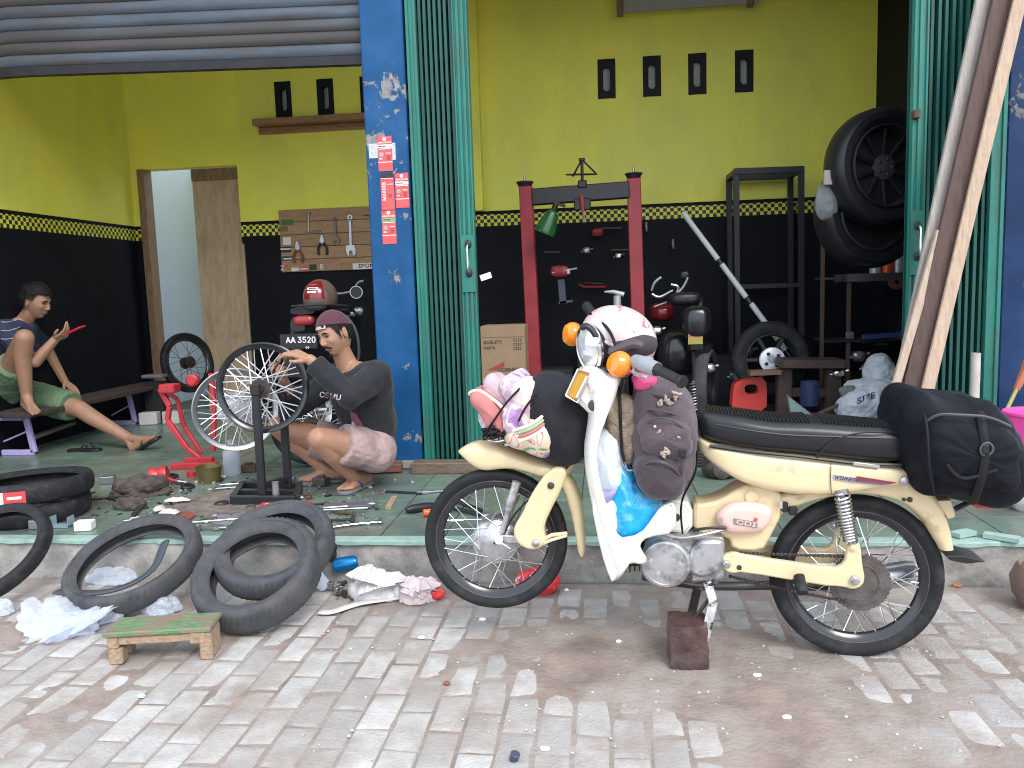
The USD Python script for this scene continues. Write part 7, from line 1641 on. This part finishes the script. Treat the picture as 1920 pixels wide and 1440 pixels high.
obj('pedestal', bar(at(1052, 524, 6.9), at(1056, 570, 6.9), .06, .05, (0, -1, 0), .004), M('dark_blue_grey_steel', (.05, .06, .09), .5), T); obj('pedestal_foot', bar(at(1048, 568, 6.9), at(1074, 564, 6.9), .05, .02), M('dark_blue_grey_steel', 0), T)
T = thing('hand_saw', 'red framed hacksaw hanging between the red posts', 'saw', at(1110, 538, yB2)); obj('frame', tube([at(1086, 533, yB2), at(1095, 538, yB2), at(1136, 538, yB2)], .012, 6), redw, T); obj('blade', tube([at(1095, 530, yB2), at(1130, 532, yB2)], .006, 6), M('dark_tool_steel', 0), T)
T = thing('air_gun', 'pale grey air gun standing behind the floral helmet', 'air gun', at(1157, 590, 6.4)); obj('barrel', tube([at(1133, 547, 6.4), at(1150, 547, 6.4), at(1170, 552, 6.4)], [.006, .016, .020], 10), M('pale_grey_alloy', (.45, .46, .48), .4, .4), T); obj('grip', tube([at(1157, 554, 6.4), at(1158, 600, 6.4)], [.030, .032], 12), M('pale_grey_alloy', 0), T)
for k, (px, py) in enumerate(((1212, 425), (1262, 457))): dark_tool([(px, py-9), (px, py-1), (px+1, py+9)], [.008, .014, .009], steel, ['small steel hook on the black wall right of the red frame', 'lower small steel hook on the black wall right of the red frame'][k], 'wall_hook', category='hook')
for k, (p, lab) in enumerate(((((1020, 473), (1050, 473)), 'thin dark rail on the black wall by the left red post'), (((1145, 469), (1178, 468)), 'thin pale rail on the black wall beside the right red post'))): dark_tool(list(p), .006, M('dark_tool_steel', 0), lab, 'wall_rail', category='rail')
# cardboard box
cbx = M('brown_cardboard', (.30, .205, .125), .85, var=.1, scale=6, bump=.1, bscale=60)
yc = 6.2; p0, p1 = at(900, 612, yc), at(987, 718, yc)
T = thing('cardboard_box', 'printed brown cardboard box behind the green folding gate', 'box', ((p0[0]+p1[0])/2, yc, p1[2]))
obj('box', box(((p0[0]+p1[0])/2, yc+.17, (p0[2]+p1[2])/2), (p1[0]-p0[0], .34, p0[2]-p1[2]), .004), cbx, T)
obj('flap_seam', box(((p0[0]+p1[0])/2, yc-.0015, at(940, 632, yc)[2]), (p1[0]-p0[0]-.01, .001, .004)), M('cardboard_seam', (.20, .13, .08), .9), T, smooth=False)
prd = M('dark_box_print', (.05, .035, .03), .8)
tx(T, 'QUALITY', 906, 645, 6, yc-.001, prd, True); tx(T, 'PARTS', 907, 655, 5, yc-.001, prd, True); tx(T, 'HORNEX', 933, 697, 7, yc-.001, prd, True, 42)
q = [at(a, b, yc-.001) for a, b in ((914, 694), (944, 679), (947, 686), (930, 694))]; obj('wing_emblem', loft([V(q), V(q)-V([0, .0015, 0])]), M('dark_red_print', 0), T, smooth=False)
for k in range(3): tx(T, 'IIII', 962, 640+k*8, 5, yc-.001, prd, False, 16)
solo('box_stand', box(((p0[0]+p1[0])/2, yc+.17, (ZF+p1[2])/2-.003), (p1[0]-p0[0]+.05, .36, p1[2]-ZF-.006), .01), M('dark_stack_wood', (.03, .025, .022), .8), 'dark crate that carries the printed cardboard box', 'crate')
# black tube rack
yR = 6.9
T = thing('tube_rack', 'tall black steel tube rack against the black wall', 'rack', (at(1440, 700, yR)[0], yR, ZF))
drk = M('dark_rack_steel', (.014, .015, .019), .45, var=.15)
for dy in (0, .38):
    y = yR+dy-.0; tops = [at(1380, 322, yR), at(1502, 318, yR)]
    for t_ in tops: obj('upright', bar(V([t_[0], y, t_[2]]), V([t_[0]+.02, y, ZF]), .045, .045, (0, -1, 0), .003), drk, T)
    obj('top_rail', bar(V([tops[0][0]-.02, y, tops[0][2]]), V([tops[1][0]+.02, y, tops[1][2]]), .06, .05, (0, 0, 1), .003), drk, T)
    z = at(1440, 536, yR)[2]; obj('mid_rail', bar(V([tops[0][0], y, z]), V([tops[1][0], y, z]), .035, .035), drk, T)
for t_ in tops: obj('side_rail', bar(V([t_[0], yR, t_[2]-.0]), V([t_[0], yR+.38, t_[2]]), .04, .04), drk, T)
# white rod leaning
T = thing('white_rod', 'white banded rod leaning across the black tube rack', 'rod', at(1482, 668, 6.3))
a, b = at(1281, 399, 6.75), at(1482, 668, 6.3); d = b-a; wr = M('greyish_white_rod', (.50, .53, .54), .5, var=.06)
for f0, f1 in ((0, .34), (.375, .605), (.65, .89), (.915, .96)): obj('rod_section', cyl(a+d*f0, a+d*f1, .0215, n=14), wr, T)
obj('rod_core', cyl(a+d*.002, b, .018, n=12), blackm, T)
# white hub wheel with dark tyre
c = at(1445, 674, 6.15)
T = thing('scooter_wheel', 'dark scooter tyre on a bright white hub in the right bay', 'wheel', c-V([0, 0, .27]))
ty, _ = tyre_mesh(c, unit((.05, -1, .05)), .285, .05, .10, 64, 0); obj('tyre', ty, rubber, T)
aw = unit((.05, -1, .05)); wh = M('bright_hub_alloy', (.80, .80, .82), .35, .3, var=.05)
obj('hub_disc', lathe([(.030, .045), (.060, .050), (.085, .040), (.092, .045), (.092, .030), (.030, .030)], c, aw, 40, True), wh, T)
obj('hub_face', lathe([(.001, .044), (.028, .044), (.032, .036), (.05, .032), (.07, .036), (.001, .02)], c, aw, 30), alloy, T)
u_, w_ = perp(aw)
for k in range(4): an = k*1.571+.6; obj('hub_slot', sph(c+aw*.052+.052*(math.cos(an)*u_+math.sin(an)*w_), V([.013, .013, .013]), 2), blackm, T)
obj('rim', lathe([(.19, .03), (.182, .035), (.175, 0), (.182, -.035), (.19, -.03)], c, aw, 48, True), blackm, T)
for k in range(6): an = k*1.047; obj('wheel_spoke', bar(c+.085*(math.cos(an)*u_+math.sin(an)*w_), c+.182*(math.cos(an)*u_+math.sin(an)*w_), .03, .03, aw, .004), blackm, T)
# red jerrycan
yJ = 6.0; jm = M('red_jerrycan_plastic', (.55, .045, .035), .45, var=.1)
pts = V([at(a, b, yJ)[[0, 2]] for a, b in ((1372, 774), (1375, 728), (1382, 714), (1432, 710), (1438, 718), (1438, 776))]); hole = [at(a, b, yJ)[[0, 2]] for a, b in ((1395, 722), (1420, 720), (1424, 738), (1398, 740))]
T = thing('jerrycan', 'red plastic jerrycan with moulded handle behind the motorcycle seat', 'jerrycan', (pts[:, 0].mean(), yJ, pts[:, 1].min()))
pg = Polygon(chaikin(pts, 1), [chaikin(V(hole), 1)]); m = trimesh.creation.extrude_polygon(pg, .13, engine='earcut'); m = place(m, V([[1, 0, 0], [0, 0, 1], [0, 1, 0]]).astype(float), (0, yJ, 0)); m.fix_normals(); obj('can_body', m, jm, T, smooth=False)
obj('spout', cyl(at(1380, 712, yJ+.06), at(1374, 702, yJ+.06), .025, .022), blackm, T)
solo('jerrycan_shelf', box((pts[:, 0].mean(), yJ+.08, (ZF+pts[:, 1].min())/2-.003), (.5, .3, pts[:, 1].min()-ZF-.006), .01), M('dark_stack_wood', 0), 'dark low crate under the red jerrycan', 'crate')
# black motorcycle in the right bay
yQ = 6.35
T = thing('parked_motorcycle', 'black motorcycle with red tank facing out in the right bay', 'motorcycle', (at(1310, 700, yQ)[0], yQ, ZF))
c = at(1325, 722, yQ); ty, _ = tyre_mesh(c, unit((1, -.32, 0)), .29, .048, .07, 56, .002); wq = obj('front_wheel', lathe([(.22, .02), (.2, .026), (.195, 0), (.2, -.026), (.22, -.02)], c, unit((1, -.32, 0)), 40, True), blackm, T); obj('tyre', ty, rubber_old, wq)
dkg = M('dark_grey_fork', (.045, .05, .055), .5, .4, var=.2)
for px in (1296, 1312): obj('fork_leg', tube([at(px, 560, yQ+.1), at(px+6, 660, yQ), at(px+10, 735, yQ-.05)], [.02, .024, .028], 10), dkg, T)
obj('front_fender', tb([((-.16, -.02), (-.16, -.05), .04), ((-.08, .05), (-.08, -.0), .06), ((.05, .08), (.05, .03), .065), ((.18, .05), (.18, .0), .06), ((.28, -.02), (.28, -.06), .045)], 2.6, 18).apply_transform(np.array([[.3, .95, 0, c[0]-.02], [.95, -.3, 0, yQ], [0, 0, 1, at(1310, 662, yQ)[2]], [0, 0, 0, 1.]])), gb, T)
obj('headlamp_cowl', blob(at(1306, 605, yQ-.05), (.11, .10, .13), 3, .0, sub=3), gb, T)
obj('chest_panel', box(at(1306, 640, yQ-.06), (.13, .06, .16), .02), gb, T)
bx3(1290, 626, 1318, 634, yQ-.13, .004, stk('pale_red_sticker', (.55, .12, .12)), 'sticker', 0); bx3(1290, 633, 1318, 645, yQ-.132, .004, stk('yellow_olive_sticker', (.38, .33, .06)), 'sticker', 0)
obj('tank', blob(at(1240, 585, yQ+.5), (.10, .2, .075), 2.8, .002, 8, 1, 3), M('dark_red_tank_paint', (.17, .012, .016), .25, var=.1, coat=.4), T)
obj('tank_shine', bar(at(1226, 575, yQ+.3), at(1250, 566, yQ+.3), .02, .01), steel, T)
for pts in (((1222, 551), (1235, 557), (1252, 550), (1262, 545)), ((1258, 534), (1272, 540), (1268, 552), (1280, 540), (1290, 520)), ((1222, 545), (1228, 530), (1240, 520))): obj('handlebar', tube(spline([at(a, b, yQ+.2) for a, b in pts], 18), .012, 8), steel, T)
obj('mirror', blob(at(1284, 516, yQ+.2), (.035, .012, .03), 2.5, 0, sub=2), blackpl, T); obj('gauge_cluster', blob(at(1285, 560, yQ+.1), (.12, .08, .05), 3, .004, 10, 2, 3), blackpl, T)
obj('seat', box(at(1262, 625, yQ+.7), (.26, .7, .10), .03), seatm, T); obj('engine', box(at(1270, 720, yQ+.5), (.3, .35, .35), .03), greasy, T); obj('body_panel', blob(at(1268, 660, yQ+.3), (.16, .25, .18), 3, .006, 8, 4, 3), gb, T)
# coil spring shock standing behind the seat front
a, b = at(1299, 716, 5.9), at(1305, 792, 5.9); n = 14*13; k = np.arange(n)/13
T = thing('coil_spring', 'black and white striped coil shock behind the backpack', 'spring', b); ax_ = unit(b-a); u_, w_ = perp(ax_); obj('spring', tube(a+(b-a)*(np.arange(n)/n)[:, None]+.022*(np.cos(k*6.283)[:, None]*u_+np.sin(k*6.283)[:, None]*w_), .006, 6), steel, T); obj('damper', cyl(a, b+V([0, 0, -.2]), .016), blackm, T)
# rough timber bench, blue tin, funnel, broom
dw = wood('dark_rough_timber', (.055, .036, .027), (.025, .017, .014), (2, 4, 4))
yT = 5.95
T = thing('timber_trestle', 'dark rough timber trestle below the white hub wheel', 'trestle', (at(1510, 740, yT)[0], yT, ZF))
obj('beam', bar(at(1460, 680, yT), at(1576, 680, yT), .26, .06, (0, 0, 1), .006), dw, T)
for px in (1470, 1562): q = at(px, 690, yT); obj('leg', bar(q, V([q[0], yT, ZF]), .10, .10, (0, -1, 0), .008), dw, T)
obj('shelf_plank', bar(at(1404, 699, yT-.05), at(1462, 697, yT-.05), .12, .03), wood('tan_dark_plank', (.14, .09, .05), (.08, .05, .03), (2, 4, 4)), T)
obj('lower_rail', bar(at(1475, 735, yT), at(1560, 735, yT), .06, .06), dw, T)
yt = 5.7
c = at(1518, 760, yt); solo('blue_tin', lathe([(.001, 0), (.06, 0), (.06, .165), (.055, .17), (.001, .168)], c, (0, 0, 1), 26), M('dark_blue_tin', (.012, .022, .075), .45, var=.2), 'dark blue tin under the rough timber trestle', 'tin')
q = V([at(a, b, 5.5) for a, b in ((1478, 744), (1486, 792), (1530, 784))]); solo('grey_green_scoop', loft([q, q+V([0, .06, .01])]), M('grey_green_plastic', (.17, .24, .235), .5), 'grey-green plastic scoop corner behind the seat', 'scoop', smooth=False)
T = thing('broom', 'broom with dark handle lying behind the seat', 'broom', at(1580, 770, 5.6)); obj('handle', tube([at(1528, 780, 5.5), at(1636, 728, 5.75)], .014, 8), M('dark_broom_wood', (.10, .065, .05), .7), T); obj('end_cap', tube([at(1512, 786, 5.48), at(1532, 779, 5.5)], .02, 8), M('coral_plastic', (.6, .10, .09), .5), T)
# shelves at right with cans
yS2 = 6.55
T = thing('tool_shelf', 'thin legged tool shelf along the right side wall', 'shelf', (at(1630, 640, yS2)[0], yS2, ZF))
tanp = M('brown_shelf_upright', (.10, .065, .045), .6)
for px, py in ((1543, 455), (1592, 530)): a = at(px, py, yS2); obj('upright', bar(a, V([a[0], yS2, ZF]), .026, .026, (0, -1, 0)), tanp, T)
for py, nm in ((522, 'upper_shelf'), (640, 'lower_shelf')): a, b = at(1545, py, yS2), at(1700, py-6, yS2); obj(nm, box(((a[0]+b[0])/2, yS2+.14, a[2]), (b[0]-a[0], .34, .018), .003), M('dark_shelf_board', (.02, .022, .024), .5), T)
sr = np.random.default_rng(31)
obj('shelf_edge', bar(at(1545, 523, yS2-.04), at(1700, 517, yS2-.04), .008, .014), M('dull_shelf_edge', (.10, .12, .11), .4, .5), T)
canms = [M('pale_can_print', (.42, .44, .50), .35, .3, var=.2, scale=40), M('orange_red_can', (.55, .09, .03), .35, .2, var=.1), M('pale_can_print', 0)]
for k, (px, w_) in enumerate(((1641, .042), (1664, .048), (1684, .040))):
    c = at(px, 517, yS2+.02); T = thing('spray_can', ['pale spray can, left of the orange-red one on the shelf', 'orange-red spray can between two pale ones', 'pale spray can, right of the orange-red one on the shelf'][k], 'can', c); obj('can_body', lathe([(.001, 0), (w_, 0), (w_, .15), (w_*.7, .17), (.001, .172)], c, (0, 0, 1), 24), canms[k], T); obj('can_cap', cyl(c+V([0, 0, .17]), c+V([0, 0, .195]), .016, .014), [wht, blk, wht][k], T)
c = at(1681, 527, yS2-.1); solo('rust_disc', lathe([(.02, -.008), (.062, -.008), (.065, 0), (.062, .008), (.02, .008)], c, unit((0, -1, .1)), 30, True), M('rust_dark_red', (.10, .03, .022), .7, var=.3), 'rusty red disc hanging below the upper shelf end', 'disc')
for k in range(7):
    px = sr.uniform(1555, 1690); c = at(px, 636, yS2-.02)
    solo('shelf_part', [box(c+V([0, 0, .03]), sr.uniform(.04, .12, 3)*V([1, .6, .5]), .005), tube([c+V([-.06, 0, .02]), c+V([.06, .02, .022])], .010, 8)][k % 2], [steel, M('dark_blue_part', (.03, .05, .16), .4), chrome, blackm][k % 4], ['small steel block on the lower shelf near its left post', 'thin blue-dark rod on the lower shelf', 'bright bar on the lower shelf', 'short black rod on the lower shelf', 'steel piece on the lower shelf behind the rods', 'dark blue rod at the lower shelf front', 'bright small part on the lower shelf end'][k], 'part')
solo('blue_part', bar(at(1618, 632, yS2-.06), at(1690, 627, yS2-.06), .05, .035), M('dark_blue_part', 0), 'long dark blue box on the lower tool shelf', 'box')
for p_ in (((1600, 640), (1628, 642)), ((1640, 645), (1666, 646))): solo('bright_rod', tube([at(*p_[0], yS2-.08), at(*p_[1], yS2-.08)], .006, 6), chrome, 'bright rod at the lower shelf edge, ' + ('left piece' if p_[0][0] < 1620 else 'right piece'), 'rod')
# wheels stored at the upper right
yW = 5.40
T = thing('stored_wheel', 'black alloy car-style wheel with tyre stored high by the right gate', 'wheel', at(1645, 400, yW))
c = at(1652, 315, yW); aw = unit((.34, -1, .04))
ty, _ = tyre_mesh(c, aw,   .365, .105, .115, 72, 0); obj('tyre', ty, M('shiny_black_tyre', (.004, .004, .005), .38, var=.2), T)
u_, w_ = perp(aw)
obj('rim', lathe([(.256, .080), (.248, .092), (.238, .078), (.228, .0), (.248, -.06)], c, aw, 56, True), M('dark_rim_gloss', (.010, .010, .011), .35), T)
obj('rim_face', lathe([(.001, .02), (.07, .025), (.075, .01), (.24, .0), (.001, -.01)], c, aw, 40), blackm, T)
for k in range(10): an = k*.628+.3; obj('wheel_spoke', bar(c+aw*.02+.06*(math.cos(an)*u_+math.sin(an)*w_), c+aw*.045+.236*(math.cos(an)*u_+math.sin(an)*w_), .028, .02, aw, .006), M('matt_black_spoke', (.006, .006, .007), .6, spec=.2), T)
obj('hub_cap', lathe([(.001, .045), (.03, .045), (.075, .035), (.08, .022), (.001, .02)], c, aw, 30), M('grey_hub', (.05, .05, .053), .5, .4), T)
for k in range(5): an = k*1.257; obj('lug', sph(c+aw*.04+.05*(math.cos(an)*u_+math.sin(an)*w_), .012, 2), blackm, T)
obj('tyre_label', box(at(1556, 333, yW-.12), (.075, .02, .09), .004), M('grey_label', (.22, .21, .20), .6), T)
obj('tyre_wrap', blob(at(1550, 378, yW-.05), (.06, .05, .11), 2.6, .012, 16, 3, 3), film('smoky_film', (.35, .38, .38), .35), T)
c = at(1628, 398, yW+.12); T = thing('stored_wheel', 'second dark tyre partly hidden below the stored alloy wheel', 'wheel', c-V([0, 0, .3])); ty, _ = tyre_mesh(c, aw, .360, .105, .115, 72, 0); obj('tyre', ty, M('shiny_black_tyre', 0), T); obj('rim', lathe([(.256, .080), (.246, .092), (.236, .078), (.246, -.06)], c, aw, 48, True), blackm, T); obj('rim_face', lathe([(.001, .0), (.24, .02), (.001, -.03)], c, aw, 40), blackm, T)
T = thing('tyre_bracket', 'black tube bracket that carries the stored wheels', 'bracket', (XR, 5.6, 1.6)); cz = at(1640, 405, yW+.1)
obj('arm', bar(V([XR, yW+.24, cz[2]-.39]), V([cz[0]-.2, yW+.24, cz[2]-.39]), .05, .05), blackm, T); obj('arm', bar(V([XR, yW-.0, cz[2]-.39]), V([cz[0]-.2, yW-.0, cz[2]-.39]), .05, .05), blackm, T)
# white sacks
swm = M('white_woven_sack', (.52, .56, .60), .55, var=.1, scale=14, bump=.35, bscale=40, col2=(.40, .45, .50), cover=.58, edge=.1, c2scale=8)
def sack(px, py, rad, seed, label, amp=.03, y=5.6):
    c = at(px, py, y); return solo('white_sack', blob(c, rad, 2.2, amp, 7, seed, 5), swm, label, 'sack', smooth=40)
s1 = at(1632, 758, 5.6)
T = thing('white_sack', 'white woven sack with dark lettering slumped behind the planks', 'sack', s1-V([0, 0, .1]))
obj('sack_body', blob(s1, (.20, .12, .125), 2.2, .035, 6, 3, 5, rotm([0, 1, 0], -.35)), swm, T, smooth=40)
tx(T, 'SIZE', 1606, 758, 11, 5.6-.135, M('dark_grey_print', (.06, .06, .07), .6), True, None, (1, 0, .38))
sack(1650, 705, (.085, .09, .13), 5, 'upright white sack above the lettered one behind the planks', .03, 5.75)
sack(1612, 730, (.09, .08, .06), 8, 'crumpled white sack corner left of the upright sack', .03, 5.7)
q = at(1590, 733, 5.6); solo('grey_rag', blob(q, (.05, .03, .03), 2.2, .012, 18, 4, 3), M('grey_green_rag', (.16, .18, .15), .8), 'small grey-green rag left of the white sacks', 'rag')
solo('sack_crate', box((s1[0]+.05, 5.75, (ZF+s1[2]-.13)/2), (.45, .4, s1[2]-.13-ZF), .01), M('dark_stack_wood', 0), 'dark crate under the white sacks', 'crate')
# right end: pipe, pink bucket, broom, rubble
a = at(1830, 662, 4.55); solo('white_pipe', cat([lathe([(.016, 0), (.024, 0), (.024, a[2]-ZF), (.016, a[2]-ZF)], V([a[0], 4.55, ZF]), (0, 0, 1), 20, True)]), M('dirty_white_pvc', (.45, .42, .38), .6, var=.2, scale=14), 'dirty white plastic pipe standing before the right green gate', 'pipe')
pkm = M('hot_pink_plastic', (.78, .07, .33), .4, var=.06)
c = at(1952, 800, 4.2); T = thing('pink_basin', 'hot pink plastic basin behind the black duffel bag', 'basin', V([c[0], 4.2, ZF]))
r_ = abs(at(1952, 770, 4.2)[0]-at(1886, 770, 4.2)[0]); zt = at(1900, 772, 4.2)[2]
obj('basin_body', lathe([(.001, zt-.22), (r_*.72, zt-.22), (r_*.97, zt-.015), (r_*1.03, zt-.012), (r_*1.03, zt), (r_*.94, zt), (r_*.70, zt-.21), (.001, zt-.21)], V([c[0], 4.2, 0]), (0, 0, 1), 40), pkm, T)
solo('basin_crate', box((c[0], 4.2, (ZF+zt-.225)/2), (.22, .22, zt-.225-ZF), .01), M('dark_stack_wood', 0), 'dark crate under the pink basin', 'crate')
T = thing('leaning_broom', 'yellow-green broom handle with orange end leaning at the right edge', 'broom', at(1890, 770, 4.4)); obj('handle', tube([at(1886, 772, 4.35), at(1906, 730, 4.5)], .010, 8), M('olive_handle', (.28, .25, .07), .6), T); obj('end', tube([at(1905, 732, 4.5), at(1928, 682, 4.7)], [.016, .03], 8), M('orange_brown_broom', (.30, .085, .04), .7), T)
for k, (px0, py0, px1, py1, lab) in enumerate(((1790, 1003, 1822, 997, 'pale green tile shard on the step edge behind the rear fender'), (1845, 1002, 1912, 1012, 'long pale green tile strip on the step edge at the right'))):
    a, b = onz(px0, py0, ZF+.012), onz(px1, py1, ZF+.012); solo('tile_shard', bar(a, b, .05, .018), edge_paint, lab, 'tile', smooth=False)
c = onz(1790, 1097, 0); solo('orange_leaf', blob(c+V([0, -.02, .006]), (.016, .012, .005), 2.2, .003, 40, 3, 2), M('dry_orange_leaf', (.40, .13, .05), .8), 'small dry orange leaf at the foot of the step', 'leaf')
c = at(1912, 905, 3.3); solo('grey_stone', blob(onz(1926, 962, ZF)+V([.02, .05, .05]), (.06, .06, .055), 2.2, .008, 12, 3, 3), M('pale_grey_stone', (.42, .41, .39), .8, var=.15), 'pale grey stone on the step below the duffel bag', 'stone')
# ================================================================ more workshop clutter
cr = np.random.default_rng(77)
# dark crates and parts at the back of the right bay
for k, (px0, px1, py, y, h, lab) in enumerate(((1000, 1075, 760, 6.75, .42, 'dark crate between the red posts behind the front bundle'), (1085, 1180, 770, 6.9, .52, 'black cabinet below the air gun behind the bike headlamp'), (1200, 1262, 770, 7.0, .35, 'low dark crate left of the black motorcycle'), (1600, 1690, 690, 6.9, .30, 'dark drawer box under the lower tool shelf'), (1340, 1400, 700, 7.0, .48, 'dark box behind the red jerrycan'))):
    a, b = at(px0, py, y), at(px1, py, y)
    T = thing('parts_crate', lab, 'crate', ((a[0]+b[0])/2, y, ZF)); w_ = b[0]-a[0]
    obj('crate_body', box(((a[0]+b[0])/2, y+.15, ZF+h/2), (w_, .3, h), .01), [M('black_crate', (.010, .010, .012), .6), M('dark_stack_wood', 0)][k % 2], T)
    obj('front_panel', box(((a[0]+b[0])/2, y-.004, ZF+h*.55), (w_*.86, .008, h*.6), .003), M('dark_panel', (.020, .019, .02), .5), T)
    obj('pull', bar(V([a[0]+w_*.4, y-.015, ZF+h*.72]), V([a[0]+w_*.6, y-.015, ZF+h*.72]), .012, .012), M('dark_tool_steel', 0), T)
cl = [('greasy cylinder barrel on the dark floor behind the backpack', 1318, 890, 4.9), ('dark crankcase half on the dark floor behind the side panel', 1350, 905, 4.6), ('small rusty sprocket on the floor behind the rear body', 1405, 880, 4.75), ('dark gearbox lump on the floor behind the seat front', 1330, 860, 5.2), ('greasy hub on the floor behind the pink cover', 1440, 895, 4.7)]
for k, (lab, px, py, y) in enumerate(cl):
    c = V([at(px, py, y)[0], y, ZF])
    T = thing('engine_part', lab, 'engine part', c); r = .06+.02*(k % 3)
    if k % 2: obj('casing', blob(c+V([0, 0, r*.7]), (r*1.2, r, r*.7), 3.2, .008, 14, k, 3), greasy, T); obj('flange', lathe([(.001, 0), (r*.6, 0), (r*.6, .02), (r*.3, .03), (.001, .03)], c+V([0, -r*.9, r*.7]), (0, -1, 0), 20), dusty, T)
    else:
        obj('barrel', lathe([(r*.5, 0), (r*.9, 0), (r*.9, .10), (r*.5, .10)], c+V([0, 0, .005]), (0, 0, 1), 24, True), greasy, T)
        for j in range(5): obj('fin', lathe([(r*.88, .015+j*.018), (r*1.15, .015+j*.018), (r*1.15, .020+j*.018), (r*.88, .020+j*.018)], c, (0, 0, 1), 24, True), dusty, T)
# loose parts round the truing stand, each its own thing
parts = [('black rubber grommet left of the truing stand base', 415, 948, 'ring'), ('dull sprocket leaning on the base of the truing stand', 548, 900, 'ring'), ('small steel bearing race on the cardboard', 470, 955, 'ring'), ('rusty brake plate by the metal bowl', 352, 915, 'ring'), ('black hub cone near the crouching man\'s toes', 575, 935, 'ring'),
         ('short socket bit right of the cardboard', 590, 948, 'bar'), ('dark chain tool behind the red packet', 480, 942, 'bar'), ('grey shim plate on the tiles beside the tool tray', 640, 928, 'bar'), ('rusty bracket left of the oily rag heap', 208, 938, 'bar'), ('pale strip of metal in front of the sandals', 640, 965, 'bar'), ('dark rubber strip lying behind the two new tyres', 180, 938, 'bar'), ('short steel axle by the tile edge', 560, 990, 'bar'), ('black nipple box beside the truing stand', 600, 912, 'box'), ('dark red tin lid behind the oily rag heap', 322, 896, 'ring'), ('greasy black box beside the plastic bottle', 465, 886, 'box'), ('white paper tag on the green tiles', 405, 895, 'bar'), ('bent wire piece by the gate sill', 805, 925, 'bar'), ('rag-wrapped spanner in front of the cardboard', 390, 975, 'bar')]
for k, (lab, px, py, kd) in enumerate(parts):
    c = onz(px, py, ZF); mt = [greasy, steel, dusty, blackm, M('rusty_steel', 0)][k % 5]
    if 'white' in lab: mt = wht
    if kd == 'ring': r = cr.uniform(.022, .045); m = lathe([(r*.45, 0), (r, 0), (r, .012), (r*.8, .018), (r*.45, .014)], c+V([0, 0, .002]), unit((cr.normal(0, .15), -.1, 1)), 22, True)
    elif kd == 'bar': an = cr.uniform(-.6, .6); d = V([math.cos(an), math.sin(an), 0])*cr.uniform(.03, .07); m = cat([bar(c-d+V([0, 0, .008]), c+d+V([0, 0, .008]), cr.uniform(.010, .022), .010, (0, 0, 1), .002), sph(c+d+V([0, 0, .009]), V([.014, .012, .008]), 2)])
    else: m = cat([box(c+V([0, .02, .025]), (.09, .06, .05), .006, cr.uniform(-.4, .4)), box(c+V([0, .02, .055]), (.05, .03, .012), .004)])
    solo('loose_part', m, mt, lab, 'part')
# bright and dark odds and ends in the right bay
odds = [('small bright lever hanging left of the right red post', 1160, 480, 7.2, chrome), ('dull pulley on the black cabinet below the air gun', 1110, 690, 6.85, steel), ('small silver carburettor on the cabinet behind the helmet', 1150, 640, 6.85, alloy), ('silver clamp by the black motorcycle bars', 1232, 620, 6.5, chrome), ('dull exhaust stub beside the black motorcycle wheel', 1375, 705, 6.3, steel), ('bright bolt head on the trestle end', 1572, 700, 5.9, chrome), ('dark drum on the floor behind the trestle', 1590, 745, 6.4, greasy), ('dull gear on the dark drawer box', 1610, 668, 6.5, steel), ('silver lamp bowl below the tool shelf', 1626, 690, 6.5, alloy), ('dark pump body by the tube rack foot', 1400, 660, 6.7, greasy), ('grey fork clamp above the black motorcycle tyre', 1330, 690, 6.2, alloy), ('bright tap hanging below the crossbeam', 1100, 470, 7.2, steel)]
for k, (lab, px, py, y, mt) in enumerate(odds):
    c = at(px, py, y); r = cr.uniform(.022, .045)
    T = thing('hardware_piece', lab, 'hardware', c)
    obj('body', blob(c, (r*1.3, r, r), 2.6, .004, 30, k, 3), mt, T); obj('stem', tube([c+V([-r*1.8, 0, -r*.3]), c+V([r*2.0, -.01, r*.6])], r*.28, 8), mt, T)
    obj('collar', lathe([(r*.3, -.006), (r*.62, -.006), (r*.62, .006), (r*.3, .006)], c+V([r*1.2, -.006, r*.32]), unit((2, 0, .5)), 16, True), blackm, T)
for k, (px, py, lab) in enumerate(((1062, 1108, 'damp leaf scrap under the motorcycle near the step'), (905, 1163, 'pale gravel chip below the front wheel'), (1160, 1205, 'pale stone chip on the muddy patch'), (1420, 1268, 'pale chip right of the stand block'), (838, 1283, 'red brown spot stone on a paver below the front wheel'), (1475, 1347, 'pale scrap on the lower right paving'))):
    c = onz(px, py, 0); solo('chip', blob(c+V([0, 0, .004]), (.009+.004*(k % 2), .007, .005), 2.4, .002, 60, k, 2), M('litter_white', 0) if k != 4 else M('rust_red_paint', 0), lab, 'chip')
